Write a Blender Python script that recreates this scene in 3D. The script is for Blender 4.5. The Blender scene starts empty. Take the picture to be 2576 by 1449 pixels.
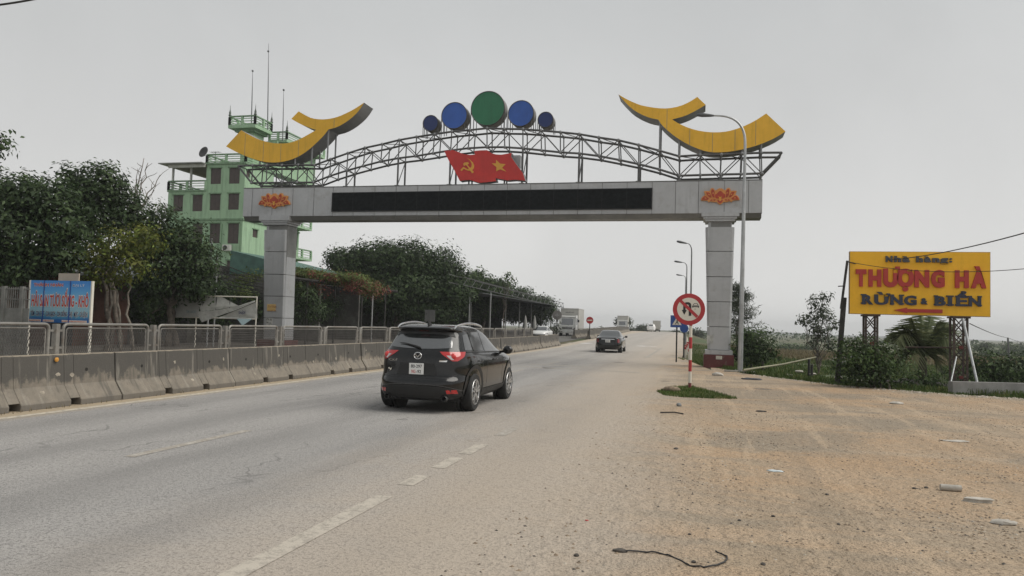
import bpy, bmesh, math, random
import numpy as np
from mathutils import Vector, Matrix

S = bpy.context.scene
COL = S.collection
random.seed(7)
rng = np.random.default_rng(7)
RAD = math.radians

# ------------------------------------------------------------------ camera
F_PX, CX, CY, EYE = 1917.0, 1288.0, 724.5, 1.62
YAW, PITCH, ROLL = RAD(13.899), RAD(2.798), RAD(1.67)
FWD = Vector((-math.sin(YAW)*math.cos(PITCH), math.cos(YAW)*math.cos(PITCH), math.sin(PITCH)))
_r = Vector((math.cos(YAW), math.sin(YAW), 0)); _u = _r.cross(FWD)
RGT = _r*math.cos(ROLL)+_u*math.sin(ROLL); UPV = _u*math.cos(ROLL)-_r*math.sin(ROLL)
EYEV = Vector((0, 0, EYE))
cd = bpy.data.cameras.new('camera'); camo = bpy.data.objects.new('camera', cd); COL.objects.link(camo)
m3 = Matrix((RGT, UPV, -FWD)).transposed()
camo.matrix_world = Matrix.Translation(EYEV) @ m3.to_4x4()
cd.sensor_width = 36; cd.lens = F_PX/2576*36; cd.clip_start = 0.1; cd.clip_end = 9000
S.camera = camo

# ------------------------------------------------------------------ sky, sun, exposure
SUN_EL, SUN_AZ = RAD(50), RAD(84)          # azimuth from +Y towards +X
w = bpy.data.worlds.new('World'); S.world = w; w.use_nodes = True
nt = w.node_tree; nt.nodes.clear()
def wn(t): return nt.nodes.new(t)
out = wn('ShaderNodeOutputWorld'); bg = wn('ShaderNodeBackground'); nt.links.new(bg.outputs[0], out.inputs[0])
sky = wn('ShaderNodeTexSky'); sky.sky_type = 'NISHITA'; sky.sun_disc = False
sky.sun_elevation = SUN_EL; sky.sun_rotation = SUN_AZ; sky.dust_density = 6; sky.air_density = 1.0
hs = wn('ShaderNodeHueSaturation'); hs.inputs['Saturation'].default_value = 0.12; hs.inputs['Value'].default_value = 1.0
nt.links.new(sky.outputs[0], hs.inputs['Color'])
tc = wn('ShaderNodeTexCoord'); sp = wn('ShaderNodeSeparateXYZ'); nt.links.new(tc.outputs['Generated'], sp.inputs[0])
cr = wn('ShaderNodeValToRGB')              # cloud deck: even grey, a little paler near the horizon
e = cr.color_ramp.elements
e[0].position = 0.0; e[0].color = (7.95, 7.9, 7.7, 1)
e[1].position = 0.55; e[1].color = (4.5, 4.66, 4.72, 1)
el = cr.color_ramp.elements.new(0.2); el.color = (6.35, 6.38, 6.33, 1)
nt.links.new(sp.outputs['Z'], cr.inputs[0])
nz = wn('ShaderNodeTexNoise'); nz.inputs['Scale'].default_value = 2.6; nz.inputs['Detail'].default_value = 5; nz.inputs['Distortion'].default_value = .5
nt.links.new(tc.outputs['Generated'], nz.inputs[0])
mr = wn('ShaderNodeMapRange'); mr.inputs[1].default_value = .3; mr.inputs[2].default_value = .7; mr.inputs[3].default_value = .92; mr.inputs[4].default_value = 1.05
nt.links.new(nz.outputs[0], mr.inputs[0])
vm = wn('ShaderNodeVectorMath'); vm.operation = 'SCALE'; nt.links.new(cr.outputs[0], vm.inputs[0]); nt.links.new(mr.outputs[0], vm.inputs['Scale'])
mx = wn('ShaderNodeMix'); mx.data_type = 'RGBA'; mx.inputs[0].default_value = 0.88
nt.links.new(hs.outputs[0], mx.inputs[6]); nt.links.new(vm.outputs[0], mx.inputs[7])
nt.links.new(mx.outputs[2], bg.inputs[0]); bg.inputs[1].default_value = 0.0685
sl = bpy.data.lights.new('sun', 'SUN'); sl.energy = 1.5; sl.angle = RAD(50); sl.color = (1, .955, .88)
so = bpy.data.objects.new('sun', sl); COL.objects.link(so)
sd = Vector((math.sin(SUN_AZ)*math.cos(SUN_EL), math.cos(SUN_AZ)*math.cos(SUN_EL), math.sin(SUN_EL)))
so.rotation_euler = (-sd).to_track_quat('-Z', 'Y').to_euler(); so.location = (30, 30, 60)
S.view_settings.view_transform = 'Standard'; S.view_settings.look = 'None'
S.view_settings.exposure = 0.72; S.view_settings.gamma = 1; S.view_settings.use_curve_mapping = False
S.render.engine = 'CYCLES'

# ------------------------------------------------------------------ survey helpers: sight lines met with real planes
def ray(x, y): return FWD + RGT*((x-CX)/F_PX) - UPV*((y-CY)/F_PX)
def onp(ax, v, x, y):
    r = ray(x, y); return EYEV + r*((v-EYEV[ax])/r[ax])
def onX(x, y, v): return onp(0, v, x, y)
def onY(x, y, v): return onp(1, v, x, y)
def onZ(x, y, v=0.0): return onp(2, v, x, y)
def atD(x, y, d): return EYEV + ray(x, y)*d
CR = dict(c1=(0, 500, 2.576), c2=(600, 150, 2.862), c3=(1500, 300, 3.22), c4=(2200, 300, 2.576), c5=(0, 1000, 2.576), c6=(1000, 900, 2.576),
          c8=(2000, 1150, 3.677), d1=(2500, 850, 2.07), d2=(3000, 900, 2.0698), d3=(2300, 1500, 1.487), d5=(900, 400, 2.07), d6=(2600, 350, 2.6345),
          d7=(600, 550, 2.414), d8=(0, 1050, 4.14), e1=(2250, 1200, 5.152), e3=(2800, 1100, 3.15), e4=(3600, 1250, 4.139), e5=(600, 1080, 4.293),
          e6=(1600, 1000, 3.963), e7=(2740, 720, 12.88), e8=(2640, 1140, 9.056))
def q(c, x, y):
    a = CR[c]; return ((a[0]+x/a[2])*2576/4032, (a[1]+y/a[2])*2576/4032)

# ------------------------------------------------------------------ materials
def node_mat(name):
    m = bpy.data.materials.new(name); m.use_nodes = True
    t = m.node_tree; b = t.nodes['Principled BSDF']
    return m, t, b
class NT:
    def __init__(s, t): s.t = t
    def n(s, ty, ins=None, **kw):
        nd = s.t.nodes.new(ty)
        for k, v in kw.items(): setattr(nd, k, v)
        for k, v in (ins or {}).items():
            if isinstance(v, bpy.types.NodeSocket): s.t.links.new(v, nd.inputs[k])
            else: nd.inputs[k].default_value = v
        return nd
    def noise(s, vec, scale, detail=3, rough=.55, dist=0):
        return s.n('ShaderNodeTexNoise', {'Vector': vec, 'Scale': scale, 'Detail': detail, 'Roughness': rough, 'Distortion': dist}).outputs[0]
    def rng(s, v, a, b, c=0., d=1., smooth=True):
        return s.n('ShaderNodeMapRange', {0: v, 1: a, 2: b, 3: c, 4: d}, interpolation_type='SMOOTHSTEP' if smooth else 'LINEAR').outputs[0]
    def mix(s, f, a, b, mode='MIX'):
        nd = s.n('ShaderNodeMix', data_type='RGBA', blend_type=mode)
        for i, v in ((0, f), (6, a), (7, b)):
            if isinstance(v, bpy.types.NodeSocket): s.t.links.new(v, nd.inputs[i])
            elif i == 0: nd.inputs[0].default_value = v
            else: nd.inputs[i].default_value = (v[0], v[1], v[2], 1)
        return nd.outputs[2]
    def math(s, op, a, b=0.):
        return s.n('ShaderNodeMath', {0: a, 1: b}, operation=op).outputs[0]
    def bump(s, b, h, strength=.3, dist=.02):
        nd = s.n('ShaderNodeBump', {'Height': h, 'Strength': strength, 'Distance': dist}); s.t.links.new(nd.outputs[0], b.inputs['Normal'])
def obj_vec(N): return N.n('ShaderNodeTexCoord').outputs['Object']
def pos_vec(N): return N.n('ShaderNodeNewGeometry').outputs['Position']
MATS = {}
def mat(name, col, rough=.6, metal=0., var=.12, scale=1.2, bump=0., bscale=60, coat=0., ior=None, grime=None, gamt=.4, trans=0., streak=0.):
    """plain procedural material: base colour with uneven tone, optional grime colour and fine relief"""
    if name in MATS: return MATS[name]
    m, t, b = node_mat(name); N = NT(t); v = pos_vec(N)
    n1 = N.noise(v, scale, 4); n2 = N.noise(v, scale*9, 3)
    c = tuple(col); d = tuple(x*(1-var*1.6) for x in c); l = tuple(min(1, x*(1+var)) for x in c)
    o = N.mix(N.rng(n1, .3, .7), d, l); o = N.mix(N.rng(n2, .35, .75, 0, .45), o, d)
    if grime is not None:
        g = N.noise(v, scale*2.3, 5, .7); o = N.mix(N.rng(g, .62-gamt*.4, .85-gamt*.25, 0, .85), o, grime)
    if streak:
        sv = N.n('ShaderNodeVectorMath', {0: v, 1: (5, 5, .45)}, operation='MULTIPLY').outputs[0]; o = N.mix(N.rng(N.noise(sv, 1.0, 5, .65), .5, .72, 0, streak), o, tuple(x*.45 for x in c))
    t.links.new(o, b.inputs['Base Color'])
    r = N.rng(n2, .2, .8, max(0.02, rough-.08), min(1, rough+.08)); t.links.new(r, b.inputs['Roughness'])
    b.inputs['Metallic'].default_value = metal
    if coat: b.inputs['Coat Weight'].default_value = coat; b.inputs['Coat Roughness'].default_value = .04
    if ior: b.inputs['IOR'].default_value = ior
    if trans: b.inputs['Transmission Weight'].default_value = trans
    if bump: N.bump(b, N.noise(v, bscale, 3), bump, .01)
    MATS[name] = m; return m
def leaf_mat(name, cols, rough=.55):
    if name in MATS: return MATS[name]
    m, t, b = node_mat(name); N = NT(t)
    g = N.n('ShaderNodeNewGeometry'); cr = N.n('ShaderNodeValToRGB', {0: g.outputs['Random Per Island']})
    el = cr.color_ramp.elements
    while len(el) < len(cols): el.new(.5)
    for i, c in enumerate(cols): el[i].position = i/(len(cols)-1); el[i].color = (*c, 1)
    big = N.noise(g.outputs['Position'], .9, 2)
    o = N.mix(N.rng(big, .35, .65, 0, .5), cr.outputs[0], tuple(x*.55 for x in cols[0]))
    o = N.mix(N.rng(N.noise(g.outputs['Position'], 1.7, 3), .54, .68, 0, .55), o, tuple(x*1.5 for x in cols[-1]))
    t.links.new(o, b.inputs['Base Color']); b.inputs['Roughness'].default_value = rough; b.inputs['Specular IOR Level'].default_value = .18
    tr = N.n('ShaderNodeBsdfTranslucent', {'Color': o}); ms = N.n('ShaderNodeMixShader', {0: .22, 1: b.outputs[0], 2: tr.outputs[0]})
    t.links.new(ms.outputs[0], t.nodes['Material Output'].inputs[0])
    MATS[name] = m; return m

def ground_mat():
    """one dusty surface: worn asphalt that passes into the sandy lot at the right"""
    m, t, b = node_mat('asphalt_and_sand'); N = NT(t); p = pos_vec(N)
    s = N.n('ShaderNodeSeparateXYZ', {0: p}); X, Y = s.outputs[0], s.outputs[1]
    st = N.n('ShaderNodeVectorMath', {0: p, 1: (1, .22, 1)}, operation='MULTIPLY').outputs[0]
    big = N.noise(st, .55, 5, .6, .4); mid = N.noise(st, 2.2, 4); fine = N.noise(p, 42, 3, .7); vfine = N.noise(p, 130, 2, .7)
    asp = N.mix(N.rng(big, .3, .7), (.235, .227, .220), (.315, .302, .290))
    asp = N.mix(N.rng(mid, .42, .75, 0, .5), asp, (.20, .194, .188))
    # pale wheel tracks
    tr = N.math('SINE', N.math('MULTIPLY', X, 3.6)); asp = N.mix(N.rng(tr, -.2, 1, 0, .42), asp, (.345, .33, .315)); asp = N.mix(N.rng(tr, -.4, -1, 0, .35), asp, (.17, .165, .16))
    ck = N.n('ShaderNodeTexVoronoi', {'Vector': N.n('ShaderNodeVectorMath', {0: N.n('ShaderNodeVectorMath', {0: p, 1: (1, .35, 1)}, operation='MULTIPLY').outputs[0], 1: N.n('ShaderNodeTexNoise', {'Vector': p, 'Scale': 1.5}).outputs['Color']}, operation='ADD').outputs[0], 'Scale': .5}, feature='DISTANCE_TO_EDGE').outputs[0]
    asp = N.mix(N.math('MULTIPLY', N.rng(ck, .014, .004), N.rng(mid, .45, .6, 0, .6)), asp, (.09, .088, .085))
    grit = N.noise(p, 17, 4, .75); asp = N.mix(N.rng(grit, .50, .62, 0, .55), asp, (.15, .146, .142)); asp = N.mix(N.rng(fine, .50, .62, 0, .8), asp, (.12, .117, .112)); asp = N.mix(N.rng(vfine, .53, .64, 0, .65), asp, (.52, .50, .47))
    st2 = N.n('ShaderNodeVectorMath', {0: p, 1: (.7, 1.25, 1)}, operation='MULTIPLY').outputs[0]
    sn1 = N.noise(st2, .30, 5, .62, .9); sn2 = N.noise(st2, 1.1, 6, .66, .5); sn3 = N.noise(p, 7, 4, .65)
    sn0 = N.noise(st2, .17, 4, .55, 1.2); sand = N.mix(N.rng(sn0, .40, .58), (.40, .31, .22), (.40, .275, .17)); sand = N.mix(N.rng(sn1, .47, .60, 0, .9), sand, (.255, .215, .165))
    sand = N.mix(N.rng(sn2, .48, .66, 0, .6), sand, (.33, .265, .19))
    sand = N.mix(N.rng(sn3, .54, .74, 0, .5), sand, (.20, .165, .125))
    sand = N.mix(N.rng(grit, .53, .64, 0, .7), sand, (.20, .16, .115)); sand = N.mix(N.rng(fine, .52, .64, 0, .8), sand, (.13, .10, .075)); sand = N.mix(N.rng(vfine, .56, .67, 0, .5), sand, (.52, .44, .34))
    rv = N.n('ShaderNodeMapping', {'Vector': p, 'Rotation': (0, 0, RAD(-33)), 'Scale': (2.3, .16, 1)}).outputs[0]
    rut = N.noise(rv, 1.0, 4, .6, .4); sand = N.mix(N.rng(rut, .5, .68, 0, .45), sand, (.25, .20, .145)); sand = N.mix(N.rng(rut, .46, .34, 0, .4), sand, (.47, .36, .25))
    pale = N.mix(N.rng(grit, .5, .64, 0, .6), (.41, .345, .275), (.27, .228, .185)); pale = N.mix(N.rng(fine, .52, .64, 0, .6), pale, (.19, .165, .14))
    dx = N.math('ADD', X, N.math('MULTIPLY', N.math('SUBTRACT', big, .5), 2.6)); dx = N.math('ADD', dx, N.math('MULTIPLY', N.math('SUBTRACT', sn2, .5), 1.5))
    shift = N.rng(Y, 6, 45, 0, 1.2, False); dx = N.math('ADD', dx, shift)
    o = N.mix(N.rng(dx, -5.0, -1.0, 0, .85), asp, pale)
    o = N.mix(N.rng(dx, -1.6, .7), o, sand)
    ld = N.math('ADD', X, N.math('MULTIPLY', N.math('SUBTRACT', sn2, .5), .7)); o = N.mix(N.rng(ld, -9.75, -10.35, 0, .9), o, (.36, .29, .20))
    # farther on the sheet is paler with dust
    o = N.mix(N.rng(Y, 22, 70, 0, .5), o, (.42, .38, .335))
    # tar spots
    vo = N.n('ShaderNodeTexVoronoi', {'Vector': N.n('ShaderNodeVectorMath', {0: p, 1: (1, .6, 1)}, operation='MULTIPLY').outputs[0], 'Scale': .42})
    o = N.mix(N.rng(vo.outputs['Distance'], .14, .08, 0, .55), o, (.10, .095, .088))
    o = N.n('ShaderNodeVectorMath', {0: o, 'Scale': 1.13}, operation='SCALE').outputs[0]
    t.links.new(o, b.inputs['Base Color']); b.inputs['Roughness'].default_value = .9; b.inputs['Specular IOR Level'].default_value = .25
    h = N.math('ADD', N.math('MULTIPLY', fine, .6), N.math('MULTIPLY', sn3, N.rng(X, -2.5, 0, 0, 4.0)))
    N.bump(b, h, .8, .03); return m
def field_mat():
    m, t, b = node_mat('field'); N = NT(t); p = pos_vec(N)
    n1 = N.noise(p, .06, 5, .6, .5); n2 = N.noise(p, .5, 5); n3 = N.noise(p, 6, 4)
    o = N.mix(N.rng(n1, .38, .6), (.050, .075, .024), (.115, .090, .048)); o = N.mix(N.rng(n2, .4, .7, 0, .7), o, (.045, .075, .02))
    o = N.mix(N.rng(n3, .45, .7, 0, .6), o, (.10, .10, .05))
    t.links.new(o, b.inputs['Base Color']); b.inputs['Roughness'].default_value = .95; N.bump(b, n3, .8, .08); return m
def barrier_mat():
    m, t, b = node_mat('stained_concrete'); N = NT(t); p = pos_vec(N)
    s = N.n('ShaderNodeSeparateXYZ', {0: p}); ob = N.n('ShaderNodeSeparateXYZ', {0: obj_vec(N)}); Z = ob.outputs[2]
    n1 = N.noise(p, 1.3, 5, .65); n2 = N.noise(p, 6, 5, .6); n3 = N.noise(p, 50, 3)
    drip = N.noise(N.n('ShaderNodeVectorMath', {0: p, 1: (1, 7, .8)}, operation='MULTIPLY').outputs[0], 1.0, 4)
    o = N.mix(N.rng(n2, .35, .7), (.22, .192, .155), (.165, .147, .12))
    zz = N.math('ADD', Z, N.math('MULTIPLY', N.math('SUBTRACT', n1, .5), 1.0)); zz = N.math('ADD', zz, N.math('MULTIPLY', N.math('SUBTRACT', drip, .5), .5))
    o = N.mix(N.rng(zz, .36, .47, 0, .93), o, (.070, .066, .059)); o = N.mix(N.rng(drip, .58, .70, 0, .55), o, (.29, .265, .225)); o = N.mix(N.rng(drip, .42, .30, 0, .55), o, (.075, .07, .062))
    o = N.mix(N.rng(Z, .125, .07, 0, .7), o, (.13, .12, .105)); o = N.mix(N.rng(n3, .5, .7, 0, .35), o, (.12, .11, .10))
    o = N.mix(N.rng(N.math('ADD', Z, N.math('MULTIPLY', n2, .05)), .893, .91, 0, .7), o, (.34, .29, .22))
    t.links.new(o, b.inputs['Base Color']); b.inputs['Roughness'].default_value = .9; N.bump(b, N.math('ADD', n3, n2), .35, .012); return m
def grimy_wall(name, c, d):
    m, t, b = node_mat(name); N = NT(t); p = pos_vec(N)
    st = N.noise(N.n('ShaderNodeVectorMath', {0: p, 1: (3, 3, .35)}, operation='MULTIPLY').outputs[0], 1.0, 5, .6); n2 = N.noise(p, 2.2, 4)
    o = N.mix(N.rng(st, .42, .70, 0, .8), c, d); o = N.mix(N.rng(n2, .45, .75, 0, .35), o, tuple(x*.75 for x in c))
    t.links.new(o, b.inputs['Base Color']); b.inputs['Roughness'].default_value = .85; N.bump(b, N.noise(p, 30, 3), .2, .01); return m

GROUND = ground_mat(); FIELD = field_mat(); CONC = barrier_mat()
GALV = mat('galvanised', (.42, .43, .43), .42, .75, .12, 2, grime=(.25, .22, .19), gamt=.2)
FENCE = mat('fence_steel', (.27, .258, .235), .5, .35, .15, 2, grime=(.16, .12, .09), gamt=.35)
MESHW = mat('wire_steel', (.10, .094, .088), .6, .3, .2, 3)
TRUSS = mat('truss_paint', (.105, .105, .105), .5, .3, .2, 2, grime=(.16, .12, .09), gamt=.2)
CLAD = mat('aluminium_cladding', (.43, .435, .44), .42, .25, .05, .8, grime=(.31, .30, .285), gamt=.25, streak=.22)
SOFFIT = mat('cladding_soffit', (.20, .20, .19), .5, .1, .1)
YEL = mat('ornament_yellow', (.80, .45, .030), .55, 0, .06, .6, streak=.28)
GREYSIDE = mat('ornament_side', (.22, .225, .23), .5, .2, .08)
RED = mat('flag_red', (.54, .032, .026), .5, 0, .08, streak=.2)
GOLD = mat('flag_gold', (.70, .36, .05), .5, 0, .06)
LEDM = mat('led_black', (.010, .012, .013), .7, 0, .3, 6); LEDM.node_tree.nodes['Principled BSDF'].inputs['Specular IOR Level'].default_value = .12
MAROON = mat('maroon_tile', (.115, .022, .022), .45, 0, .2, 2, grime=(.2, .16, .12), gamt=.2)
BLACKP = mat('black_plastic', (.013, .013, .013), .5, 0, .1)
RUBBER = mat('tyre_rubber', (.018, .018, .018), .8, 0, .2, 12, bump=.2)
ALLOY = mat('alloy', (.55, .55, .55), .3, .8, .08)
CHROME = mat('chrome', (.75, .75, .75), .14, 1., .03)
GLASSD = mat('tinted_glass', (.022, .024, .025), .05, 0, .05, ior=2.6)
WHITE = mat('white_paint', (.74, .74, .73), .35, 0, .05, coat=.5)
SIGNW = mat('sign_white', (.70, .66, .57), .5, 0, .06)
SIGNR = mat('sign_red', (.42, .03, .035), .45, 0, .06)
SIGNB = mat('sign_blue', (.02, .075, .30), .45, 0, .06)
INK = mat('black_ink', (.015, .015, .016), .5, 0, .1)
WOODP = mat('old_pole', (.035, .033, .03), .8, 0, .3, 4)
BARK = mat('bark', (.12, .10, .08), .9, 0, .3, 5, bump=.6, bscale=25)
BARKP = mat('bark_pale', (.19, .165, .135), .9, 0, .3, 5, bump=.5, bscale=25)
RUST = mat('rusty_lattice', (.085, .065, .055), .7, .3, .3, 6, grime=(.22, .11, .06), gamt=.3)

# ------------------------------------------------------------------ mesh helpers
LOC = {}
def root_of(o):
    while o.parent: o = o.parent
    return o
class MB:
    def __init__(s): s.v = []; s.f = []
    def add(s, vs, fs):
        b = len(s.v); s.v += [tuple(v) for v in vs]; s.f += [tuple(i+b for i in f) for f in fs]; return s
    def box(s, x0, x1, y0, y1, z0, z1):
        return s.add([(x0, y0, z0), (x1, y0, z0), (x1, y1, z0), (x0, y1, z0), (x0, y0, z1), (x1, y0, z1), (x1, y1, z1), (x0, y1, z1)],
                     [(0, 3, 2, 1), (4, 5, 6, 7), (0, 1, 5, 4), (1, 2, 6, 5), (2, 3, 7, 6), (3, 0, 4, 7)])
    def bar(s, p, r, w, h=None, up=(0, 0, 1)):
        p, r = Vector(p), Vector(r); h = h or w; d = (r-p).normalized(); u = Vector(up)
        if abs(d.dot(u)) > .99: u = Vector((0, 1, 0))
        a = d.cross(u).normalized(); c = a.cross(d); vs = []
        for e in (p, r): vs += [e-a*w/2-c*h/2, e+a*w/2-c*h/2, e+a*w/2+c*h/2, e-a*w/2+c*h/2]
        return s.add(vs, [(0, 3, 2, 1), (4, 5, 6, 7), (0, 1, 5, 4), (1, 2, 6, 5), (2, 3, 7, 6), (3, 0, 4, 7)])
    def tube(s, pts, r, n=8, cap=True):
        pts = [Vector(p) for p in pts]; k = len(pts); rs = r if isinstance(r, (list, tuple)) else [r]*k
        d0 = (pts[1]-pts[0]).normalized(); u = Vector((0, 0, 1)) if abs(d0.z) < .9 else Vector((1, 0, 0))
        a = d0.cross(u).normalized(); vs = []; fs = []
        for i in range(k):
            d = (pts[min(i+1, k-1)]-pts[max(i-1, 0)]).normalized(); a = (a-d*a.dot(d)).normalized(); b = d.cross(a)
            for j in range(n):
                t = 2*math.pi*j/n; vs.append(pts[i]+(a*math.cos(t)+b*math.sin(t))*rs[i])
        for i in range(k-1):
            for j in range(n): fs.append((i*n+j, i*n+(j+1) % n, (i+1)*n+(j+1) % n, (i+1)*n+j))
        if cap: fs += [tuple(range(n))[::-1], tuple((k-1)*n+j for j in range(n))]
        return s.add(vs, fs)
    def prism(s, pts, off):
        pts = [Vector(p) for p in pts]; n = len(pts); o = Vector(off)
        vs = pts+[p+o for p in pts]
        return s.add(vs, [tuple(range(n)), tuple(range(2*n-1, n-1, -1))]+[(i, (i+1) % n, n+(i+1) % n, n+i) for i in range(n)])
    def lathe(s, prof, c, ax, n=24):
        c = Vector(c); ax = Vector(ax).normalized(); u = Vector((0, 0, 1)) if abs(ax.z) < .9 else Vector((1, 0, 0))
        a = ax.cross(u).normalized(); b = ax.cross(a); vs = []; fs = []; k = len(prof)
        for r, h in prof:
            for j in range(n):
                t = 2*math.pi*j/n; vs.append(c+ax*h+(a*math.cos(t)+b*math.sin(t))*r)
        for i in range(k-1):
            for j in range(n): fs.append((i*n+j, i*n+(j+1) % n, (i+1)*n+(j+1) % n, (i+1)*n+j))
        fs += [tuple(range(n))[::-1], tuple((k-1)*n+j for j in range(n))]
        return s.add(vs, fs)
    def grid(s, P):
        r, c = len(P), len(P[0]); return s.add([p for row in P for p in row], [(i*c+j, i*c+j+1, (i+1)*c+j+1, (i+1)*c+j) for i in range(r-1) for j in range(c-1)])
    def ball(s, c, r, n=10, k=6, sq=(1, 1, 1)):
        c = Vector(c); vs = []; fs = []
        for i in range(1, k):
            t = math.pi*i/k
            for j in range(n):
                u = 2*math.pi*j/n; vs.append((c.x+r*sq[0]*math.sin(t)*math.cos(u), c.y+r*sq[1]*math.sin(t)*math.sin(u), c.z+r*sq[2]*math.cos(t)))
        for i in range(k-2):
            for j in range(n): fs.append((i*n+j, (i+1)*n+j, (i+1)*n+(j+1) % n, i*n+(j+1) % n))
        fs += [tuple(range(n)), tuple((k-2)*n+j for j in range(n))[::-1]]
        return s.add(vs, fs)
    def build(s, name, material, parent=None, smooth=None, bevel=0, fix=True, solid=0):
        """link as one mesh object; vertices are given in world metres (or in the parent's own frame when LOC says so)"""
        o0 = LOC.get(root_of(parent).name, Vector((0, 0, 0))) if parent else Vector((0, 0, 0))
        me = bpy.data.meshes.new(name)
        me.from_pydata([(v[0]-o0.x, v[1]-o0.y, v[2]-o0.z) for v in s.v], [], s.f)
        if fix or bevel:
            bm = bmesh.new(); bm.from_mesh(me)
            if bevel:
                bmesh.ops.bevel(bm, geom=[e for e in bm.edges if len(e.link_faces) == 2 and e.calc_face_angle(0) > .6], offset=bevel, segments=2, affect='EDGES', clamp_overlap=True)
            bmesh.ops.recalc_face_normals(bm, faces=bm.faces); bm.to_mesh(me); bm.free()
        if smooth is not None:
            me.polygons.foreach_set('use_smooth', [True]*len(me.polygons)); me.set_sharp_from_angle(angle=RAD(smooth))
        me.materials.append(material)
        ob = bpy.data.objects.new(name, me); COL.objects.link(ob)
        if parent: ob.parent = parent
        return ob
def tag(o, label=None, cat=None, group=None, kind=None):
    if label: o['label'] = label
    if cat: o['category'] = cat
    if group: o['group'] = group
    if kind: o['kind'] = kind
    return o
def thing(name, label, cat, loc=(0, 0, 0), rz=0., group=None, local=False):
    o = bpy.data.objects.new(name, None); COL.objects.link(o); o.location = loc; o.rotation_euler = (0, 0, rz); o.empty_display_size = .2
    LOC[o.name] = Vector((0, 0, 0)) if local else Vector(loc)
    return tag(o, label, cat, group)
def copy_tree(o, parent=None):
    c = o.copy(); COL.objects.link(c); c.parent = parent
    for ch in list(o.children): copy_tree(ch, c)
    return c
def struct(o): o['kind'] = 'structure'; return o
def mono(name, mb, material, label, cat, group=None, **kw):
    return tag(mb.build(name, material, None, **kw), label, cat, group)

FONT_CACHE = {}
def glyphs(body, bold=0.):
    k = (body, bold)
    if k in FONT_CACHE: return FONT_CACHE[k]
    cu = bpy.data.curves.new('t', 'FONT'); cu.body = body; cu.size = 1; cu.offset = bold; cu.resolution_u = 3; cu.extrude = 0.5
    ob = bpy.data.objects.new('t', cu); COL.objects.link(ob)
    dg = bpy.context.evaluated_depsgraph_get(); me = bpy.data.meshes.new_from_object(ob.evaluated_get(dg))
    v = np.empty(len(me.vertices)*3); me.vertices.foreach_get('co', v); v = v.reshape(-1, 3); fs = [tuple(p.vertices) for p in me.polygons]
    bpy.data.objects.remove(ob); bpy.data.curves.remove(cu); bpy.data.meshes.remove(me)
    FONT_CACHE[k] = (v, fs); return v, fs
def text(mb, body, o, ux, uy, width, cap, ext, bold=0.02):
    """raised lettering: baseline starts at o, ux/uy span the face, ext is how far it stands proud"""
    v, fs = glyphs(body, bold); o, ux, uy = Vector(o), Vector(ux).normalized(), Vector(uy).normalized(); uz = ux.cross(uy)
    x0, x1 = v[:, 0].min(), v[:, 0].max(); sx = width/(x1-x0); sy = cap/.727
    mb.add([o+ux*((a-x0)*sx)+uy*(b*sy)+uz*((c+.5)*ext) for a, b, c in v], fs); return mb

def scribble(mb, o, width, cap, n, seed, thick=.55, ext=.003):
    """lettering too small to read: a row of uneven strokes facing -Y"""
    r = random.Random(seed); o = Vector(o); st = width/n
    for k in range(n):
        x = o.x+k*st; w_ = st*thick*r.uniform(.7, 1.2); h = cap*r.uniform(.75, 1.05)
        mb.box(x, x+w_*.38, o.y-ext, o.y, o.z, o.z+h)
        if r.random() < .8: z = o.z+h*r.choice((.05, .45, .82)); mb.box(x+w_*.38, x+w_*1.3, o.y-ext*.99, o.y, z, z+cap*.16)
        if r.random() < .5: mb.box(x+w_*.95, x+w_*1.3, o.y-ext*.98, o.y, o.z, o.z+h*.7)
    return mb
# ------------------------------------------------------------------ terrain and road
def zr(y):  return float(np.interp(y, [-100, 50, 64, 80, 110, 140, 170, 200, 260, 400, 900], [0, 0, .2, .45, .82, 1.05, 1.16, 1.05, .4, -1.2, -1.6]))
_zy = np.linspace(-100, 900, 1001); _zk = np.array([zr(v) for v in _zy]); _zk = np.convolve(np.pad(_zk, 12, 'edge'), np.ones(25)/25, 'valid')
def zr(y): return float(np.interp(y, _zy, _zk))
def ox(y): return -0.0003*max(0., min(y, 260)-60)**2          # the far road bends gently left
BX = [-1.3, .2, 1.75, 4.3, 7.2, 8.8, 16, 40, 400]; BY = [45, 37.6, 31.2, 26.6, 24.6, 24.1, 22, 20, 20]
def lotY(x): return float(np.interp(x, BX, BY))
def sm(t): t = max(0., min(1., t)); return t*t*(3-2*t)
def xedge(y): return float(np.interp(y, [-100, 33, 46, 900], [.5, .5, -1.0, -1.0]))+ox(y)
def gz(x, y):
    z = zr(y)
    if x < -20: z *= sm((x+34)/14)
    if x > -1.2+ox(y):
        d = min((y-lotY(x))*.8, (x-xedge(y))) if y < 46 else x-xedge(y)
        far = 1.05+.65*sm((y-60)/100)
        if d > 0: z = z+(-far-z)*sm(d/9.5)
    return z
def smooth_axis(*segs):
    a = []
    for s0, s1, st in segs: a += list(np.arange(s0, s1, st))
    return a
gx = smooth_axis((-1400, -200, 150), (-200, -60, 20), (-60, -14, 4), (-14, 14, .8), (14, 40, 2), (40, 200, 16), (200, 1401, 150))
gy = smooth_axis((-80, 0, 10), (0, 60, 1.2), (60, 220, 5), (220, 600, 40), (600, 2601, 250))
struct(MB().grid([[(x, y, gz(x, y)-.035) for x in gx] for y in gy]).build('ground', FIELD, smooth=60, fix=False))
ry = smooth_axis((-60, 0, 6), (0, 60, 1), (60, 261, 3))
fr = np.linspace(0, 1, 26)
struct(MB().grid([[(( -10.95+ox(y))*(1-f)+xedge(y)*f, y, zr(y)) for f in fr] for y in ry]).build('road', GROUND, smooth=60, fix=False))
lx = smooth_axis((.5, 2, .25), (2, 10, .5), (10, 41, 2))
P = []
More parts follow.
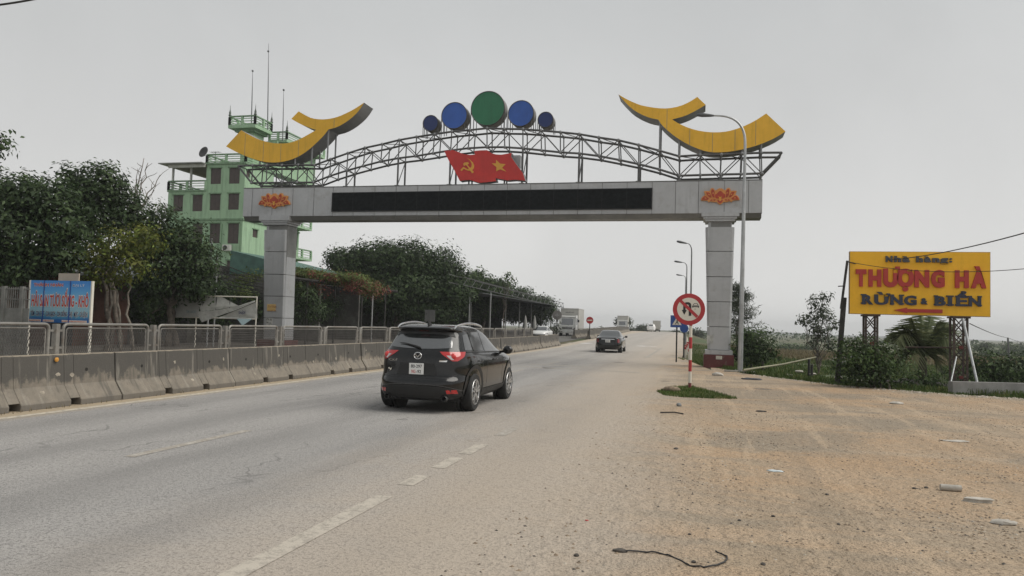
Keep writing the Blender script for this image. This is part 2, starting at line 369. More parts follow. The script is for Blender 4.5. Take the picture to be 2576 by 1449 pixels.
for x in lx:
    yb = lotY(x)+.0
    P.append([(x, -60+(yb+60)*t, zr(-60+(yb+60)*t)) for t in (0, .3, .6, .7, .75, .8, .84, .88, .92, .95, .975, 1)])
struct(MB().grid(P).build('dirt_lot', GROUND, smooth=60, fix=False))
ASPH = mat('old_asphalt', (.12, .115, .105), .9, 0, .2, 1.5, bump=.3, bscale=50)  # base colour darkened to stand in for shade under the left trees
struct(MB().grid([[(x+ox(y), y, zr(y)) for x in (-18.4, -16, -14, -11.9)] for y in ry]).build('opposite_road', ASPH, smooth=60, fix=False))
PAVE = mat('pavement_concrete', (.10, .09, .075), .9, 0, .2, 2, grime=(.12, .10, .08), gamt=.4)  # tree shade is put into this base colour, darker than the bare concrete
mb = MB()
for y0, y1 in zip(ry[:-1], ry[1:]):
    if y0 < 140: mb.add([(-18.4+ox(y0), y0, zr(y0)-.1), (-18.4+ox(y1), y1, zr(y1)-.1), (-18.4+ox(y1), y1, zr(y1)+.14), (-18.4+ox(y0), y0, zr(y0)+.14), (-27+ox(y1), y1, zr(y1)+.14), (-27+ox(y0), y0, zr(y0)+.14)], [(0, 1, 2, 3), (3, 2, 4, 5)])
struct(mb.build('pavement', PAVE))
# earth fill of the median between the two barrier rows
SOIL = mat('median_soil', (.33, .26, .18), .95, 0, .2, 2, bump=.6, bscale=18)
mb = MB(); mys = [y for y in ry if y < 62]
mb.grid([[(-11.0, y, zr(y)+.77), (-11.3, y, zr(y)+.82+.03*math.sin(y*1.7)), (-11.7, y, zr(y)+.79), (-11.95, y, zr(y)+.75), (-12.0, y, zr(y)+.0)] for y in mys])
struct(mb.build('median_fill', SOIL, smooth=50))

# painted markings: thin sheets on the asphalt
def paint_mat(name, c, wear):
    m, t, b = node_mat(name); N = NT(t); p = pos_vec(N)
    n = N.noise(p, 9, 5, .7); n2 = N.noise(p, 55, 3, .7); f = N.math('ADD', N.math('MULTIPLY', n, .6), N.math('MULTIPLY', n2, .4))
    o = N.mix(N.rng(f, wear-.07, wear+.09), c, (.30, .27, .23)); t.links.new(o, b.inputs['Base Color']); b.inputs['Roughness'].default_value = .85; return m
PNT = paint_mat('worn_white_paint', (.47, .425, .36), .515); PNTF = paint_mat('faded_white_paint', (.50, .47, .43), .44); PNTY = paint_mat('worn_cream_paint', (.57, .51, .41), .52)
PNTN = paint_mat('fresh_white_paint', (.80, .79, .77), .75)
def strip(name, pts, wd, material, dz=.004):
    mb = MB(); a = []; 
    n = len(pts)
    for i in range(n):
        p = Vector(pts[i]); d = (Vector(pts[min(i+1, n-1)])-Vector(pts[max(i-1, 0)])).normalized(); s = Vector((d.y, -d.x, 0))*wd/2
        a.append([(p.x-s.x, p.y-s.y, zr(p.y)+dz), (p.x+s.x, p.y+s.y, zr(p.y)+dz)])
    return struct(mb.grid(a).build(name, material))
def gp(x, y):
    p = onZ(x, y); 
    for _ in range(6): p = onZ(x, y, zr(p.y))
    return p
XE = -2.82
strip('edge_line', [(XE, y, 0) for y in np.linspace(-5, gp(992, 1250).y, 12)], .17, PNT)
for a, b in (((1035, 1222), (1080, 1198)), ((1108, 1178), (1160, 1152)), ((1170, 1142), (1214, 1118)), ((1255, 1096), (1290, 1076))):
    strip('edge_line', [(XE, gp(*a).y, 0), (XE, gp(*b).y, 0)], .17, PNTF if a[0] > 1200 else PNT)
strip('lane_dash', [(-6.27, gp(420, 1130).y-.6, 0), (-6.27, gp(625, 1083).y, 0)], .14, PNTF)
strip('median_edge_line', [(-10.13+ox(y), y, 0) for y in np.linspace(-5, 62, 60)], .16, PNTY)
for i in range(1, 9): strip('lane_dash', [(-6.3+ox(y), y, 0) for y in (9.8+i*7.6, 9.8+i*7.6+2.4)], .14, PNTF)
for (x0, y0, x1, y1, wd, mm) in ((1075, 748, 1190, 748, .9, PNTN), (1900, 787, 1980, 787, .9, PNTN), (2070, 793, 2115, 793, .9, PNTN), (590, 815, 680, 812, .7, PNT), (800, 830, 850, 830, .7, PNT), (890, 742, 960, 740, .8, PNTF)):
    strip('crossing_bar', [gp(*q('c8', x0, y0)), gp(*q('c8', x1, y1))], wd, mm)
for (x0, y0, x1, y1, wd) in ((80, 1068, 700, 1108, .3), (300, 1045, 1180, 1082, .4), (500, 1095, 1100, 1118, .25), (1000, 1095, 1300, 1110, .3), (1330, 1138, 1900, 1165, .35)):
    a, b = gp(*q('c8', x0, y0)), gp(*q('c8', x1, y1)); strip('faded_crossing_line', [a.lerp(b, t) for t in np.linspace(0, 1, 6)], wd, PNTF, .0045)
strip('edge_line', [(XE-.1+ox(y), y, 0) for y in np.linspace(44, 62, 6)], .16, PNTF)

# ------------------------------------------------------------------ concrete barrier blocks
def barrier_profile(s):          # s: outwards (+) towards our carriageway
    return [(0.0, 0.0), (.30, 0.0), (.30, .08), (.13, .34), (.075, .82), (-.075, .82), (-.13, .34), (-.30, .08), (-.30, 0)]
def barrier_block(L, seed):
    r = random.Random(seed); mb = MB(); pr = [(.30, .0), (.30, .09), (.125, .335), (.08, .815), (.065, .83), (-.065, .83), (-.08, .815), (-.125, .335), (-.30, .09), (-.30, .0)]
    notch = [(.36, .042), (.70, .042)]                 # drain slots
    ys = [0]; 
    for c, h in notch: ys += [c*L-h*L/2-.03, c*L+h*L/2+.03]
    ys += [L]; ys = sorted(ys)
    for i in range(len(ys)-1):
        y0, y1 = ys[i], ys[i+1]; cut = i in (1, 3); p2 = list(pr)
        if cut: p2 = [(.20, .12), (.275, .12)]+pr[2:8]+[(-.275, .12), (-.20, .12)]
        n = len(p2); vs = [(x, y0, z) for x, z in p2]+[(x, y1, z) for x, z in p2]
        mb.add(vs, [tuple(range(n))[::-1], tuple(range(n, 2*n))]+[(k, (k+1) % n, n+(k+1) % n, n+k) for k in range(n)])
    return mb
SEG = 3.62; XB = -10.87+.30-.30
ORD = ['first', 'second', 'third', 'fourth', 'fifth', 'sixth', 'seventh', 'eighth', 'ninth', 'tenth', 'eleventh', 'twelfth', 'thirteenth', 'fourteenth', 'fifteenth', 'sixteenth', 'seventeenth', 'eighteenth', 'nineteenth', 'twentieth']
HOLE = mat('lifting_hole', (.02, .018, .016), .95)
CHIP = mat('chipped_concrete', (.36, .32, .26), .95, 0, .2, 8)
proto = barrier_block(SEG-.014, 3); proto.v = [(a, b, c*1.07) for a, b, c in proto.v]; proto = proto.build('concrete_barrier', CONC, bevel=.006)
y0 = onX(305, 1000, -10.6).y; y0 -= SEG*math.ceil((y0-5)/SEG)
i = 0
while y0+SEG < 63:
    o = proto if i == 0 else proto.copy()
    if i: COL.objects.link(o)
    o.location = (-10.87+ox(y0)+.015*math.sin(i*2.3), y0, zr(y0+SEG/2)-.002); o.rotation_euler = (0, 0, .004*math.sin(i*5.1))
    tag(o, 'grey stained concrete barrier block beside the fence, %s block counted from the left' % ORD[i], 'barrier', 'concrete blocks along the median')
    for hx, hz in ((.22, .60), (.78, .60)):
        yy = hx*SEG+.12*math.sin(i*7+hx*9); mb = MB().lathe([(.0, 0), (.032, 0), (.032, .006)], (.101, yy, hz), (1, 0, 0), 12)
        h = mb.build('lifting_hole', HOLE); h.parent = o
    r = random.Random(i*13+1)
    for k in range(3):
        cy, cz = r.uniform(.2, SEG-.2), r.uniform(.18, .7); xs = float(np.interp(cz, [.096, .358, .872], [.30, .125, .08]))+.002
        pts = [(0+xs-.001*0, cy+r.uniform(.02, .06)*math.cos(a), cz+r.uniform(.02, .05)*math.sin(a)) for a in np.arange(0, 6.2, .8)]
        pts = [(float(np.interp(p[2], [.096, .358, .872], [.30, .125, .08]))+.003, p[1], p[2]) for p in pts]
        c = MB().add(pts, [tuple(range(len(pts)))]).build('chip', CHIP); c.parent = o
    y0 += SEG; i += 1
BAR_END = y0
# blocks past the opening in the median
y0 = 78.5; j = 0
MED2X = -11.05
while y0 < 150:
    for row in (0, 1):
        o = proto.copy(); COL.objects.link(o); o.location = (MED2X+ox(y0)-row*1.5, y0, zr(y0+1.8)); 
        sl = (ox(y0+SEG)-ox(y0))/SEG; o.rotation_euler = (0, 0, -math.atan(sl))
        tag(o, 'concrete barrier block past the median gap, %s row, %s from the red no entry sign' % (('front', 'rear')[row], ORD[j]), 'barrier', 'concrete blocks past the median gap')
    y0 += SEG; j += 1

# ------------------------------------------------------------------ fence on the median
FX, PITCHF = -11.3, 2.53
fy0 = onX(140, 850, FX).y
fence = thing('median_fence', 'grey steel mesh panel fence standing on the concrete median barrier', 'fence', (FX, fy0, .75))
def fz(y): return zr(y)+.825
def rrect(y0, y1, z0, z1, r, n=5):
    pts = []
    for cy, cz, a0 in ((y1-r, z1-r, 0), (y0+r, z1-r, 90), (y0+r, z0+r, 180), (y1-r, z0+r, 270)):
        for k in range(n+1):
            a = RAD(a0+90*k/n); pts.append((cy+r*math.cos(a), cz+r*math.sin(a)))
    return pts
for k in range(-2, 17):
    yp = fy0+k*PITCHF
    if yp > 52: break
    z = fz(yp)
    post = MB().box(FX-.05, FX+.05, yp-.05, yp+.05, z-.06, z+.58).box(FX-.11, FX+.11, yp-.10, yp+.10, z-.02, z+.0).build('post', FENCE, fence, bevel=.008)
    for bz in (.15, .46): MB().box(FX-.015, FX+.015, yp-.17, yp+.17, z+bz-.02, z+bz+.02).build('bracket', FENCE, post)
    if k == 16: break
    a, e = yp+.16, yp+PITCHF-.16; z = fz(yp+PITCHF/2)
    ring = rrect(a, e, z-.05, z+.575, .09); pts = [(FX, u, v) for u, v in ring]; pts.append(pts[0])
    fo = MB().tube(pts, .028, 8, cap=False).build('panel_frame', FENCE, fence, smooth=60)
    ring2 = rrect(a+.07, e-.07, z+.02, z+.505, .05); pts = [(FX, u, v) for u, v in ring2]; pts.append(pts[0])
    MB().tube(pts, .012, 6, cap=False).build('inner_frame', FENCE, fo, smooth=60)
    mb = MB(); zlo, zhi = z+.02, z+.505; st = .05 if k < 4 else .065; sh = .20
    u = a+.08-sh
    while u < e-.07:
        p0, p1 = u, u+sh; t0, t1 = 0., 1.
        if p0 < a+.07: t0 = (a+.07-p0)/sh
        if p1 > e-.07: t1 = (e-.07-p0)/sh
        if t1-t0 > .1:
            mb.bar((FX, p0+sh*t0, zlo+(zhi-zlo)*t0), (FX, p0+sh*t1, zlo+(zhi-zlo)*t1), .004, .013)
            t0, t1 = 1-t1, 1-t0
            if k < 7: mb.bar((FX+.004, p1-sh*t0, zlo+(zhi-zlo)*t0), (FX+.004, p1-sh*t1, zlo+(zhi-zlo)*t1), .003, .007)
        u += st
    tag(mb.build('wire_mesh', MESHW, fo, fix=False), kind='stuff')
# thinner far part of the fence near the gap
mono('reflector', MB().ball((-10.76, onX(*q('c5', 575, 1080), -10.76).y, .80), .045, 8, 5, (.5, 1, 1)), mat('amber', (.55, .26, .04), .4), 'small amber reflector on top of the near concrete barrier', 'reflector')
# ------------------------------------------------------------------ gate over the road
YG = onZ(1804, 925).y                       # front plane
gate = thing('road_gate', 'grey aluminium clad gate arch spanning the whole road', 'gate', (onZ(1804, 925).x, YG, 0))
def g3(c, x, y, Y=None): return onY(*q(c, x, y), YG if Y is None else Y)
ZT = .5*(onY(1918, 453, YG).z+onY(612, 474, YG).z); ZB = .5*(onY(1918, 536, YG).z+onY(612, 545, YG).z)
XR, XL = onY(1918, 480, YG).x, onY(612, 500, YG).x
BD = 1.25                                    # beam depth
core = MB().box(XL+.03, XR-.03, YG+.03, YG+BD-.03, ZB+.03, ZT-.02)
beam = core.build('beam', SOFFIT, gate)
# chamfered soffit boxes
zc = ZB-.19
cha = MB().prism([(XL+.02, YG+.035, ZB+.02), (XL+.02, YG+.20, zc), (XL+.02, YG+BD-.2, zc), (XL+.02, YG+BD-.035, ZB+.02)], (XR-XL-.04, 0, 0)).build('soffit', SOFFIT, beam)
LX0, LX1 = onY(837, 510, YG).x, onY(1640, 500, YG).x; LZ1, LZ0 = onY(1240, 481, YG).z, onY(1240, 528, YG).z
seams = [XL, onY(634, 510, YG).x, onY(685, 510, YG).x, onY(736, 510, YG).x, onY(789, 510, YG).x, onY(837, 510, YG).x]
pw = (LX1-LX0)/14.0
seams_r = [onY(1640, 500, YG).x, onY(1699, 500, YG).x, onY(1757, 500, YG).x, onY(1822, 500, YG).x, onY(1883, 500, YG).x, XR]
def panel(x0, x1, z0, z1, y=YG, t=.03, par=None, nm='cladding_panel'):
    g = .011; return MB().box(x0+g, x1-g, y, y+t, z0+g, z1-g).build(nm, CLAD, par or beam, bevel=.006)
for ss in (seams, seams_r):
    for a, b in zip(ss[:-1], ss[1:]): panel(a, b, ZB, ZT)
for k in range(14):
    a = LX0+k*pw; panel(a, a+pw, LZ1+.0, ZT); panel(a, a+pw, ZB, LZ0)
    MB().prism([(a+.008, YG+.012, ZB-.004), (a+.008, YG+.185, zc-.012), (a+.008, YG+.20, zc+.01), (a+.008, YG+.03, ZB+.01)], (pw-.016, 0, 0)).build('soffit_panel', SOFFIT, beam)
for y in (YG+BD-.03,): 
    for k in range(18):
        a = XL+(XR-XL)*k/18; panel(a, a+(XR-XL)/18, ZB, ZT, y)
for x in (XL, XR-.03):
    MB().box(x, x+.03, YG+.02, YG+BD-.02, ZB+.01, ZT-.01).build('end_panel', CLAD, beam)
MB().box(XL, XR, YG-.01, YG+BD+.01, ZT+.003, ZT+.035).build('coping', SOFFIT, beam)
led = MB().box(LX0+.02, LX1-.02, YG-.07, YG+.05, LZ0+.0, LZ1-.0).build('led_screen', LEDM, gate, bevel=.01)
b = MB()
for x0, x1, z0, z1 in ((LX0, LX1, LZ1, LZ1+.035), (LX0, LX1, LZ0-.035, LZ0), (LX0-.02, LX0+.02, LZ0-.035, LZ1+.035), (LX1-.02, LX1+.02, LZ0-.035, LZ1+.035)): b.box(x0, x1, YG-.085, YG+.02, z0, z1)
b.build('screen_frame', BLACKP, led)
for k in range(1, 14): MB().box(LX0+k*pw-.004, LX0+k*pw+.004, YG-.072, YG-.06, LZ0+.02, LZ1-.02).build('module_seam', INK, led)
# columns: five clad drums of slightly growing width, a neck and a stepped capital
def column(xl_t, xl_b, w_t, w_b, seams_z, zbase, ztop, name_lbl):
    dep = 1.12; z0 = zbase
    col = MB().box(xl_b+.06, xl_b+w_b-.06, YG+.06+.06, YG+dep-.06, zbase-.3, ztop+.2).build('column', SOFFIT, gate); col['label'] = name_lbl
    def edge(z):
        t = (z-zbase)/(ztop-zbase); a = xl_b+(xl_t-xl_b)*t; return a, a+w_b+(w_t-w_b)*t
    zs = [zbase]+seams_z+[ztop]
    for a, b in zip(zs[:-1], zs[1:]):
        xa0, xa1 = edge(a); xb0, xb1 = edge(b); g = .014
        ch = .09
        def ring(x0, x1, z): return [(x0+ch, YG+.05, z), (x1-ch, YG+.05, z), (x1, YG+.05+ch, z), (x1, YG+dep-ch, z), (x1-ch, YG+dep, z), (x0+ch, YG+dep, z), (x0, YG+dep-ch, z), (x0, YG+.05+ch, z)]
        lo, hi = ring(xa0, xa1, a+g), ring(xb0, xb1, b-g); n = 8
        MB().add(lo+hi, [tuple(range(n))[::-1], tuple(range(n, 2*n))]+[(k, (k+1) % n, n+(k+1) % n, n+k) for k in range(n)]).build('column_panel', CLAD, col, bevel=.008)
    x0, x1 = edge(ztop); m = MB().box(x0+.12, x1-.12, YG+.17, YG+dep-.12, ztop-.02, ztop+.26); m.build('neck', CLAD, col)
    zc0 = ztop+.24
    for ex, za, zb in ((.02, zc0, zc0+.10), (.10, zc0+.104, zc0+.20), (.19, zc0+.204, ZB+.05)):
        MB().box(x0-ex, x1+ex, YG-ex*.6-.0, YG+dep+ex, za, zb).build('capital', CLAD, col, bevel=.012)
    return col, edge
rz = [onY(1807, y, YG).z for y in (632, 696, 759, 822)][::-1]
rb, rt = onY(1807, 878, YG).z, onY(1807, 570, YG).z
xa, xb = onY(1776, 570, YG).x, onY(1847, 570, YG).x; xc, xd = onY(1783, 878, YG).x, onY(1836, 878, YG).x
colR, edR = column(xa-.02, xc-.05, xb-xa+.04, xd-xc+.08, rz, rb-.05, rt, 'right column on a maroon plinth')
gb = .0
MB().box(xc-.16, xd+.12, YG-.08, YG+1.3, rb-.25, rb-.052).build('plinth_cap', CLAD, colR, bevel=.01)
MB().box(xc-.22, xd+.18, YG-.14, YG+1.36, -.6, rb-.254).build('plinth', MAROON, colR, bevel=.01)
pl = MB().box(.5*(xc+xd)-.14, .5*(xc+xd)+.12, YG-.155, YG-.14, rb-.45, rb-.30).build('notice_plate', SIGNW, colR)
t = MB()
for k in range(2): scribble(t, (.5*(xc+xd)-.11, YG-.156, rb-.36-.06*k), .18, .035, 5, k)
t.build('notice_text', INK, pl)
PASTER = mat('paper_remains', (.50, .50, .47), .9, 0, .2, 8, grime=(.35, .34, .32), gamt=.4)
def sticker(xpx, ypx, xpx2, ypx2, m, nm, par, Yf=.0):
    a, b2 = onY(xpx, ypx, YG+.045), onY(xpx2, ypx2, YG+.045); return MB().box(a.x, b2.x, YG+.035, YG+.046, b2.z, a.z).build(nm, m, par)
sticker(*q('d1', 588, 968), *q('d1', 638, 1040), PASTER, 'paper_remains', colR)
t = MB(); p = onY(*q('d1', 608, 832), YG+.049); scribble(t, p, .56, .10, 7, 1, .25); scribble(t, p-Vector((0, 0, .17)), .5, .05, 7, 2, .25)
tag(t.build('faded_lettering', PASTER, colR), kind='stuff')
ll = [onY(697, y, YG).z for y in (633, 690, 745, 800)][::-1]
lt = onY(697, 577, YG).z
xa, xb = onY(662, 577, YG).x, onY(713, 577, YG).x; xc, xd = onY(660, 800, YG).x, onY(706, 800, YG).x
lb = ll[0]-(ll[1]-ll[0])
tw, bw = (xb-xa), (xd-xc); full = (lt-lb)/(lt-ll[0])
colL, edL = column(xa-.02, xa+(xc-xa)*full-.02, tw+.18, tw+.18+(bw-tw)*full, ll, lb, lt, 'left column behind the median fence')
MB().box(xc-.2, xd+.3, YG-.1, YG+1.3, -.3, lb-.005).build('plinth', MAROON, colL)
NOTE = mat('yellow_notice', (.62, .42, .16), .8, 0, .08)
n = sticker(*q('c6', 136, 766), *q('c6', 220, 838), NOTE, 'paper_notice', colL)
t = MB(); p = onY(*q('c6', 143, 800), YG+.034); scribble(t, p, .5, .12, 6, 3); scribble(t, p-Vector((0, 0, .2)), .5, .1, 7, 4)
t.build('notice_text', mat('notice_ink', (.30, .13, .05), .8), n)
n = sticker(*q('c6', 125, 905), *q('c6', 185, 990), PASTER, 'paper_notice', colL)
t = MB(); p = onY(*q('c6', 130, 930), YG+.034); scribble(t, p, .3, .1, 3, 5); scribble(t, p-Vector((0, 0, .16)), .28, .1, 3, 6); t.build('notice_text', INK, n)

# lotus emblems: ochre backing, red petals
LO = [(250, 900), (265, 800), (330, 700), (420, 640), (470, 660), (430, 540), (395, 420), (540, 400), (690, 420), (715, 330), (760, 265), (850, 250), (920, 310), (970, 390), (1080, 330), (1180, 260), (1230, 300)]
LB = [(1230, 1135), (1130, 1080), (1050, 1000), (960, 1010), (850, 1000), (760, 965), (680, 985), (640, 1015), (590, 930), (420, 915)]
PET = [[(800, 325), (870, 340), (925, 420), (950, 520), (930, 640), (945, 770), (880, 760), (800, 650), (770, 500), (772, 400)],
       [(500, 480), (660, 490), (700, 540), (745, 640), (790, 755), (690, 755), (590, 660), (540, 570)],
       [(285, 875), (330, 790), (430, 680), (510, 700), (570, 750), (670, 810), (590, 880), (430, 885)],
       [(710, 930), (790, 860), (1010, 865), (960, 930), (880, 955), (800, 935)]]
CEN = [(1230, 415), (1310, 455), (1360, 520), (1420, 580), (1480, 600), (1490, 690), (1460, 780), (1400, 815), (1310, 815), (1230, 740)]
CEN = CEN+[(2460-x, y) for x, y in CEN[-2:0:-1]]
BOT = [(1110, 880), (1230, 945), (1350, 880), (1370, 940), (1310, 1030), (1230, 1080), (1150, 1030), (1090, 940)]
OCH = mat('lotus_ochre', (.66, .28, .075), .6, 0, .1, 3); LRED = mat('lotus_red', (.42, .052, .022), .6, 0, .12, 3)
def lotus(cx, cz, wd, lbl):
    s = wd/2000.0
    def m(pt, y): return (cx+(pt[0]-1230)*s, y, cz-(pt[1]-690)*s)
    right = [(2460-x, y) for x, y in LO[::-1]][1:]; outl = LO+right+[(2460-x, y) for x, y in LB[::-1]][:-1]+LB
    e = MB().prism([m(p, YG-.10) for p in outl], (0, .09, 0)).build('lotus_emblem', OCH, gate); e['label'] = lbl
    for pt in PET:
        MB().prism([m(p, YG-.118) for p in pt], (0, .02, 0)).build('petal', LRED, e); MB().prism([m((2460-p[0], p[1]), YG-.118) for p in pt], (0, .02, 0)).build('petal', LRED, e)
        c = (sum(p[0] for p in pt)/len(pt), sum(p[1] for p in pt)/len(pt))
        for mi in (0, 1):
            cc = c if not mi else (2460-c[0], c[1]); sg = 1 if not mi else -1
            MB().prism([m((cc[0]+sg*dx, cc[1]+dy), YG-.127) for dx, dy in ((-20, -50), (40, -20), (60, 50), (20, 20), (-30, 40))], (0, .012, 0)).build('petal_curl', OCH, e)
    MB().prism([m(p, YG-.122) for p in CEN], (0, .024, 0)).build('petal', LRED, e); MB().prism([m(p, YG-.118) for p in BOT], (0, .02, 0)).build('petal', LRED, e)
    MB().prism([m(p, YG-.130) for p in ((1130, 715), (1230, 745), (1330, 715), (1280, 790), (1270, 950), (1190, 950), (1180, 790))], (0, .014, 0)).build('stamen', GOLD, e)
c1 = onY(*q('e7', 1230, 690), YG); w1 = (onY(*q('e7', 2240, 690), YG)-onY(*q('e7', 250, 690), YG)).x
lotus(c1.x, c1.z, w1, 'lotus emblem above the right column')
cl = onY(692, 506, YG); lotus(cl.x, cl.z, (onY(733, 506, YG)-onY(653, 506, YG)).x*1.0, 'lotus emblem above the left column')

# arched space truss
XC = onY(1229, 280, YG).x
TOPN = [('c3', 1345, 660), ('c3', 1565, 668), ('c3', 1800, 672), ('c3', 2030, 690), ('c3', 2275, 710), ('c3', 2515, 735), ('c4', 405, 622), ('c4', 605, 650), ('c4', 810, 698), ('c4', 1020, 755), ('c4', 1222, 820), ('c4', 1432, 800), ('c4', 1650, 795), ('c4', 1860, 780), ('c4', 2055, 768), ('c4', 2265, 770)]
BOTN = [('c3', 1345, 900), ('c3', 1570, 900), ('c3', 1800, 915), ('c3', 2035, 940), ('c3', 2275, 965), ('c3', 2515, 980), ('c4', 410, 810), ('c4', 615, 850), ('c4', 812, 892), ('c4', 1020, 945), ('c4', 1222, 1012), ('c4', 1435, 1003), ('c4', 1640, 995), ('c4', 1850, 990), ('c4', 2060, 980)]
YT = YG+.12; TD = .95
XC = g3('c3', 1345, 660, YT).x
top = [g3(*n, YT) for n in TOPN]; bot = [g3(*n, YT) for n in BOTN]
for L in (top, bot):
    for p in L: p.y = 0
tr_ = [(p.x-XC, p.z) for p in top]; br_ = [(p.x-XC, p.z) for p in bot]
zflat_t, zflat_b = tr_[11][1], br_[11][1]
tr_ = [(a, b) if k < 10 else (a, .5*(b+zflat_t)) for k, (a, b) in enumerate(tr_)]; br_ = [(a, b) if k < 10 else (a, .5*(b+zflat_b)) for k, (a, b) in enumerate(br_)]
TT = [(XC-a, z) for a, z in tr_[:0:-1]]+[(XC+a, z) for a, z in tr_]; BB = [(XC-a, z) for a, z in br_[:0:-1]]+[(XC+a, z) for a, z in br_]
truss = MB()
for yy, nm in ((YT, 0), (YT+TD, 1)):
    if nm == 0:
        truss = MB().tube([(x, yy, z) for x, z in TT], .052, 8).build('truss_chord', TRUSS, gate, smooth=50)
    else: MB().tube([(x, yy, z) for x, z in TT], .052, 8).build('truss_chord', TRUSS, gate, smooth=50)
    MB().tube([(x, yy, z) for x, z in BB], .052, 8).build('truss_chord', TRUSS, gate, smooth=50)
def strut(a, b, r=.03): MB().tube([a, b], r, 6).build('strut', TRUSS, truss, smooth=50, fix=False)
nT = len(TT)
for k in range(nT):
    for yy in (YT, YT+TD):
        if 0 < k < nT-1:
            b = BB[k-1]; strut((TT[k][0], yy, TT[k][1]), (b[0], yy, b[1]))
            MB().ball((TT[k][0], yy, TT[k][1]), .085, 8, 6).build('node', GREYSIDE, truss, smooth=60, fix=False); MB().ball((b[0], yy, b[1]), .085, 8, 6).build('node', GREYSIDE, truss, smooth=60, fix=False)
        if 0 < k < nT-2:
            b0, b1 = BB[k-1], BB[k]
            if k % 2: strut((TT[k+1][0], yy, TT[k+1][1]), (b0[0], yy, b0[1]), .024)
            else: strut((TT[k][0], yy, TT[k][1]), (b1[0], yy, b1[1]), .024)
    strut((TT[k][0], YT, TT[k][1]), (TT[k][0], YT+TD, TT[k][1]), .026)
    if 0 < k < nT-1: strut((BB[k-1][0], YT, BB[k-1][1]), (BB[k-1][0], YT+TD, BB[k-1][1]), .026)
    if 0 < k < nT-2 and k % 2: strut((TT[k][0], YT, TT[k][1]), (TT[k+1][0], YT+TD, TT[k+1][1]), .02)
for yy in (YT, YT+TD):
    strut((TT[0][0], yy, TT[0][1]), (BB[0][0], yy, BB[0][1]), .05); strut((TT[-1][0], yy, TT[-1][1]), (BB[-1][0], yy, BB[-1][1]), .05)
for off in (-8, -5, -2, 2, 5, 8, -12, -10, 10, 12):
    k = (len(BB)-1)//2+off
    if 0 <= k < len(BB):
        for yy in (YT, YT+TD):
            MB().tube([(BB[k][0], yy, BB[k][1]), (BB[k][0], yy, ZT+.03)], .05, 8).box(BB[k][0]-.12, BB[k][0]+.12, yy-.1, yy+.1, ZT+.036, ZT+.06).build('truss_leg', TRUSS, gate, smooth=50)
        if abs(off) < 9: MB().tube([(BB[k][0], YT, ZT+.05), (BB[k][0], YT+TD, BB[k][1])], .025, 6).build('leg_brace', TRUSS, gate, smooth=50)

# five drums
DY = .60
for cx, cy, r, mm, lb in ((1355, 410, 215, mat('drum_green', (.018, .155, .072), .45, 0, .08, streak=.25), 'largest, green drum'), (930, 500, 163, mat('drum_blue', (.026, .10, .40), .45, 0, .08, streak=.25), 'blue drum left of the green one'), (1775, 473, 163, mat('drum_blue', (0, 0, 0)), 'blue drum right of the green one'),
                      (630, 597, 96, mat('drum_navy', (.010, .028, .13), .45, 0, .06), 'small navy drum at the left end'), (2087, 553, 98, mat('drum_navy', (0, 0, 0)), 'small navy drum at the right end')):
    c = g3('c3', cx, cy, YT+.1); rr = (g3('c3', cx+r, cy, YT+.1)-c).length
    d = MB().lathe([(rr*.985, 0), (rr, .012), (rr, DY)], (c.x, YT+.1, c.z), (0, 1, 0), 56).build('drum', mat('drum_side', (.19, .18, .165), .5, .2, .1), gate, smooth=40); d['label'] = lb
    MB().lathe([(rr*.97, 0), (rr*.972, .02)], (c.x, YT+.085, c.z), (0, 1, 0), 56).build('drum_face', mm, d, smooth=40)
    rim = [(c.x+rr*.985*math.cos(a), YT+.09, c.z+rr*.985*math.sin(a)) for a in np.linspace(0, 2*math.pi, 57)]
    MB().tube(rim, .025, 6, cap=False).build('drum_rim', mat('drum_rim', (.05, .05, .05), .5), d, smooth=60)
    for sx in (-1.0, -.82, .82, 1.0):
        xx = c.x+rr*sx; zt = float(np.interp(xx, [p[0] for p in TT], [p[1] for p in TT])); zh = c.z-rr*math.sqrt(max(0, 1-min(1, sx*sx)))
        for yy in (YT+.12, YT+.6): MB().tube([(xx, yy, zt), (xx, yy, zh)], .018, 6).build('drum_stay', TRUSS, d)
# ornaments
RO = [(605, 185), (700, 240), (780, 275), (850, 300), (1000, 325), (1110, 328), (1230, 305), (1330, 260), (1405, 210), (1490, 290), (1400, 345), (1280, 405), (1150, 438), (1215, 480), (1330, 530), (1450, 560), (1590, 572), (1720, 560), (1850, 520), (1980, 460), (2105, 378), (2300, 560), (2200, 625), (2050, 690), (1900, 735), (1750, 765), (1600, 775), (1500, 765), (1380, 725), (1250, 660), (1130, 575), (1040, 490), (1010, 440), (930, 425), (830, 385), (740, 330), (660, 250)]
LOr = [(830, 1220), (1000, 1038), (1090, 1090), (1200, 1145), (1330, 1180), (1450, 1190), (1550, 1180), (1650, 1145), (1750, 1090), (1845, 1035), (1740, 1000), (1650, 960), (1565, 910), (1648, 825), (1720, 870), (1800, 905), (1900, 918), (2000, 910), (2100, 885), (2220, 830), (2300, 785), (2385, 727), (2340, 800), (2280, 870), (2180, 950), (2080, 1005), (1985, 1028), (1930, 1100), (1850, 1180), (1750, 1270), (1640, 1340), (1520, 1385), (1380, 1405), (1250, 1395), (1100, 1350), (980, 1300), (900, 1260)]
def dense(poly):                              # rounder curves: Chaikin on the shallow corners only
    o = []; n = len(poly)
    for i in range(n):
        a, b, c = Vector(poly[i-1]), Vector(poly[i]), Vector(poly[(i+1) % n]); ang = (b-a).angle(c-b)
        if ang < .6: o += [tuple(b.lerp(a, .25)), tuple(b.lerp(c, .25))]
        else: o.append(tuple(b))
    return o
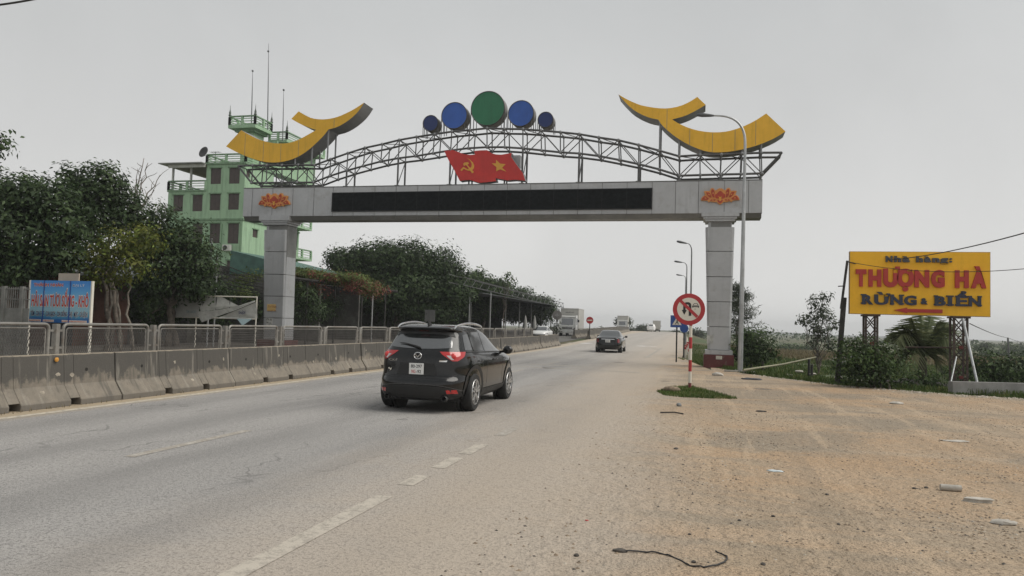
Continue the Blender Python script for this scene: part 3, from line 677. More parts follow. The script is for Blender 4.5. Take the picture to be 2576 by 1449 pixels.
for poly, cid, lb in ((RO, 'c4', 'right swoosh ornament'), (LOr, 'c2', 'left swoosh ornament')):
    pts = [g3(cid, x, y, YT) for x, y in dense(poly)]
    o = MB().prism([p+Vector((0, .012, 0)) for p in pts], (0, 1.12, 0)).build('swoosh_ornament', GREYSIDE, gate); o['label'] = lb
    MB().prism(pts, (0, .010, 0)).build('ornament_face', YEL, o)
for cid, x, ya, yb_ in (('c2', 1255, 1170, 1390), ('c2', 1050, 1075, 1325), ('c2', 1450, 1195, 1393), ('c2', 1650, 1152, 1328), ('c2', 2050, 905, 1005), ('c4', 1330, 537, 695), ('c4', 1560, 575, 768), ('c4', 1790, 545, 755), ('c4', 2000, 455, 698), ('c4', 1100, 332, 540)):
    pa, pb_ = g3(cid, x, ya, YT-.001), g3(cid, x, yb_, YT-.001); MB().box(pa.x-.009, pa.x+.009, YT-.003, YT-.0005, pb_.z, pa.z).build('panel_seam', SOFFIT, gate)
for cid, x, y0_, tx in (('c4', 1028, 490, 0), ('c4', 1222, 640, 0), ('c4', 1440, 735, 0), ('c4', 1860, 735, 0), ('c4', 2055, 690, 0), ('c2', 1600, 1345, 0), ('c2', 1790, 1240, 0), ('c2', 1975, 1040, 0), ('c2', 1200, 1390, 0), ('c2', 1400, 1400, 0)):
    p = g3(cid, x, y0_, YT); zt = float(np.interp(p.x, [v[0] for v in TT], [v[1] for v in TT]))
    for yy in (YT+.1, YT+TD): MB().tube([(p.x, yy, zt), (p.x, yy, p.z+.06)], .045, 8).build('ornament_post', GREYSIDE, gate)
# flag board
FL = [(800, 945), (910, 935), (990, 965), (1060, 990), (1130, 998), (1192, 992), (1182, 948), (1260, 940), (1345, 938), (1400, 975), (1460, 992), (1530, 995), (1655, 972), (1650, 1020), (1710, 1110), (1800, 1230), (1830, 1325), (1700, 1312), (1600, 1320), (1520, 1305), (1450, 1292), (1462, 1330), (1330, 1345), (1250, 1352), (1190, 1335), (1130, 1315), (1060, 1318), (1000, 1328), (940, 1210), (870, 1090), (830, 1010)]
YF = YG+.05
fl = MB().prism([g3('c3', x, y, YF)+Vector((0, .014, 0)) for x, y in FL], (0, .42, 0)).build('flag_board', GREYSIDE, gate)
MB().prism([g3('c3', x, y, YF) for x, y in FL], (0, .012, 0)).build('flag_face', RED, fl)
STAR = [(1460, 1060), (1510, 1108), (1580, 1115), (1535, 1160), (1590, 1210), (1512, 1180), (1460, 1205), (1465, 1152), (1403, 1105), (1458, 1105)]
MB().prism([g3('c3', x, y, YF-.02) for x, y in STAR], (0, .018, 0)).build('star', GOLD, fl)
sick = [(1085, 1032), (1130, 1060), (1165, 1095), (1182, 1135), (1175, 1170), (1150, 1195), (1110, 1198), (1075, 1188), (1050, 1172), (1025, 1200), (1005, 1190), (1045, 1150), (1060, 1158), (1095, 1178), (1125, 1172), (1148, 1145), (1150, 1110), (1130, 1070)]
MB().prism([g3('c3', x, y, YF-.02) for x, y in sick], (0, .018, 0)).build('sickle', GOLD, fl)
ham = [(1042, 1112), (1060, 1095), (1105, 1090), (1118, 1108), (1095, 1120), (1110, 1140), (1180, 1215), (1155, 1230), (1092, 1140), (1075, 1125), (1052, 1140)]
MB().prism([g3('c3', x, y, YF-.033) for x, y in ham], (0, .012, 0)).build('hammer', GOLD, fl)
for x in (1115, 1155, 1565, 1595):
    p = g3('c3', x, 1340, YF+.25); MB().tube([(p.x, YF+.25, ZT), (p.x, YF+.25, p.z+.25)], .04, 6).build('flag_post', TRUSS, fl)
bx = g3('c3', 1690, 1040, YF+.9); MB().box(bx.x-.1, bx.x+.35, YF+.7, YF+1.0, bx.z-.5, bx.z+.1).build('control_box', CLAD, gate)
# ------------------------------------------------------------------ vehicles
def pchip(xs, ys):
    xs, ys = np.array(xs, float), np.array(ys, float); h = np.diff(xs); d = np.diff(ys)/h; m = np.zeros(len(xs)); m[0], m[-1] = d[0], d[-1]
    for i in range(1, len(xs)-1):
        if d[i-1]*d[i] > 0: w1, w2 = 2*h[i]+h[i-1], h[i]+2*h[i-1]; m[i] = (w1+w2)/(w1/d[i-1]+w2/d[i])
    def f(x):
        i = int(np.clip(np.searchsorted(xs, x)-1, 0, len(xs)-2)); t = (x-xs[i])/h[i]; t = min(1, max(0, t))
        return float((2*t**3-3*t**2+1)*ys[i]+(t**3-2*t**2+t)*h[i]*m[i]+(-2*t**3+3*t**2)*ys[i+1]+(t**3-t**2)*h[i]*m[i+1])
    return f
class Shell:
    """car body as a stack of rounded plan outlines; panels are laid on the same surface"""
    def __init__(s, lv, n=4.6):
        z = [l[0] for l in lv]; s.z0, s.z1 = z[0], z[-1]; s.w, s.yr, s.yf = [pchip(z, [l[k] for l in lv]) for k in (1, 2, 3)]; s.n = n; s.zs = z
    def pt(s, t, z, off=0.):
        w, a, c = s.w(z)+off, (s.yf(z)-s.yr(z))/2+off, (s.yf(z)+s.yr(z))/2; e = 2/s.n
        cx, sy = math.cos(t), math.sin(t)
        return (w*math.copysign(abs(cx)**e, cx), c+a*math.copysign(abs(sy)**e, sy), z)
    def rear(s, x, z, off=.004):
        w, a, c = s.w(z)+off, (s.yf(z)-s.yr(z))/2+off, (s.yf(z)+s.yr(z))/2; return (x, c-a*max(0, 1-abs(x/w)**s.n)**(1/s.n), z)
    def front(s, x, z, off=.004):
        w, a, c = s.w(z)+off, (s.yf(z)-s.yr(z))/2+off, (s.yf(z)+s.yr(z))/2; return (x, c+a*max(0, 1-abs(x/w)**s.n)**(1/s.n), z)
    def side(s, y, z, sg=1, off=.004):
        w, a, c = s.w(z)+off, (s.yf(z)-s.yr(z))/2+off, (s.yf(z)+s.yr(z))/2; return (sg*w*max(0, 1-abs((y-c)/a)**s.n)**(1/s.n), y, z)
    def t_rear(s, x, z): return -math.acos(min(1, (abs(x)/s.w(z))**(s.n/2)))
    def t_side(s, y, z):
        a, c = (s.yf(z)-s.yr(z))/2, (s.yf(z)+s.yr(z))/2; v = (y-c)/a; return math.copysign(math.asin(min(1, abs(v)**(s.n/2))), v)
    def mesh(s, N=88, sub=3):
        zz = []
        for a, b in zip(s.zs[:-1], s.zs[1:]): zz += list(np.linspace(a, b, sub, endpoint=False))
        zz.append(s.zs[-1]); ang = np.linspace(0, 2*math.pi, N, endpoint=False)
        vs = [s.pt(t, z) for z in zz for t in ang]; k = len(zz)
        fs = [(i*N+j, i*N+(j+1) % N, (i+1)*N+(j+1) % N, (i+1)*N+j) for i in range(k-1) for j in range(N)]+[tuple(range(N))[::-1], tuple((k-1)*N+j for j in range(N))]
        return MB().add(vs, fs)
def cut(ob, cutters):
    """wheel wells: subtract cylinders for good"""
    for c in cutters:
        md = ob.modifiers.new('c', 'BOOLEAN'); md.object = c; md.operation = 'DIFFERENCE'; md.solver = 'EXACT'
    dg = bpy.context.evaluated_depsgraph_get(); me = bpy.data.meshes.new_from_object(ob.evaluated_get(dg)); ob.modifiers.clear(); old = ob.data; ob.data = me
    for c in cutters: m = c.data; bpy.data.objects.remove(c); bpy.data.meshes.remove(m)
    me.polygons.foreach_set('use_smooth', [True]*len(me.polygons)); me.set_sharp_from_angle(angle=RAD(38))
def loft(rows): return MB().grid(rows)
def lerp_rows(lo, hi, k, fn):
    return [[fn(a0+(b0-a0)*i/k, a1+(b1-a1)*i/k) for (a0, a1), (b0, b1) in zip(lo, hi)] for i in range(k+1)]
def wheel(par, x, y, r, wd, sg, spokes=5, detail=True):
    ax = (sg, 0, 0); c = (x, y, r)
    ty = MB().lathe([(r*.66, -wd*.5), (r*.9, -wd*.5), (r*.985, -wd*.40), (r, -wd*.2), (r, wd*.2), (r*.985, wd*.40), (r*.92, wd*.5), (r*.68, wd*.48), (r*.66, wd*.30), (r*.66, -wd*.5)], c, ax, 40)
    wh = ty.build('wheel', RUBBER, par, smooth=40)
    MB().lathe([(r*.67, wd*.47), (r*.64, wd*.49), (r*.60, wd*.40), (r*.58, wd*.15), (r*.2, wd*.10), (.001, wd*.1)], c, ax, 40).build('rim', BLACKP if detail else ALLOY, wh, smooth=40)
    ro = MB(); 
    ring = [(c[0]+sg*wd*.47, c[1]+r*.645*math.cos(a), c[2]+r*.645*math.sin(a)) for a in np.linspace(0, 2*math.pi, 37)]; ro.tube(ring, .012, 6, False)
    if detail:
        for k in range(spokes):
            for dd in (-.13, .13):
                a = 2*math.pi*k/spokes+.3; b = a+dd*1.35
                p0 = Vector((c[0]+sg*wd*.36, c[1]+r*.10*math.cos(a+dd*2), c[2]+r*.10*math.sin(a+dd*2))); p1 = Vector((c[0]+sg*wd*.45, c[1]+r*.62*math.cos(b), c[2]+r*.62*math.sin(b)))
                ro.bar(p0, p1, .03, .058, up=(sg, 0, 0))
        ro.lathe([(.065, wd*.33), (.06, wd*.40), (.02, wd*.42)], c, ax, 16)
    ro.build('spokes', ALLOY, wh, smooth=40)
    return wh
def plate(par, s, x, z, w_, h_, lines, y=None, off=.02):
    yy = (s.rear(x, z)[1] if y is None else y)-off
    p = MB().box(x-w_/2, x+w_/2, yy-.012, yy, z-h_/2, z+h_/2).build('licence_plate', mat('plate_white', (.72, .72, .70), .4, 0, .03), par, bevel=.003)
    for (tx, dx, dz, tw, th, m) in lines: text(MB(), tx, (x+dx, yy-.0125, z+dz), (1, 0, 0), (0, 0, 1), tw, th, .002, .006).build('plate_text', m, p)
    return p

BLACKCAR = mat('black_car_paint', (.0035, .0038, .004), .16, 0, .05, coat=.45); BLACKCAR.node_tree.nodes['Principled BSDF'].inputs['Specular IOR Level'].default_value = .35
LAMPR = mat('lamp_red', (.40, .012, .012), .12, 0, .05, 4, coat=1.); LAMPW = mat('lamp_clear', (.50, .48, .47), .12, .3, .05, 4, coat=1.)
PRED = mat('plate_red', (.5, .04, .03), .5)
def suv(loc, rz, label):
    t = thing('suv', label, 'car', loc, rz, local=True)
    s = Shell([(.23, .70, .20, 4.28), (.27, .82, .08, 4.38), (.34, .885, .035, 4.46), (.44, .905, .008, 4.51), (.53, .912, .0, 4.54), (.60, .915, .012, 4.53), (.645, .916, .05, 4.52), (.70, .918, .085, 4.50), (.82, .922, .10, 4.45), (.93, .915, .105, 4.34), (1.0, .903, .115, 4.1), (1.06, .885, .135, 3.72), (1.11, .855, .16, 3.42), (1.17, .822, .20, 3.22), (1.27, .775, .29, 3.0), (1.38, .728, .39, 2.78), (1.46, .692, .465, 2.58), (1.50, .672, .475, 2.46), (1.535, .652, .40, 2.34), (1.57, .622, .37, 2.2), (1.60, .575, .43, 2.05), (1.625, .50, .60, 1.88), (1.643, .38, .85, 1.7), (1.65, .2, 1.1, 1.5)])
    body = s.mesh().build('body', BLACKCAR, t); R = .365
    cut(body, [MB().lathe([(.43, -.2), (.43, .2)], (sx*.82, y, .37), (1, 0, 0), 48).build('k', BLACKCAR) for sx in (-1, 1) for y in (.92, 3.62)])
    for sx in (-1, 1):
        for y in (.92, 3.62):
            MB().lathe([(.425, -.01), (.425, .05)], (sx*.64, y, .37), (1, 0, 0), 40).build('wheel_well', BLACKP, body)
            a = [s.side(y+.445*math.cos(u), .37+.445*math.sin(u), sx, .004) for u in np.linspace(-.28, math.pi+.28, 40)]
            b = [s.side(y+.515*math.cos(u), .37+.515*math.sin(u), sx, .012) for u in np.linspace(-.24, math.pi+.24, 40)]
            MB().grid([a, b]).build('arch_trim', BLACKP, body, smooth=60)
            wheel(t, sx*.80, y, R, .225, sx)
        # sill cladding, windows, pillars, seams
        MB().grid(lerp_rows([(y, .26) for y in np.linspace(1.40, 3.14, 12)], [(y, .40) for y in np.linspace(1.40, 3.14, 12)], 3, lambda y, z: s.side(y, z, sx, .012))).build('sill_trim', BLACKP, body, smooth=60)
        gl = lambda y, z: s.side(y, z, sx, .005)
        MB().grid(lerp_rows([(y, 1.14-.02*(y-1.2)) for y in np.linspace(1.72, 2.98, 9)], [(y, 1.50) for y in np.linspace(1.78, 2.20, 9)], 6, gl)).build('side_window', GLASSD, body, smooth=60)
        MB().grid(lerp_rows([(y, 1.15) for y in np.linspace(.98, 1.66, 7)], [(y, 1.505) for y in np.linspace(1.05, 1.72, 7)], 6, gl)).build('side_window', GLASSD, body, smooth=60)
        MB().grid(lerp_rows([(y, 1.17) for y in np.linspace(.58, .92, 5)], [(y, 1.45+.1*(y-.7)) for y in np.linspace(.74, .98, 5)], 6, gl)).build('side_window', GLASSD, body, smooth=60)
        for ya, za, yb, zb in ((1.69, .42, 1.70, 1.12), (1.06, .80, .98, 1.12), (2.92, .42, 2.98, 1.10)):
            MB().grid(lerp_rows([(ya-.005, za), (ya+.005, za)], [(yb-.005, zb), (yb+.005, zb)], 12, lambda y, z: s.side(y, z, sx, .003))).build('door_seam', INK, body)
        MB().grid(lerp_rows([(y, 1.118-.02*(y-1.2)) for y in np.linspace(.60, 3.05, 20)], [(y, 1.138-.02*(y-1.2)) for y in np.linspace(.60, 3.05, 20)], 1, lambda y, z: s.side(y, z, sx, .008))).build('belt_trim', BLACKP, body)
        for y in (1.22, 2.30):
            h = [s.side(yy, .955, sx, o_) for yy, o_ in ((y-.09, .006), (y-.06, .035), (y+.06, .035), (y+.09, .006))]; MB().tube(h, .013, 8).build('door_handle', BLACKCAR, body, smooth=60)
        mir = MB().ball((sx*1.02, 2.98, 1.13), .13, 14, 10, (.85, .62, .72)).bar((sx*.84, 2.98, 1.08), (sx*1.0, 2.98, 1.10), .06, .05); mir.build('mirror', BLACKCAR, t, smooth=60)
        rl = [(sx*(.57+.02*math.sin(u*math.pi)), .52+1.95*u, 1.572+.105*math.sin(math.pi*min(1, max(0, u)))**.45-.005*u) for u in np.linspace(0, 1, 20)]
        MB().tube(rl, [.010+.016*math.sin(math.pi*min(1, max(.0, (k+.6)/20)))**.5 for k in range(20)], 8).build('roof_rail', CHROME, t, smooth=60)
        # tail lamps wrap the corner
        def lamp(zlo, zhi, xin, yout, m, nm, off=.007, tf=(0, 1), par=None):
            rows = []
            for z in np.linspace(zlo, zhi, 7):
                t0 = s.t_rear(xin(z), z); t1 = s.t_side(yout(z), z); t0, t1 = t0+(t1-t0)*tf[0], t0+(t1-t0)*tf[1]
                row = [s.pt(u, z, off) for u in np.linspace(t0, t1, 16)]
                rows.append([(sx*p[0], p[1], p[2]) for p in row])
            return MB().grid(rows).build(nm, m, par or t, smooth=60)
        f1 = lambda z: float(np.interp(z, [.965, 1.09, 1.145], [.66, .46, .40])); f2 = lambda z: float(np.interp(z, [.965, 1.05, 1.145], [.28, .46, .58]))
        lp = lamp(.972, 1.142, f1, f2, LAMPR, 'tail_lamp')
        lamp(.995, 1.075, f1, f2, LAMPW, 'reverse_lens', .010, (.10, .34), lp)
        lc = s.pt((s.t_rear(f1(1.06), 1.06)*.62+s.t_side(f2(1.06), 1.06)*.38), 1.058, .0)
        MB().ball((sx*lc[0], lc[1], lc[2]), .058, 14, 10, (1, .7, 1)).build('lamp_bulb', mat('lamp_red_bright', (.60, .02, .02), .1, 0, .03, coat=1.), lp, smooth=60)
        MB().grid(lerp_rows([(sx*.60, .375), (sx*.70, .375), (sx*.76, .37)], [(sx*.585, .44), (sx*.70, .445), (sx*.745, .445)], 2, lambda x, z: s.rear(x, z, .012))).build('reflector', LAMPR, t)
        MB().lathe([(.050, -.12), (.056, .0), (.050, .012), (.043, .0), (.04, -.1)], (sx*.56, .06, .285), (0, -1, 0), 20).build('exhaust', mat('dark_steel', (.12, .12, .12), .35, .8), t, smooth=50)
        # roof edge: lamp head on the front
        lampf = [[s.pt(u, z, .006) for u in np.linspace(.5, 1.15, 8)] for z in np.linspace(.78, .92, 4)]; MB().grid([[(sx*p[0], p[1], p[2]) for p in r] for r in lampf]).build('headlamp', LAMPW, t, smooth=60)
    # bumper lower cladding, tailgate glass, spoiler
    MB().grid(lerp_rows([(x, .245+.03*abs(x/.8)**3) for x in np.linspace(-.80, .80, 25)], [(x, .515-.10*abs(x/.8)**4) for x in np.linspace(-.80, .80, 25)], 6, lambda x, z: s.rear(x, z, .008))).build('bumper_trim', BLACKP, t, smooth=60)
    MB().grid(lerp_rows([(x, .53-.11*abs(x/.8)**4) for x in np.linspace(-.82, .82, 25)], [(x, .545-.11*abs(x/.8)**4) for x in np.linspace(-.82, .82, 25)], 1, lambda x, z: s.rear(x, z, .011))).build('bumper_crease', mat('dark_edge', (.05, .05, .05), .3), t)
    gw = lambda z: float(np.interp(z, [1.19, 1.3, 1.45], [.60, .585, .50]))
    MB().grid([[s.rear(f*gw(z), 1.185+(z-1.185)*1+.028*(f*f) if i == 0 else z, .006) for f in np.linspace(-1, 1, 23)] for i, z in enumerate(np.linspace(1.185, 1.452, 9))]).build('rear_window', GLASSD, t, smooth=60)
    MB().grid([[s.rear(f*(.60-.06*((z-1.455)/.09)), z-.05*f*f*f*f, .008) for f in np.linspace(-1, 1, 23)] for z in np.linspace(1.458, 1.545, 5)]).build('spoiler', BLACKP, t, smooth=60)
    MB().grid([[s.rear(f*.09, z, .012) for f in np.linspace(-1, 1, 7)] for z in (1.505, 1.525)]).build('brake_light', mat('brake_lamp', (.10, .01, .01), .2), t)
    wp = [s.rear(x, z, .035) for x, z in ((.02, 1.20), (-.10, 1.235), (-.30, 1.275), (-.42, 1.285))]; MB().tube(wp, [.022, .016, .011, .007], 8).build('wiper', BLACKP, t, smooth=60)
    for lo, hi in (([(-.72, .655), (.72, .655)], [(-.72, .663), (.72, .663)]),):
        MB().grid(lerp_rows([(x, .656+.09*max(0, abs(x)-.62)*6) for x in np.linspace(-.74, .74, 25)], [(x, .668+.09*max(0, abs(x)-.62)*6) for x in np.linspace(-.74, .74, 25)], 1, lambda x, z: s.rear(x, z, .002))).build('tailgate_seam', INK, t)
    MB().grid(lerp_rows([(x, .70) for x in np.linspace(-.40, .40, 9)], [(x, .92) for x in np.linspace(-.33, .33, 9)], 4, lambda x, z: s.rear(x, z, .004))).build('plate_recess', BLACKP, t, smooth=60)
    plate(t, s, 0, .815, .285, .205, (('80-297', -.105, .018, .215, .062, INK), ('NG', -.09, -.078, .075, .062, PRED), ('-92', .0, -.078, .095, .062, INK)))
    yb = s.rear(0, 1.06)[1]-.012
    ring = [(.071*math.cos(a), yb-.0, 1.055+.060*math.sin(a)) for a in np.linspace(0, 2*math.pi, 41)]; em = MB().tube(ring, .0085, 8, False).build('emblem', CHROME, t, smooth=60)
    wing = [(-.070, 1.072), (-.040, 1.080), (-.018, 1.062), (0, 1.040), (.018, 1.062), (.040, 1.080), (.070, 1.072), (.050, 1.064), (.036, 1.060), (.018, 1.036), (0, 1.016), (-.018, 1.036), (-.036, 1.060), (-.050, 1.064)]
    MB().prism([(x, yb-.008, z) for x, z in wing], (0, .012, 0)).build('emblem_wing', CHROME, em)
    yl = s.rear(-.5, .985)[1]-.010
    text(MB(), 'CX-5', (-.565, yl, .945), (1, 0, 0), (0, 0, 1), .165, .045, .006, .018).build('badge', CHROME, t)
    MB().prism([(x, s.rear(x, .965)[1]-.008, z) for x, z in ((.42, .955), (.56, .955), (.572, .985), (.432, .985))], (0, .005, 0)).build('badge', CHROME, t)
    bird = [(-.60, .80), (-.57, .822), (-.535, .80), (-.505, .815), (-.52, .775), (-.55, .755), (-.545, .785), (-.575, .79)]
    MB().prism([(x, s.rear(x, z)[1]-.008, z) for x, z in bird], (0, .005, 0)).build('sticker', SIGNW, t)
    MB().prism([(0, .62, 1.625), (0, .56, 1.70), (0, .62, 1.715), (0, .80, 1.64)], (.022, 0, 0)).build('roof_antenna', BLACKP, t, bevel=.006)
    MB().grid([[s.front(f*.62*(1-.15*(z-1.15)), z, .006) for f in np.linspace(-1, 1, 13)] for z in np.linspace(1.13, 1.48, 7)]).build('windscreen', GLASSD, t, smooth=60)
    MB().box(-.72, .72, .45, 4.2, .20, .26).build('underbody', BLACKP, t)
    return t
MZ = gp(1208, 1030)
car_r = .5
MZ = suv((-4.93, 12.88, zr(13)), RAD(.3), 'black five door suv with silver roof rails driving away, nearest car')

MZ.scale = (.97, .97, .97)
def sedan(loc, rz, label, paint, group=None, face='rear'):
    t = thing('sedan', label, 'car', loc, rz, group, local=True)
    s = Shell([(.20, .68, .16, 4.25), (.26, .80, .05, 4.36), (.36, .845, .01, 4.42), (.48, .86, .0, 4.45), (.60, .865, .01, 4.44), (.72, .865, .035, 4.40), (.84, .855, .05, 4.25), (.91, .84, .06, 4.0), (.955, .81, .10, 3.7), (.985, .78, .24, 3.42), (1.01, .755, .48, 3.25), (1.05, .735, .66, 3.12), (1.15, .69, .86, 2.95), (1.28, .63, 1.10, 2.70), (1.36, .58, 1.28, 2.5), (1.41, .52, 1.48, 2.3), (1.435, .42, 1.65, 2.1), (1.445, .25, 1.8, 1.95)])
    body = s.mesh(64, 2).build('body', paint, t)
    cut(body, [MB().lathe([(.37, -.2), (.37, .2)], (sx*.78, y, .31), (1, 0, 0), 32).build('k', paint) for sx in (-1, 1) for y in (.92, 3.5)])
    for sx in (-1, 1):
        for y in (.92, 3.5):
            MB().lathe([(.36, -.01), (.36, .05)], (sx*.60, y, .31), (1, 0, 0), 32).build('wheel_well', BLACKP, body); wheel(t, sx*.755, y, .31, .19, sx, detail=face == 'rear')
        gl = lambda y, z: s.side(y, z, sx, .005)
        MB().grid(lerp_rows([(y, 1.0) for y in np.linspace(1.95, 3.0, 7)], [(y, 1.33) for y in np.linspace(1.98, 2.45, 7)], 4, gl)).build('side_window', GLASSD, body, smooth=60)
        MB().grid(lerp_rows([(y, 1.03) for y in np.linspace(1.0, 1.88, 7)], [(y, 1.33) for y in np.linspace(1.35, 1.92, 7)], 4, gl)).build('side_window', GLASSD, body, smooth=60)
        MB().ball((sx*.93, 2.95, 1.02), .11, 10, 8, (.9, .6, .65)).bar((sx*.74, 2.95, .98), (sx*.9, 2.95, 1.0), .05, .04).build('mirror', paint if face == 'front' else BLACKP, t, smooth=60)
        if face == 'rear':
            rows = []
            for z in np.linspace(.66, .885, 6):
                t0, t1 = s.t_rear(.60, z), s.t_side(.28, z); rows.append([(sx*p[0], p[1], p[2]) for p in (s.pt(u, z, .006) for u in np.linspace(t0, t1, 10))])
            MB().grid(rows).build('tail_lamp', mat('lamp_red_dark', (.20, .015, .02), .2, 0, .05, 4, coat=1.), t, smooth=60)
        else:
            rows = []
            for z in np.linspace(.64, .80, 5): rows.append([(sx*p[0], p[1], p[2]) for p in (s.pt(u, z, .006) for u in np.linspace(.35, 1.05, 8))])
            MB().grid(rows).build('headlamp', LAMPW, t, smooth=60)
    MB().grid([[s.rear(f*np.interp(z, [1.02, 1.38], [.66, .50]), z, .006) for f in np.linspace(-1, 1, 15)] for z in np.linspace(1.015, 1.375, 8)]).build('rear_window', GLASSD, t, smooth=60)
    MB().grid([[s.front(f*np.interp(z, [1.0, 1.38], [.66, .52]), z, .006) for f in np.linspace(-1, 1, 15)] for z in np.linspace(1.0, 1.38, 8)]).build('windscreen', GLASSD, t, smooth=60)
    if face == 'rear':
        MB().grid([[s.rear(x, z, .02) for x in np.linspace(-.42, .42, 11)] for z in (.855, .885)]).build('trim_bar', CHROME, t)
        pp = plate(t, s, 0, .745, .31, .17, ()); sb_ = MB(); yy = s.rear(0, .745)[1]-.0325; scribble(sb_, (-.09, yy, .753), .18, .055, 4, 1); scribble(sb_, (-.12, yy, .68), .24, .055, 5, 2); sb_.build('plate_text', INK, pp)
        MB().grid(lerp_rows([(x, .36) for x in np.linspace(-.78, .78, 15)], [(x, .56) for x in np.linspace(-.80, .80, 15)], 3, lambda x, z: s.rear(x, z, .008))).build('bumper', paint, t, smooth=60)
        MB().box(.28, .42, 1.05, 1.12, 1.06, 1.09).build('tissue_box', SIGNW, t)
    else:
        MB().grid(lerp_rows([(x, .46-.05*abs(x)) for x in np.linspace(-.66, .66, 15)], [(x, .60+.03*abs(x)) for x in np.linspace(-.70, .70, 15)], 3, lambda x, z: s.front(x, z, .008))).build('grille', BLACKP, t, smooth=60)
    return t
sp_ = onX(*q('c8', 1330, 885), -6.35)
sL, sR = gp(*q('c8', 1300, 882)), gp(*q('c8', 1650, 885))
SY = .5*(sL.y+sR.y)-.8
sedan((-5.68, 48.8, zr(50)), RAD(.8), 'black saloon car with white licence plate driving away mid distance', mat('black_car_paint', (0, 0, 0)))
wc = sedan((-15.75, 79.2, zr(76)-.2), RAD(181), 'white saloon car coming towards us behind the end of the barrier', WHITE, face='front')

def far_suv(loc, rz):
    t = thing('suv', 'small white suv driving away at the crest of the road', 'car', loc, rz, local=True)
    s = Shell([(.23, .74, .16, 4.3), (.34, .89, .03, 4.46), (.53, .915, .0, 4.54), (.70, .918, .05, 4.50), (.93, .915, .08, 4.34), (1.03, .89, .12, 3.9), (1.12, .85, .16, 3.4), (1.27, .775, .29, 3.0), (1.46, .692, .42, 2.58), (1.57, .622, .40, 2.2), (1.63, .50, .60, 1.88), (1.65, .2, 1.1, 1.5)])
    body = s.mesh(48, 2).build('body', WHITE, t)
    for sx in (-1, 1):
        for y in (.92, 3.62): wheel(t, sx*.82, y, .36, .22, sx, detail=False)
        MB().grid([[s.rear(sx*x, z, .006) for x in (.55, .7, .82)] for z in (.92, 1.08)]).build('tail_lamp', LAMPR, t)
    MB().grid([[s.rear(f*.64, z, .006) for f in np.linspace(-1, 1, 9)] for z in np.linspace(1.16, 1.46, 5)]).build('rear_window', GLASSD, t, smooth=60)
    MB().grid([[s.rear(x, z, .008) for x in np.linspace(-.8, .8, 9)] for z in (.27, .5)]).build('bumper', BLACKP, t)
    return t
ws = atD(1640.5, 836, 158); far_suv((ws.x-.2, ws.y, zr(ws.y)), RAD(4))

CABW = mat('cab_white', (.55, .55, .53), .4, 0, .06, 2, coat=.4, grime=(.33, .29, .24), gamt=.25); BOXG = mat('cargo_box', (.42, .41, .38), .5, .1, .08, 1)
def truck(loc, rz, label, scale=1., back=False, txt=True):
    t = thing('box_truck', label, 'truck', loc, rz, local=True); t.scale = (scale,)*3
    bx = MB().box(-1.12, 1.12, 0, 5.7, 1.05, 3.55).build('cargo_box', BOXG, t, bevel=.03)
    for x in (-1.12, 1.12): MB().box(x-.03, x+.03, .0, 5.72, 3.52, 3.58).build('box_edge', CABW, bx)
    MB().box(-1.15, 1.15, 5.68, 5.74, 3.50, 3.58).build('box_edge', CABW, bx)
    cab = MB().prism([(-1.06, 5.85, .55), (-1.06, 7.52, .55), (-1.06, 7.60, .80), (-1.06, 7.58, 1.35), (-1.06, 7.30, 2.45), (-1.06, 7.05, 2.62), (-1.06, 5.9, 2.62)], (2.12, 0, 0)).build('cab', CABW, t, bevel=.07)
    def fy(z): return float(np.interp(z, [.8, 1.35, 2.45], [7.60, 7.58, 7.30]))
    MB().grid([[(x, fy(z)+.012-.03*abs(x)**3, z) for x in np.linspace(-.93, .93, 9)] for z in np.linspace(1.50, 2.30, 4)]).build('windscreen', GLASSD, cab)
    MB().box(-1.0, 1.0, 7.10, 7.33, 2.42, 2.52).build('sun_visor', CABW, cab, bevel=.02)
    MB().box(-.62, .62, 7.585, 7.615, .98, 1.22).build('grille', BLACKP, cab)
    for z in (1.03, 1.10, 1.17): MB().box(-.55, .55, 7.61, 7.625, z-.012, z+.012).build('grille_bar', CHROME, cab)
    MB().ball((0, 7.625, 1.26), .07, 10, 8, (1.3, .2, .8)).build('emblem', CHROME, cab)
    MB().box(-1.08, 1.08, 7.45, 7.68, .50, .82).build('bumper', CABW, t, bevel=.04)
    for sx in (-1, 1):
        MB().prism([(sx*.62, 7.60, .92), (sx*1.02, 7.56, .88), (sx*1.03, 7.56, 1.28), (sx*.92, 7.58, 1.18)], (0, .025, 0)).build('headlamp', mat('truck_lamp', (.2, .2, .2), .15, .4, .1, 5, coat=1.), cab)
        MB().box(sx*.72-.22, sx*.72+.22, 7.67, 7.70, .58, .70).build('fog_lamp', LAMPW, t)
        MB().box(sx*1.32-.11, sx*1.32+.11, 7.15, 7.25, 1.85, 2.15).bar((sx*1.05, 7.2, 2.3), (sx*1.32, 7.2, 2.12), .03).build('mirror', BLACKP, cab)
        MB().grid([[(sx*1.075, y, z) for y in (6.1, 7.2-.2*(z-1.5))] for z in (1.5, 2.3)]).build('side_window', GLASSD, cab)
        for y in (1.25, 6.75): wheel(t, sx*.88, y, .42, .30, sx, detail=False)
        MB().box(sx*.45-.05, sx*.45+.05, .2, 6.0, .75, 1.04).build('chassis_rail', BLACKP, t)
    if txt: scribble(MB(), (-.55, 5.701, 2.98), 1.0, .17, 7, 3, 1., .008).build('lettering', mat('faded_ink', (.10, .10, .10), .7), bx)
    if back:
        for sx in (-1, 1): MB().box(sx*.55-.52, sx*.55+.52, -.025, -.003, 1.12, 3.48).build('rear_door', BOXG, bx)
        MB().box(-1.0, 1.0, -.02, .1, .55, .75).build('bumper', BLACKP, t)
    return t
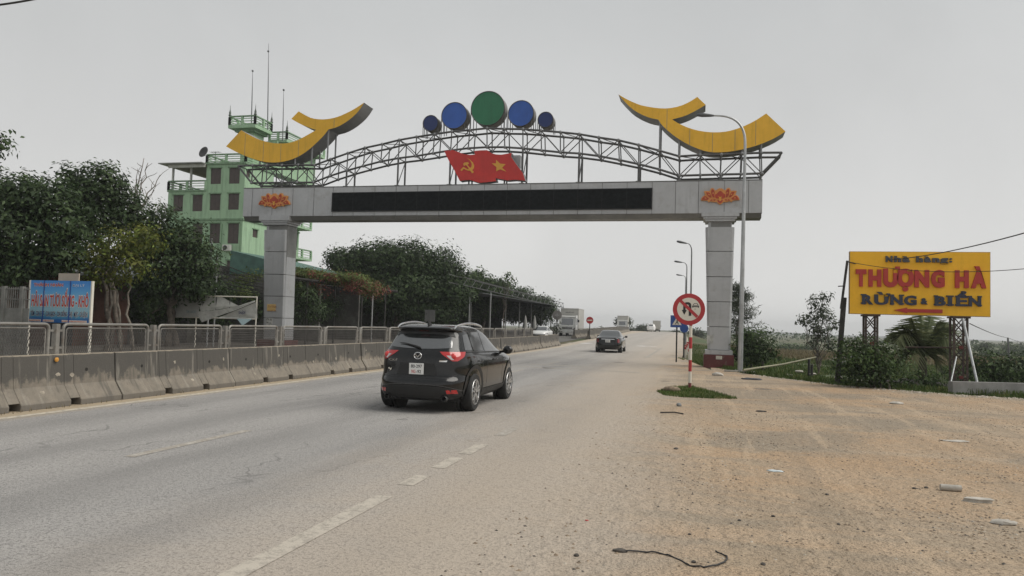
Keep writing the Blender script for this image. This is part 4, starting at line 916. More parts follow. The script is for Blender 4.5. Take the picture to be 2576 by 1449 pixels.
truck((-15.2, 95.2, zr(88)-.12), RAD(181.5), 'white box truck coming towards us through the median gap', .955)
p = atD(1561, 822, 165); truck((p.x, p.y+7, zr(p.y)-.3), RAD(183), 'grey box truck far behind the rear barrier row', 1.0, txt=False)
p = atD(1652, 832, 215); truck((p.x, p.y, zr(p.y)-.1), RAD(4), 'distant small truck seen from behind beside the white suv', .95, back=True, txt=False)
# ------------------------------------------------------------------ signs and lamps
def banded_pole(par, x, y, z0, z1, r, first=0, band=.32):
    z = z0; k = first
    while z < z1-.01:
        e = min(z1, z+(band if k else .26)); MB().tube([(x, y, z), (x, y, e-.0005)], r, 14).build('pole_band', (SIGNR, SIGNW)[k % 2] if k else mat('pole_base_red', (.16, .03, .03), .6), par, smooth=50); z = e; k += 1
sp0 = onZ(1735, 978); dc = onY(1733, 778, sp0.y); DR = 41/1917*ray(1733, 778).length*0+ (onY(1774, 778, sp0.y)-dc).length
ns = thing('road_sign', 'round red rimmed no u-turn sign on a red and white banded pole', 'sign', (sp0.x, sp0.y, 0))
banded_pole(ns, sp0.x, sp0.y+.06, -.1, dc.z-.2, .045, 0, .318)
MB().tube([(sp0.x, sp0.y+.06, dc.z-.201), (sp0.x, sp0.y+.06, dc.z+.25)], .04, 12).build('pole_top', GALV, ns)
d = MB().lathe([(DR*.99, 0), (DR, .006), (DR, .016), (DR*.98, .02)], (dc.x, sp0.y-.02, dc.z), (0, 1, 0), 56).build('disc', SIGNR, ns, smooth=40)
MB().lathe([(DR*.728, 0), (DR*.728, .004)], (dc.x, sp0.y-.0235, dc.z), (0, 1, 0), 56).build('white_field', SIGNW, d)
u = DR/578.0
def m8(pts, y): return [(dc.x+(x-668)*u, y, dc.z-(yy-700)*u) for x, yy in pts]
ys = sp0.y-.0275
arw = [(665, 940), (665, 590), (655, 545), (620, 525), (580, 525), (555, 545), (550, 590), (550, 725), (592, 740), (508, 908), (415, 735), (465, 725), (465, 560), (490, 490), (540, 450), (600, 440), (660, 442), (710, 465), (745, 510), (755, 570), (755, 940)]
MB().prism(m8(arw, ys), (0, .003, 0)).build('arrow', INK, d)
car_i = [[(785, 575), (815, 545), (990, 545), (1028, 575), (1025, 615), (785, 615)], [(800, 550), (850, 478), (965, 478), (1005, 550), (985, 550), (950, 495), (862, 495), (822, 550)], [(790, 615), (830, 615), (815, 640), (795, 640)], [(985, 615), (1022, 615), (1018, 640), (990, 640)]]
for pl_ in car_i: MB().prism(m8(pl_, ys), (0, .003, 0)).build('car_symbol', INK, d)
MB().prism(m8([(810, 565), (1000, 565), (1000, 580), (810, 580)], ys-.001), (0, .0025, 0)).build('car_symbol', SIGNW, d)
MB().lathe([(.011, 0), (.011, .003)], (dc.x+(887-668)*u, ys, dc.z-(690-700)*u), (0, 1, 0), 10).build('bolt', INK, d)
sl_ = [(335, 440), (410, 365), (1010, 935), (935, 1015)]; MB().prism(m8(sl_, ys-.004), (0, .0035, 0)).build('slash', SIGNR, d)

def disc_sign(name, label, c, r, pole_z, face, face_m, group=None, bar=False, back=False):
    t = thing(name, label, 'sign', (c.x, c.y, pole_z), 0, group)
    MB().tube([(c.x, c.y+.05, pole_z-.1), (c.x, c.y+.05, c.z+r*.4)], .045, 10).build('pole', WOODP, t)
    d = MB().lathe([(r, 0), (r, .02)], (c.x, c.y, c.z), (0, 1, 0), 36).build('disc', face_m, t)
    if bar: MB().box(c.x-r*.7, c.x+r*.7, c.y-.006, c.y-.001, c.z-r*.16, c.z+r*.16).build('white_bar', SIGNW, d)
    if back:
        MB().box(c.x-r*.45, c.x+r*.45, c.y-.03, c.y-.001, c.z-.03, c.z+.03).box(c.x-.03, c.x+.03, c.y-.03, c.y-.0012, c.z-r*.4, c.z+r*.35).build('stiffener', GALV, d)
    return t
c = onY(*q('c8', 1185, 408), 78.0); disc_sign('no_entry_sign', 'red no entry disc with white bar at the start of the far barrier', c, (onY(*q('c8', 1236, 408), 78.)-c).length, zr(78), None, SIGNR, bar=True)
BE = 62.6
c = onY(*q('c8', 712, 335), BE); disc_sign('round_sign', 'grey back of a round sign at the end of the near barrier', c, (onY(*q('c8', 780, 335), BE)-c).length, zr(BE), None, mat('sign_back', (.20, .19, .18), .6, .2), back=True)
# blue pedestrian signs
def ped(px, py, px2, py2, Y, label, full=True):
    a, b = onY(px, py, Y), onY(px2, py2, Y); z0 = zr(Y)-.3
    t = thing('pedestrian_sign', label, 'sign', (.5*(a.x+b.x), Y, z0))
    MB().tube([(.5*(a.x+b.x), Y+.05, z0), (.5*(a.x+b.x), Y+.05, a.z)], .04, 10).build('pole', WOODP, t)
    pn = MB().box(a.x, b.x, Y, Y+.02, b.z, a.z).build('panel', SIGNB, t, bevel=.004); w_, h_ = b.x-a.x, a.z-b.z; cx = .5*(a.x+b.x)
    MB().prism([(cx-.36*w_, Y-.005, b.z+.2*h_), (cx+.36*w_, Y-.005, b.z+.2*h_), (cx, Y-.005, b.z+.88*h_)], (0, .004, 0)).build('white_triangle', SIGNW, pn)
    man = [(cx-.02*w_, b.z+.72*h_), (cx+.03*w_, b.z+.72*h_), (cx+.05*w_, b.z+.52*h_), (cx+.14*w_, b.z+.25*h_), (cx+.09*w_, b.z+.25*h_), (cx+.01*w_, b.z+.42*h_), (cx-.10*w_, b.z+.25*h_), (cx-.15*w_, b.z+.25*h_), (cx-.03*w_, b.z+.5*h_)]
    MB().prism([(x, Y-.009, z) for x, z in man], (0, .003, 0)).build('walking_figure', INK, pn)
ped(1687, 793, 1719, 824, 39.5, 'blue pedestrian crossing sign just behind the no u-turn sign')
p = onY(1721, 826, 47); t = disc_sign('blue_disc_sign', 'small round blue sign right of the pedestrian crossing sign', p, .25, gz(p.x, 47), None, SIGNB)

# lamp posts
def lamp_post(base, top, arm, tipz, r0, r1, label, group, col=GALV):
    t = thing('street_lamp', label, 'street lamp', base, 0, group); b, tp = Vector(base), Vector(top)
    pole = MB().tube([b-Vector((0, 0, .1)), b+Vector((0, 0, .3)), b.lerp(tp, .5), tp], [r0, r0, .5*(r0+r1), r1], 16).build('pole', col, t, smooth=50)
    MB().box(b.x-.22, b.x+.22, b.y-.22, b.y+.22, b.z+.0, b.z+.03).build('base_plate', col, t, bevel=.005)
    for sx in (-1, 1):
        for sy in (-1, 1): MB().lathe([(.02, 0), (.02, .06)], (b.x+sx*.17, b.y+sy*.17, b.z+.03), (0, 0, 1), 8).build('anchor_bolt', col, t)
    tip = Vector((tp.x+arm[0], tp.y+arm[1], tipz)); d = tip-tp; pts = []
    for k in range(13):
        s = k/12; a = s*math.pi/2; pts.append((tp.x+d.x*(.55*(1-math.cos(a))/1+.45*s*s*s), tp.y+d.y*(.55*(1-math.cos(a))+.45*s*s*s), tp.z+d.z*math.sin(a)**.9 if True else 0))
    MB().tube(pts, [r1*(1-.35*k/12) for k in range(13)], 10).build('arm', col, t, smooth=50)
    hd = (Vector(pts[-1])-Vector(pts[-3])).normalized(); e = Vector(pts[-1])
    MB().tube([e-hd*.02, e+hd*.1, e+hd*.45, e+hd*.66, e+hd*.70], [.035, .06, .09, .07, .02], 12).build('lantern', mat('lantern_grey', (.12, .125, .13), .5, .3), t, smooth=50)
    return t
lb = onZ(1862, 936); lt_ = onY(1874.5, 365, lb.y); tip = onY(*q('c4', 1570, 400), lb.y)
lamp_post((lb.x, lb.y, 0), (lt_.x, lb.y, lt_.z), (tip.x-lt_.x, 0), tip.z, .105, .055, 'tall grey street lamp in front of the right gate column', None)
for px, pyb, pyt, tx, ty, D, lbl in ((1740, 850, 637, 1713+14, 612, 52, 'tallest of the three lamps beyond the no u-turn sign'), (1728, 850, 675, 1706+10, 660, 66, 'street lamp with a square green head, middle of the far three'), (1725, 850, 705, 1707+9, 693, 88, 'smallest and farthest of the three lamps beyond the sign')):
    a = atD(px, pyt, D); e = atD(tx, ty, D); z0 = gz(a.x, a.y); lamp_post((a.x, a.y, z0), (a.x, a.y, a.z), (e.x-a.x, e.y-a.y), e.z, .08, .045, lbl, 'street lamps along the right verge', mat('far_lamp_steel', (.24, .25, .25), .5, .5))
# guard posts along the embankment
for k, (x, y, hh) in enumerate(((2090, 1140, 1), (2165, 1060, 1), (2200, 960, 0), (2110, 820, 0), (2125, 770, 0))):
    b = gp(*q('e1', 2090 if k == 0 else 2110, 1140)) if k == 0 else None
    Y = 43+k*4.2; X = xedge(Y)+.15; z = zr(Y)
    t = thing('guard_post', 'short concrete guard post with red top, %s from the camera along the verge' % ORD[k], 'guard post', (X, Y, z), 0, 'guard posts along the verge')
    MB().box(X-.09, X+.09, Y-.09, Y+.09, z-.3, z+.62).build('post', SIGNW, t, bevel=.015); MB().box(X-.092, X+.092, Y-.092, Y+.092, z+.45, z+.60).build('red_band', SIGNR, t)
# ------------------------------------------------------------------ restaurant billboard
YBB = 27.0
a, b2 = onY(2137, 634, YBB), onY(2492, 795, YBB); c_, d_ = onY(2492, 632, YBB), onY(2137, 792, YBB)
bx0, bx1 = .5*(a.x+d_.x), .5*(b2.x+c_.x); bz1, bz0 = .5*(a.z+c_.z), .5*(b2.z+d_.z)
BBY = mat('billboard_yellow', (.86, .47, .014), .55, 0, .05, 1.2, streak=.16)
bb = thing('billboard', 'yellow restaurant billboard with raised red and navy letters on lattice legs', 'billboard', (.5*(bx0+bx1), YBB, gz(.5*(bx0+bx1), YBB)))
MB().box(bx0, bx1, YBB+.012, YBB+.16, bz0, bz1).build('case', mat('case_rim', (.30, .21, .10), .6, 0, .15), bb)
MB().box(bx0+.015, bx1-.015, YBB, YBB+.011, bz0+.015, bz1-.015).build('face', BBY, bb)
ul = (bx1-bx0)/(1862-735.)
def BP(x, y): return Vector((bx0+(x-735)*ul, YBB-.002, bz1-(y-188)*(bz1-bz0)/(705-188.)))
BRED = mat('letter_red', (.40, .035, .028), .55, 0, .06); BNAV = mat('letter_navy', (.022, .030, .058), .5, 0, .1); BGRY = mat('letter_grey', (.055, .06, .07), .55, 0, .15)
def letters(seq, top, base, m, bold, ext=.06):
    for ch, x0, x1 in seq:
        p = BP(x0, base); text(MB(), ch, p, (1, 0, 0), (0, 0, 1), (x1-x0)*ul, (base-top)*ul, ext, bold).build('letter', m, bb)
letters([('N', 1030, 1085), ('h', 1098, 1155), ('à', 1165, 1225), ('h', 1275, 1330), ('à', 1340, 1395), ('n', 1405, 1460), ('g', 1465, 1530), (':', 1540, 1560)], 222, 272, BGRY, .055)
letters([('T', 785, 872), ('H', 890, 995), ('Ư', 1010, 1145), ('Ợ', 1122, 1258), ('N', 1262, 1380), ('G', 1395, 1502), ('H', 1583, 1690), ('À', 1708, 1825)], 330, 467, BRED, .068)
letters([('R', 838, 930), ('Ừ', 938, 1068), ('N', 1070, 1168), ('G', 1180, 1280), ('B', 1424, 1510), ('I', 1528, 1560), ('Ể', 1592, 1680), ('N', 1690, 1785)], 540, 620, BNAV, .045)
letters([('&', 1314, 1368)], 560, 612, BNAV, .05)
sm_ = [(830, 8), (1424, 8), (1515, 60)]
for x0, x1 in ((828, 875), (1068, 1100), (1140, 1180), (1418, 1450), (1515, 1573), (1585, 1610), (1685, 1715), (1760, 1792)):      # slab serifs
    for y0_, y1_ in ((540, 551), (609, 620)):
        p0, p1 = BP(x0, y0_), BP(x1, y1_); MB().box(p0.x, p1.x, YBB-.055, YBB-.001, p1.z, p0.z).build('serif', BNAV, bb)
ar = [(1100, 666), (1205, 644), (1205, 654), (1485, 654), (1485, 682), (1205, 682), (1205, 690)]
MB().prism([BP(x, y) for x, y in ar], (0, -.05, 0)).build('arrow', BRED, bb)
def lattice(x, w_, ztop, lbl):
    z0 = gz(x, YBB+.3)-.4; n = int((ztop-z0)/.42)
    lg = MB().bar((x-w_/2, YBB+.10, z0), (x-w_/2, YBB+.10, ztop), .06).build('lattice_leg', RUST, bb); lg['label'] = lbl
    for sx, yy in ((1, .10), (-1, .48), (1, .48)): MB().bar((x+sx*w_/2, YBB+yy, z0), (x+sx*w_/2, YBB+yy, ztop), .06).build('leg_angle', RUST, lg)
    for k in range(n):
        za, zb = z0+(ztop-z0)*k/n, z0+(ztop-z0)*(k+1)/n
        for yy in (.09, .49):
            MB().bar((x-w_/2, YBB+yy, za), (x+w_/2, YBB+yy, zb), .03).build('lacing', RUST, lg); MB().bar((x+w_/2, YBB+yy, za), (x-w_/2, YBB+yy+.002, zb), .03).build('lacing', RUST, lg)
        if k % 2 == 0:
            MB().bar((x-w_/2, YBB+.085, za), (x+w_/2, YBB+.085, za), .035).build('rung', RUST, lg)
            if k in (2, 4): MB().box(x-.06, x+.06, YBB+.045, YBB+.066, za-.05, za+.05).build('gusset', mat('gusset_red', (.16, .03, .025), .7), lg)
    MB().box(x-w_/2-.08, x+w_/2+.08, YBB+.02, YBB+.55, ztop-.02, ztop+.04).build('head_plate', RUST, lg)
lattice(BP(925, 0).x, 94*ul, bz0-.04, 'left lattice leg'); lattice(BP(1638, 0).x, 104*ul, bz0-.04, 'right lattice leg')
p0, p1 = onY(*q('e4', 790, 20), YBB-.05), onY(*q('e4', 1050, 1185), YBB-.9); MB().tube([p0, (p1.x, YBB-.9, p1.z)], .04, 10).build('brace_pipe', GALV, bb, smooth=50)
p0, p1 = onY(*q('e4', 685, 640), YBB), onY(*q('e4', 555, 1245), YBB-.9); MB().tube([p0, (p1.x, YBB-.9, p1.z)], .025, 8).build('brace_pipe', GALV, bb, smooth=50)
p0, p1 = onY(*q('e4', -150, 485), YBB+.6), onY(*q('e4', 690, 492), YBB+.1); MB().tube([p0, p1], .025, 8).build('tie_pipe', RUST, bb)
# concrete kerb beam by the billboard
a = onZ(*q('e4', 610, 1240)); b2 = onZ(*q('e4', 1780, 1270)); dirv = (b2-a).normalized()
kb = MB().bar(a+Vector((0, .15, .17)), b2+dirv*6+Vector((0, .15, .17)), .22, .36); mono('kerb_beam', kb, mat('kerb_concrete', (.25, .245, .235), .85, 0, .12, 3), 'long low grey concrete beam lying below the billboard', 'kerb', bevel=.012)
# leaning pole and overhead wires
pb = onZ(2105, 966); t = thing('leaning_pole', 'dark leaning utility pole left of the yellow billboard', 'pole', pb)
pm = onY(*q('e3', 1650, 225), pb.y); pt_ = onY(*q('d2', 690, 265), pb.y)
MB().bar(pb-Vector((0, 0, .2)), pm, .15, .13).build('lower_post', WOODP, t, bevel=.01)
pl0 = onY(*q('e3', 1610, 365), pb.y-.12); MB().bar((pl0.x, pb.y-.14, pl0.z), (pt_.x, pb.y-.14, pt_.z), .07, .07).build('upper_post', WOODP, t)
pk = onY(*q('d2', 650, 472), pb.y-.14); MB().tube([(pk.x-.12, pk.y-.05, pk.z), (pk.x+.1, pk.y-.05, pk.z+.02)], .02, 6).build('peg', WOODP, t)
def sag(a, b, s, n=14):
    a, b = Vector(a), Vector(b); return [a.lerp(b, k/n)-Vector((0, 0, 4*s*(k/n)*(1-k/n))) for k in range(n+1)]
def wire(a, b, s, r, label, m=None): return mono('overhead_wire', MB().tube(sag(a, b, s), r, 6), m or WOODP, label, 'wire', 'overhead wires', smooth=60)
ptop = Vector((pt_.x, pb.y-.14, pt_.z-.03))
e1_ = atD(2640, 568, 16); wire(atD(2225, 655, 25.2), e1_, .12, .014, 'black overhead wire rising to the right edge above the billboard')
wire(ptop, atD(2225, 655, 25.2), .12, .012, 'thin wire from the leaning pole across the billboard top')
wire(ptop, atD(2620, 672, 20), .22, .010, 'thin wire crossing the billboard letters to the right edge')
fp = atD(*q('e4', 1555, 690), 75); t = thing('utility_pole', 'thin grey utility pole far right behind the bushes', 'pole', (fp.x, fp.y, gz(fp.x, fp.y)))
ft = atD(*q('e4', 1525, 330), 75); MB().tube([(fp.x, fp.y, gz(fp.x, fp.y)-.3), (ft.x, ft.y, ft.z)], [.11, .08], 10).build('post', mat('grey_post', (.14, .14, .14), .8), t)
wire(atD(*q('e4', 905, 100), 29), ft, .1, .018, 'cable from the billboard leg down to the far utility pole'); wire(ft, atD(2640, 880, 60), .1, .016, 'cable leaving the far utility pole to the right')
wire(atD(-60, 18, 9), atD(140, -14, 9), .02, .012, 'black wire crossing the top left corner of the sky')
# bamboo rail by the column
ra, rb_ = onY(*q('e3', 400, 1125), 30.3), atD(*q('e3', 1300, 965), 33); mono('bamboo_rail', MB().tube([ra, ra.lerp(rb_, .5)-Vector((0, 0, .05)), rb_], [.045, .04, .03], 8), mat('bamboo', (.24, .23, .15), .7, 0, .2), 'long pale bamboo rail sloping from the street lamp to a stake', 'rail', smooth=60)
for k, (x, yt, yb, D) in enumerate(((1215, 990, 1195, 31), (1250, 1055, 1190, 30.5))):
    a, b2 = atD(*q('e3', x, yt), D), atD(*q('e3', x-2, yb), D); mono('wooden_stake', MB().tube([b2-Vector((0, 0, .2)), a], .05, 8), WOODP, ('taller' if k == 0 else 'shorter')+' dark wooden stake at the end of the bamboo rail', 'stake')
# ------------------------------------------------------------------ green house
YB = 70.0
GREEN = grimy_wall('green_render', (.33, .49, .32), (.22, .33, .215)); GTRIM = grimy_wall('green_trim', (.19, .30, .185), (.12, .19, .12)); SHUT = mat('brown_shutter', (.062, .043, .038), .6, 0, .15, 3)
ROOFM = mat('sheet_roof', (.30, .30, .29), .5, .3, .12, 2); CEIL = mat('canopy_underside', (.26, .20, .16), .8)
def bpt(x, y): return onY(*q('d7', x, y), YB)
bxl, bxm, bxr = bpt(147, 600).x, bpt(500, 600).x, bpt(868, 600).x
zr_low, zr_hi, zbelt = bpt(320, 495).z, bpt(680, 235).z, bpt(690, 757).z
YBK = onX(*q('d7', 1395, 900), bxr).y
house = thing('green_house', 'tall pale green house with brown shutters behind the gate', 'house', (bxm, YB, 0))
def wall_holes(mb, x0, x1, z0, z1, holes, mapf, th):
    xs = sorted({x0, x1, *[h[0] for h in holes], *[h[1] for h in holes]}); zs = sorted({z0, z1, *[h[2] for h in holes], *[h[3] for h in holes]})
    for a, b in zip(xs[:-1], xs[1:]):
        for c, d in zip(zs[:-1], zs[1:]):
            m, n = .5*(a+b), .5*(c+d)
            if not any(h[0] < m < h[1] and h[2] < n < h[3] for h in holes): mapf(mb, a, b, c, d, th)
def fr_map(mb, a, b, c, d, th): mb.box(a, b, YB, YB+th, c, d)
def win(x0, x1, y0, y1): p, r = bpt(x0, y0), bpt(x1, y1); return (p.x, r.x, r.z, p.z)
W = [win(200, 287, 528, 682), win(383, 471, 525, 680), win(547, 642, 517, 671), win(723, 819, 512, 665), win(556, 649, 272, 420), win(731, 826, 268, 417), win(546, 637, 797, 985), win(719, 815, 795, 988), win(706, 802, 1148, 1330), win(383, 471, 797, 985)]
wl = MB(); wall_holes(wl, bxl, bxm, -.2, zr_low, [h for h in W if h[1] < bxm], fr_map, .25); wall_holes(wl, bxm+.0005, bxr, -.2, zr_hi, [h for h in W if h[0] > bxm], fr_map, .25)
wall = wl.build('wall', GREEN, house)
SW = []                                         # side wall, faces the road
def spt(x, y): return onX(*q('d7', x, y), bxr)
s0, s1 = spt(955, 850), spt(1000, 935); SW.append((s0.y, s1.y, s1.z, s0.z))
s0, s1 = spt(1318, 850), spt(1355, 1045); SW.append((s0.y, s0.y+1.6, s1.z, s0.z))
s0, s1 = spt(895, 290), spt(920, 360); SW.append((s0.y, s0.y+.7, s1.z, s0.z))
for yy in (YB+3, YB+6.5): SW.append((yy, yy+1.3, 5.2, 7.0))
sw = MB(); 
def sd_map(mb, a, b, c, d, th): mb.box(bxr-th, bxr+.001, a, b, c, d)
YM = YB+5.5; zr_mid = zr_hi-2.9; wall_holes(sw, YB+.25, YM, -.2, zr_hi, [h for h in SW if h[1] < YM], sd_map, .25); wall_holes(sw, YM+.001, YBK, -.2, zr_mid, [h for h in SW if h[0] > YM and h[3] < zr_mid], sd_map, .25); sw.build('wall', GREEN, house)
MB().box(bxl, bxl+.25, YB+.25, YBK, -.2, zr_low).box(bxm, bxm+.25, YB+.25, YM, zr_low, zr_hi).box(bxl, bxr-.26, YBK-.25, YBK, -.2, zr_low).box(bxm, bxr-.26, YM-.25, YM, zr_low+.21, zr_hi).build('wall', GREEN, house)
MB().box(bxl-.1, bxm+.1, YB-.1, YBK, zr_low+.002, zr_low+.2).build('terrace_slab', GTRIM, house); MB().box(bxm-.15, bxr+.15, YB-.15, YM+.1, zr_hi+.002, zr_hi+.22).build('roof_slab', GTRIM, house); MB().box(bxm, bxr+.15, YM+.11, YBK, zr_mid+.002, zr_mid+.2).build('terrace_slab', GTRIM, house); MB().box(bxm, bxr+1.2, YM+1.0, YBK+1, zr_mid+2.0, zr_mid+2.12).build('canopy_roof', ROOFM, house)
for y in (YM+2, YBK-.5): MB().box(bxr-.1, bxr+.08, y, y+.18, zr_mid+.2, zr_mid+2.).build('canopy_post', GTRIM, house)
MB().box(bxl-.06, bxr+.12, YB-.12, YB-.001, zbelt-.09, zbelt+.09).build('belt_course', GTRIM, house); MB().box(bxr+.002, bxr+.12, YB, YBK, zbelt-.09, zbelt+.09).build('belt_course', GTRIM, house)
for h in W:
    w_ = MB().box(h[0], h[1], YB+.12, YB+.16, h[2], h[3]).build('window', SHUT, house); c = .5*(h[0]+h[1])
    for a, b in ((h[0]+.03, c-.012), (c+.012, h[1]-.03)):
        MB().box(a, b, YB+.085, YB+.118, h[2]+.04, h[3]-.04).build('shutter', SHUT, w_)
    MB().box(h[0]-.12, h[1]+.12, YB-.10, YB-.002, h[3]+.01, h[3]+.13).build('lintel', GTRIM, w_)
for h in [h for h in SW if h[1] < YM or (h[0] > YM and h[3] < zr_mid)]:
    w_ = MB().box(bxr-.16, bxr-.12, h[0], h[1], h[2], h[3]).build('window', SHUT, house); MB().box(bxr+.002, bxr+.10, h[0]-.1, h[1]+.1, h[3]+.01, h[3]+.13).build('lintel', GTRIM, w_)
def balustrade(par, p0, p1, z, h, posts, nm='balustrade', bars=3):
    p0, p1 = Vector((*p0, 0)), Vector((*p1, 0)); r = MB().bar(p0+Vector((0, 0, z+h)), p1+Vector((0, 0, z+h)), .22, .13).build(nm, GTRIM, par)
    for k in range(posts+1):
        p = p0.lerp(p1, k/posts); MB().box(p.x-.11, p.x+.11, p.y-.11, p.y+.11, z, z+h-.066).build('baluster_post', GREEN, r)
    for k in range(bars):
        zz = z+.12+(h-.2)*k/max(1, bars-.4); MB().bar(p0+Vector((0, 0, zz)), p1+Vector((0, 0, zz)), .10, .07).build('baluster_bar', GREEN, r)
    return r
balustrade(house, (bxl, YB), (bxm, YB), zr_low+.2, .95, 2); balustrade(house, (bxl, YB), (bxl, YBK), zr_low+.2, .95, 6)
balustrade(house, (bxm, YB), (bxr, YB), zr_hi+.22, .85, 2); balustrade(house, (bxr, YB), (bxr, YM), zr_hi+.22, .85, 2); balustrade(house, (bxm, YB), (bxm, YM), zr_hi+.22, .85, 2); balustrade(house, (bxr, YM+.3), (bxr, YBK), zr_mid+.2, .85, 4)
# terrace canopy
zc_ = bpt(280, 250).z
MB().box(bxl-.75, bxm, YB-.9, YB+9, zc_+.10, zc_+.20).build('canopy_roof', ROOFM, house); MB().box(bxl+.1, bxm-.01, YB-.2, YB+8.5, zc_-.0, zc_+.096).build('canopy_ceiling', CEIL, house)
MB().box(bxl+.1, bxm, YB-.35, YB-.205, zc_-.25, zc_+.098).build('canopy_fascia', mat('fascia_white', (.55, .55, .52), .7), house)
for x in (bpt(180, 330).x, bpt(352, 340).x):
    for y in (YB+.3, YB+8): MB().box(x-.09, x+.09, y-.09, y+.09, zr_low+.2, zc_-.01).build('canopy_post', mat('fascia_white', (.5, .5, .5)), house)
# tower
YT1 = 72.5
def tp(x, y, Y=YT1): return onY(*q('c2', x, y), Y)
tx0, tx1 = tp(858, 900).x, tp(1162, 900).x; tz0, tz1 = tp(1000, 1010).z, tp(1000, 878).z
ty1 = onX(*q('c2', 1355, 1020), tx1).y; ty1 = min(ty1, 84)
bz_ = zr_hi+.22
tb = MB().box(tx0+1.0, tx1-.75, YT1+1.0, ty1-.5, bz_, tz0-.3).build('tower', GREEN, house)
MB().box(tx0+.5, tx1-.4, YT1+.5, ty1-.25, tz0-.3, tz0-.002).build('tower_cornice', GTRIM, tb); MB().box(tx0, tx1, YT1, ty1, tz0, tz0+.35).build('tower_slab', GREEN, tb)
for (pa, pb2) in (((tx0+.1, YT1+.1), (tx1-.1, YT1+.1)), ((tx1-.1, YT1+.1), (tx1-.1, ty1-.1)), ((tx0+.1, YT1+.1), (tx0+.1, ty1-.1)), ((tx0+.1, ty1-.1), (tx1-.1, ty1-.1))):
    balustrade(tb, pa, pb2, tz0+.35, tz1-tz0-.35, 2)
for x, z_ in ((tx1-2.2, tz0-2.4), (tx1-1.5, tz0-2.4)): MB().box(x-.25, x+.25, YT1+.93, YT1+.998, z_, z_+1.5).build('tower_window', SHUT, tb)
MB().box(tx1-.752, tx1-.70, YT1+2, YT1+3, tz0-2.4, tz0-.9).build('tower_window', SHUT, tb)
FIN = mat('finial', (.09, .11, .09), .6)
def finial(x, y, z): MB().lathe([(.13, 0), (.17, .12), (.10, .22), (.13, .36), (.04, .7), (.012, 1.25)], (x, y, z), (0, 0, 1), 10).build('finial', FIN, tb, smooth=50)
for x, y in ((tx0+.1, YT1+.1), (tx1-.1, YT1+.1), (tx1-.1, ty1-.1)): finial(x, y, tz1+.05)
# lower terrace of the tower, to the right
l0 = onY(*q('c2', 1360, 1040), ty1-1.0); lz1, lz0 = onY(*q('c2', 1500, 1055), ty1).z, onY(*q('c2', 1450, 1170), ty1).z
lx1 = onY(*q('c2', 1520, 1060), ty1).x; ly2 = ty1+9
MB().box(tx1-.74, lx1-1, ty1-.4, ly2-.5, bz_, lz0).build('stair_house', GREEN, tb); MB().box(tx1-.5, lx1, ty1+.01, ly2, lz0, lz0+.3).build('stair_slab', GREEN, tb)
for (pa, pb2) in (((tx1-.4, ty1+.1), (lx1-.1, ty1+.1)), ((lx1-.1, ty1+.1), (lx1-.1, ly2-.1))): balustrade(tb, pa, pb2, lz0+.3, max(.6, lz1-lz0-.3), 2)
finial(lx1-.1, ty1+.1, lz1+.05); finial(lx1-.1, ly2-.1, lz1+.05)
# antennas on the roof
for xb, yt, yb_, r, lb_ in ((1300, 60, 925, .05, 'tallest antenna mast'), (1118, 365, 860, .05, 'middle antenna mast'), (1470, 580, 1050, .045, 'shortest antenna mast')):
    a, b2 = tp(xb+(12 if xb == 1118 else 10), yt, YT1+2.5), tp(xb, yb_+60, YT1+2.5); zb = b2.z
    m_ = MB().tube([(b2.x, YT1+2.5, zb-.5), (.5*(a.x+b2.x), YT1+2.5, .5*(zb+a.z)), (a.x, YT1+2.5, a.z)], [r*1.3, r, r*.35], 8).ball((a.x, YT1+2.5, a.z-.9 if xb == 1300 else a.z-.05), .12, 8, 6).build('antenna_mast', mat('mast_steel', (.13, .135, .14), .5, .4), tb, smooth=50); m_['label'] = lb_
d0 = bpt(468, 113); MB().lathe([(.01, .0), (.35, .05), (.62, .17), (.60, .185), (.33, .07), (.01, .02)], (d0.x, YB+.5, d0.z), (-.2, -1, .3), 24).tube([(d0.x, YB+.55, d0.z-.1), (d0.x, YB+.6, zr_hi+1.1)], .04, 6).build('satellite_dish', mat('dish_dark', (.035, .035, .035), .6), house, smooth=50)
ya = bpt(545, 95); an = MB().tube([(ya.x, YB+1, ya.z), (ya.x, YB+1, zr_hi+.3)], .03, 6)
for k in range(5): an.tube([(ya.x-.5+.25*k, YB+.6, ya.z-.05), (ya.x-.5+.25*k, YB+1.4, ya.z-.05)], .014, 5)
an.tube([(ya.x-.6, YB+1, ya.z-.05), (ya.x+.6, YB+1, ya.z-.05)], .02, 5).build('tv_aerial', FIN, house)
# air conditioner
ac = bpt(722, 1030); u_ = MB().box(ac.x-.48, ac.x+.45, YB-.42, YB-.06, ac.z-.33, ac.z+.33).build('air_conditioner', mat('ac_white', (.55, .55, .52), .6), house, bevel=.03)
MB().lathe([(.25, 0), (.25, .02)], (ac.x-.12, YB-.44, ac.z), (0, 1, 0), 20).build('fan_grille', INK, u_)
for x in (655, 835): p = bpt(x, 1000); MB().tube([(p.x, YB-.06, bpt(x, 800).z), (p.x, YB-.06, -.1)], .05, 6).build('drain_pipe', GTRIM, house)
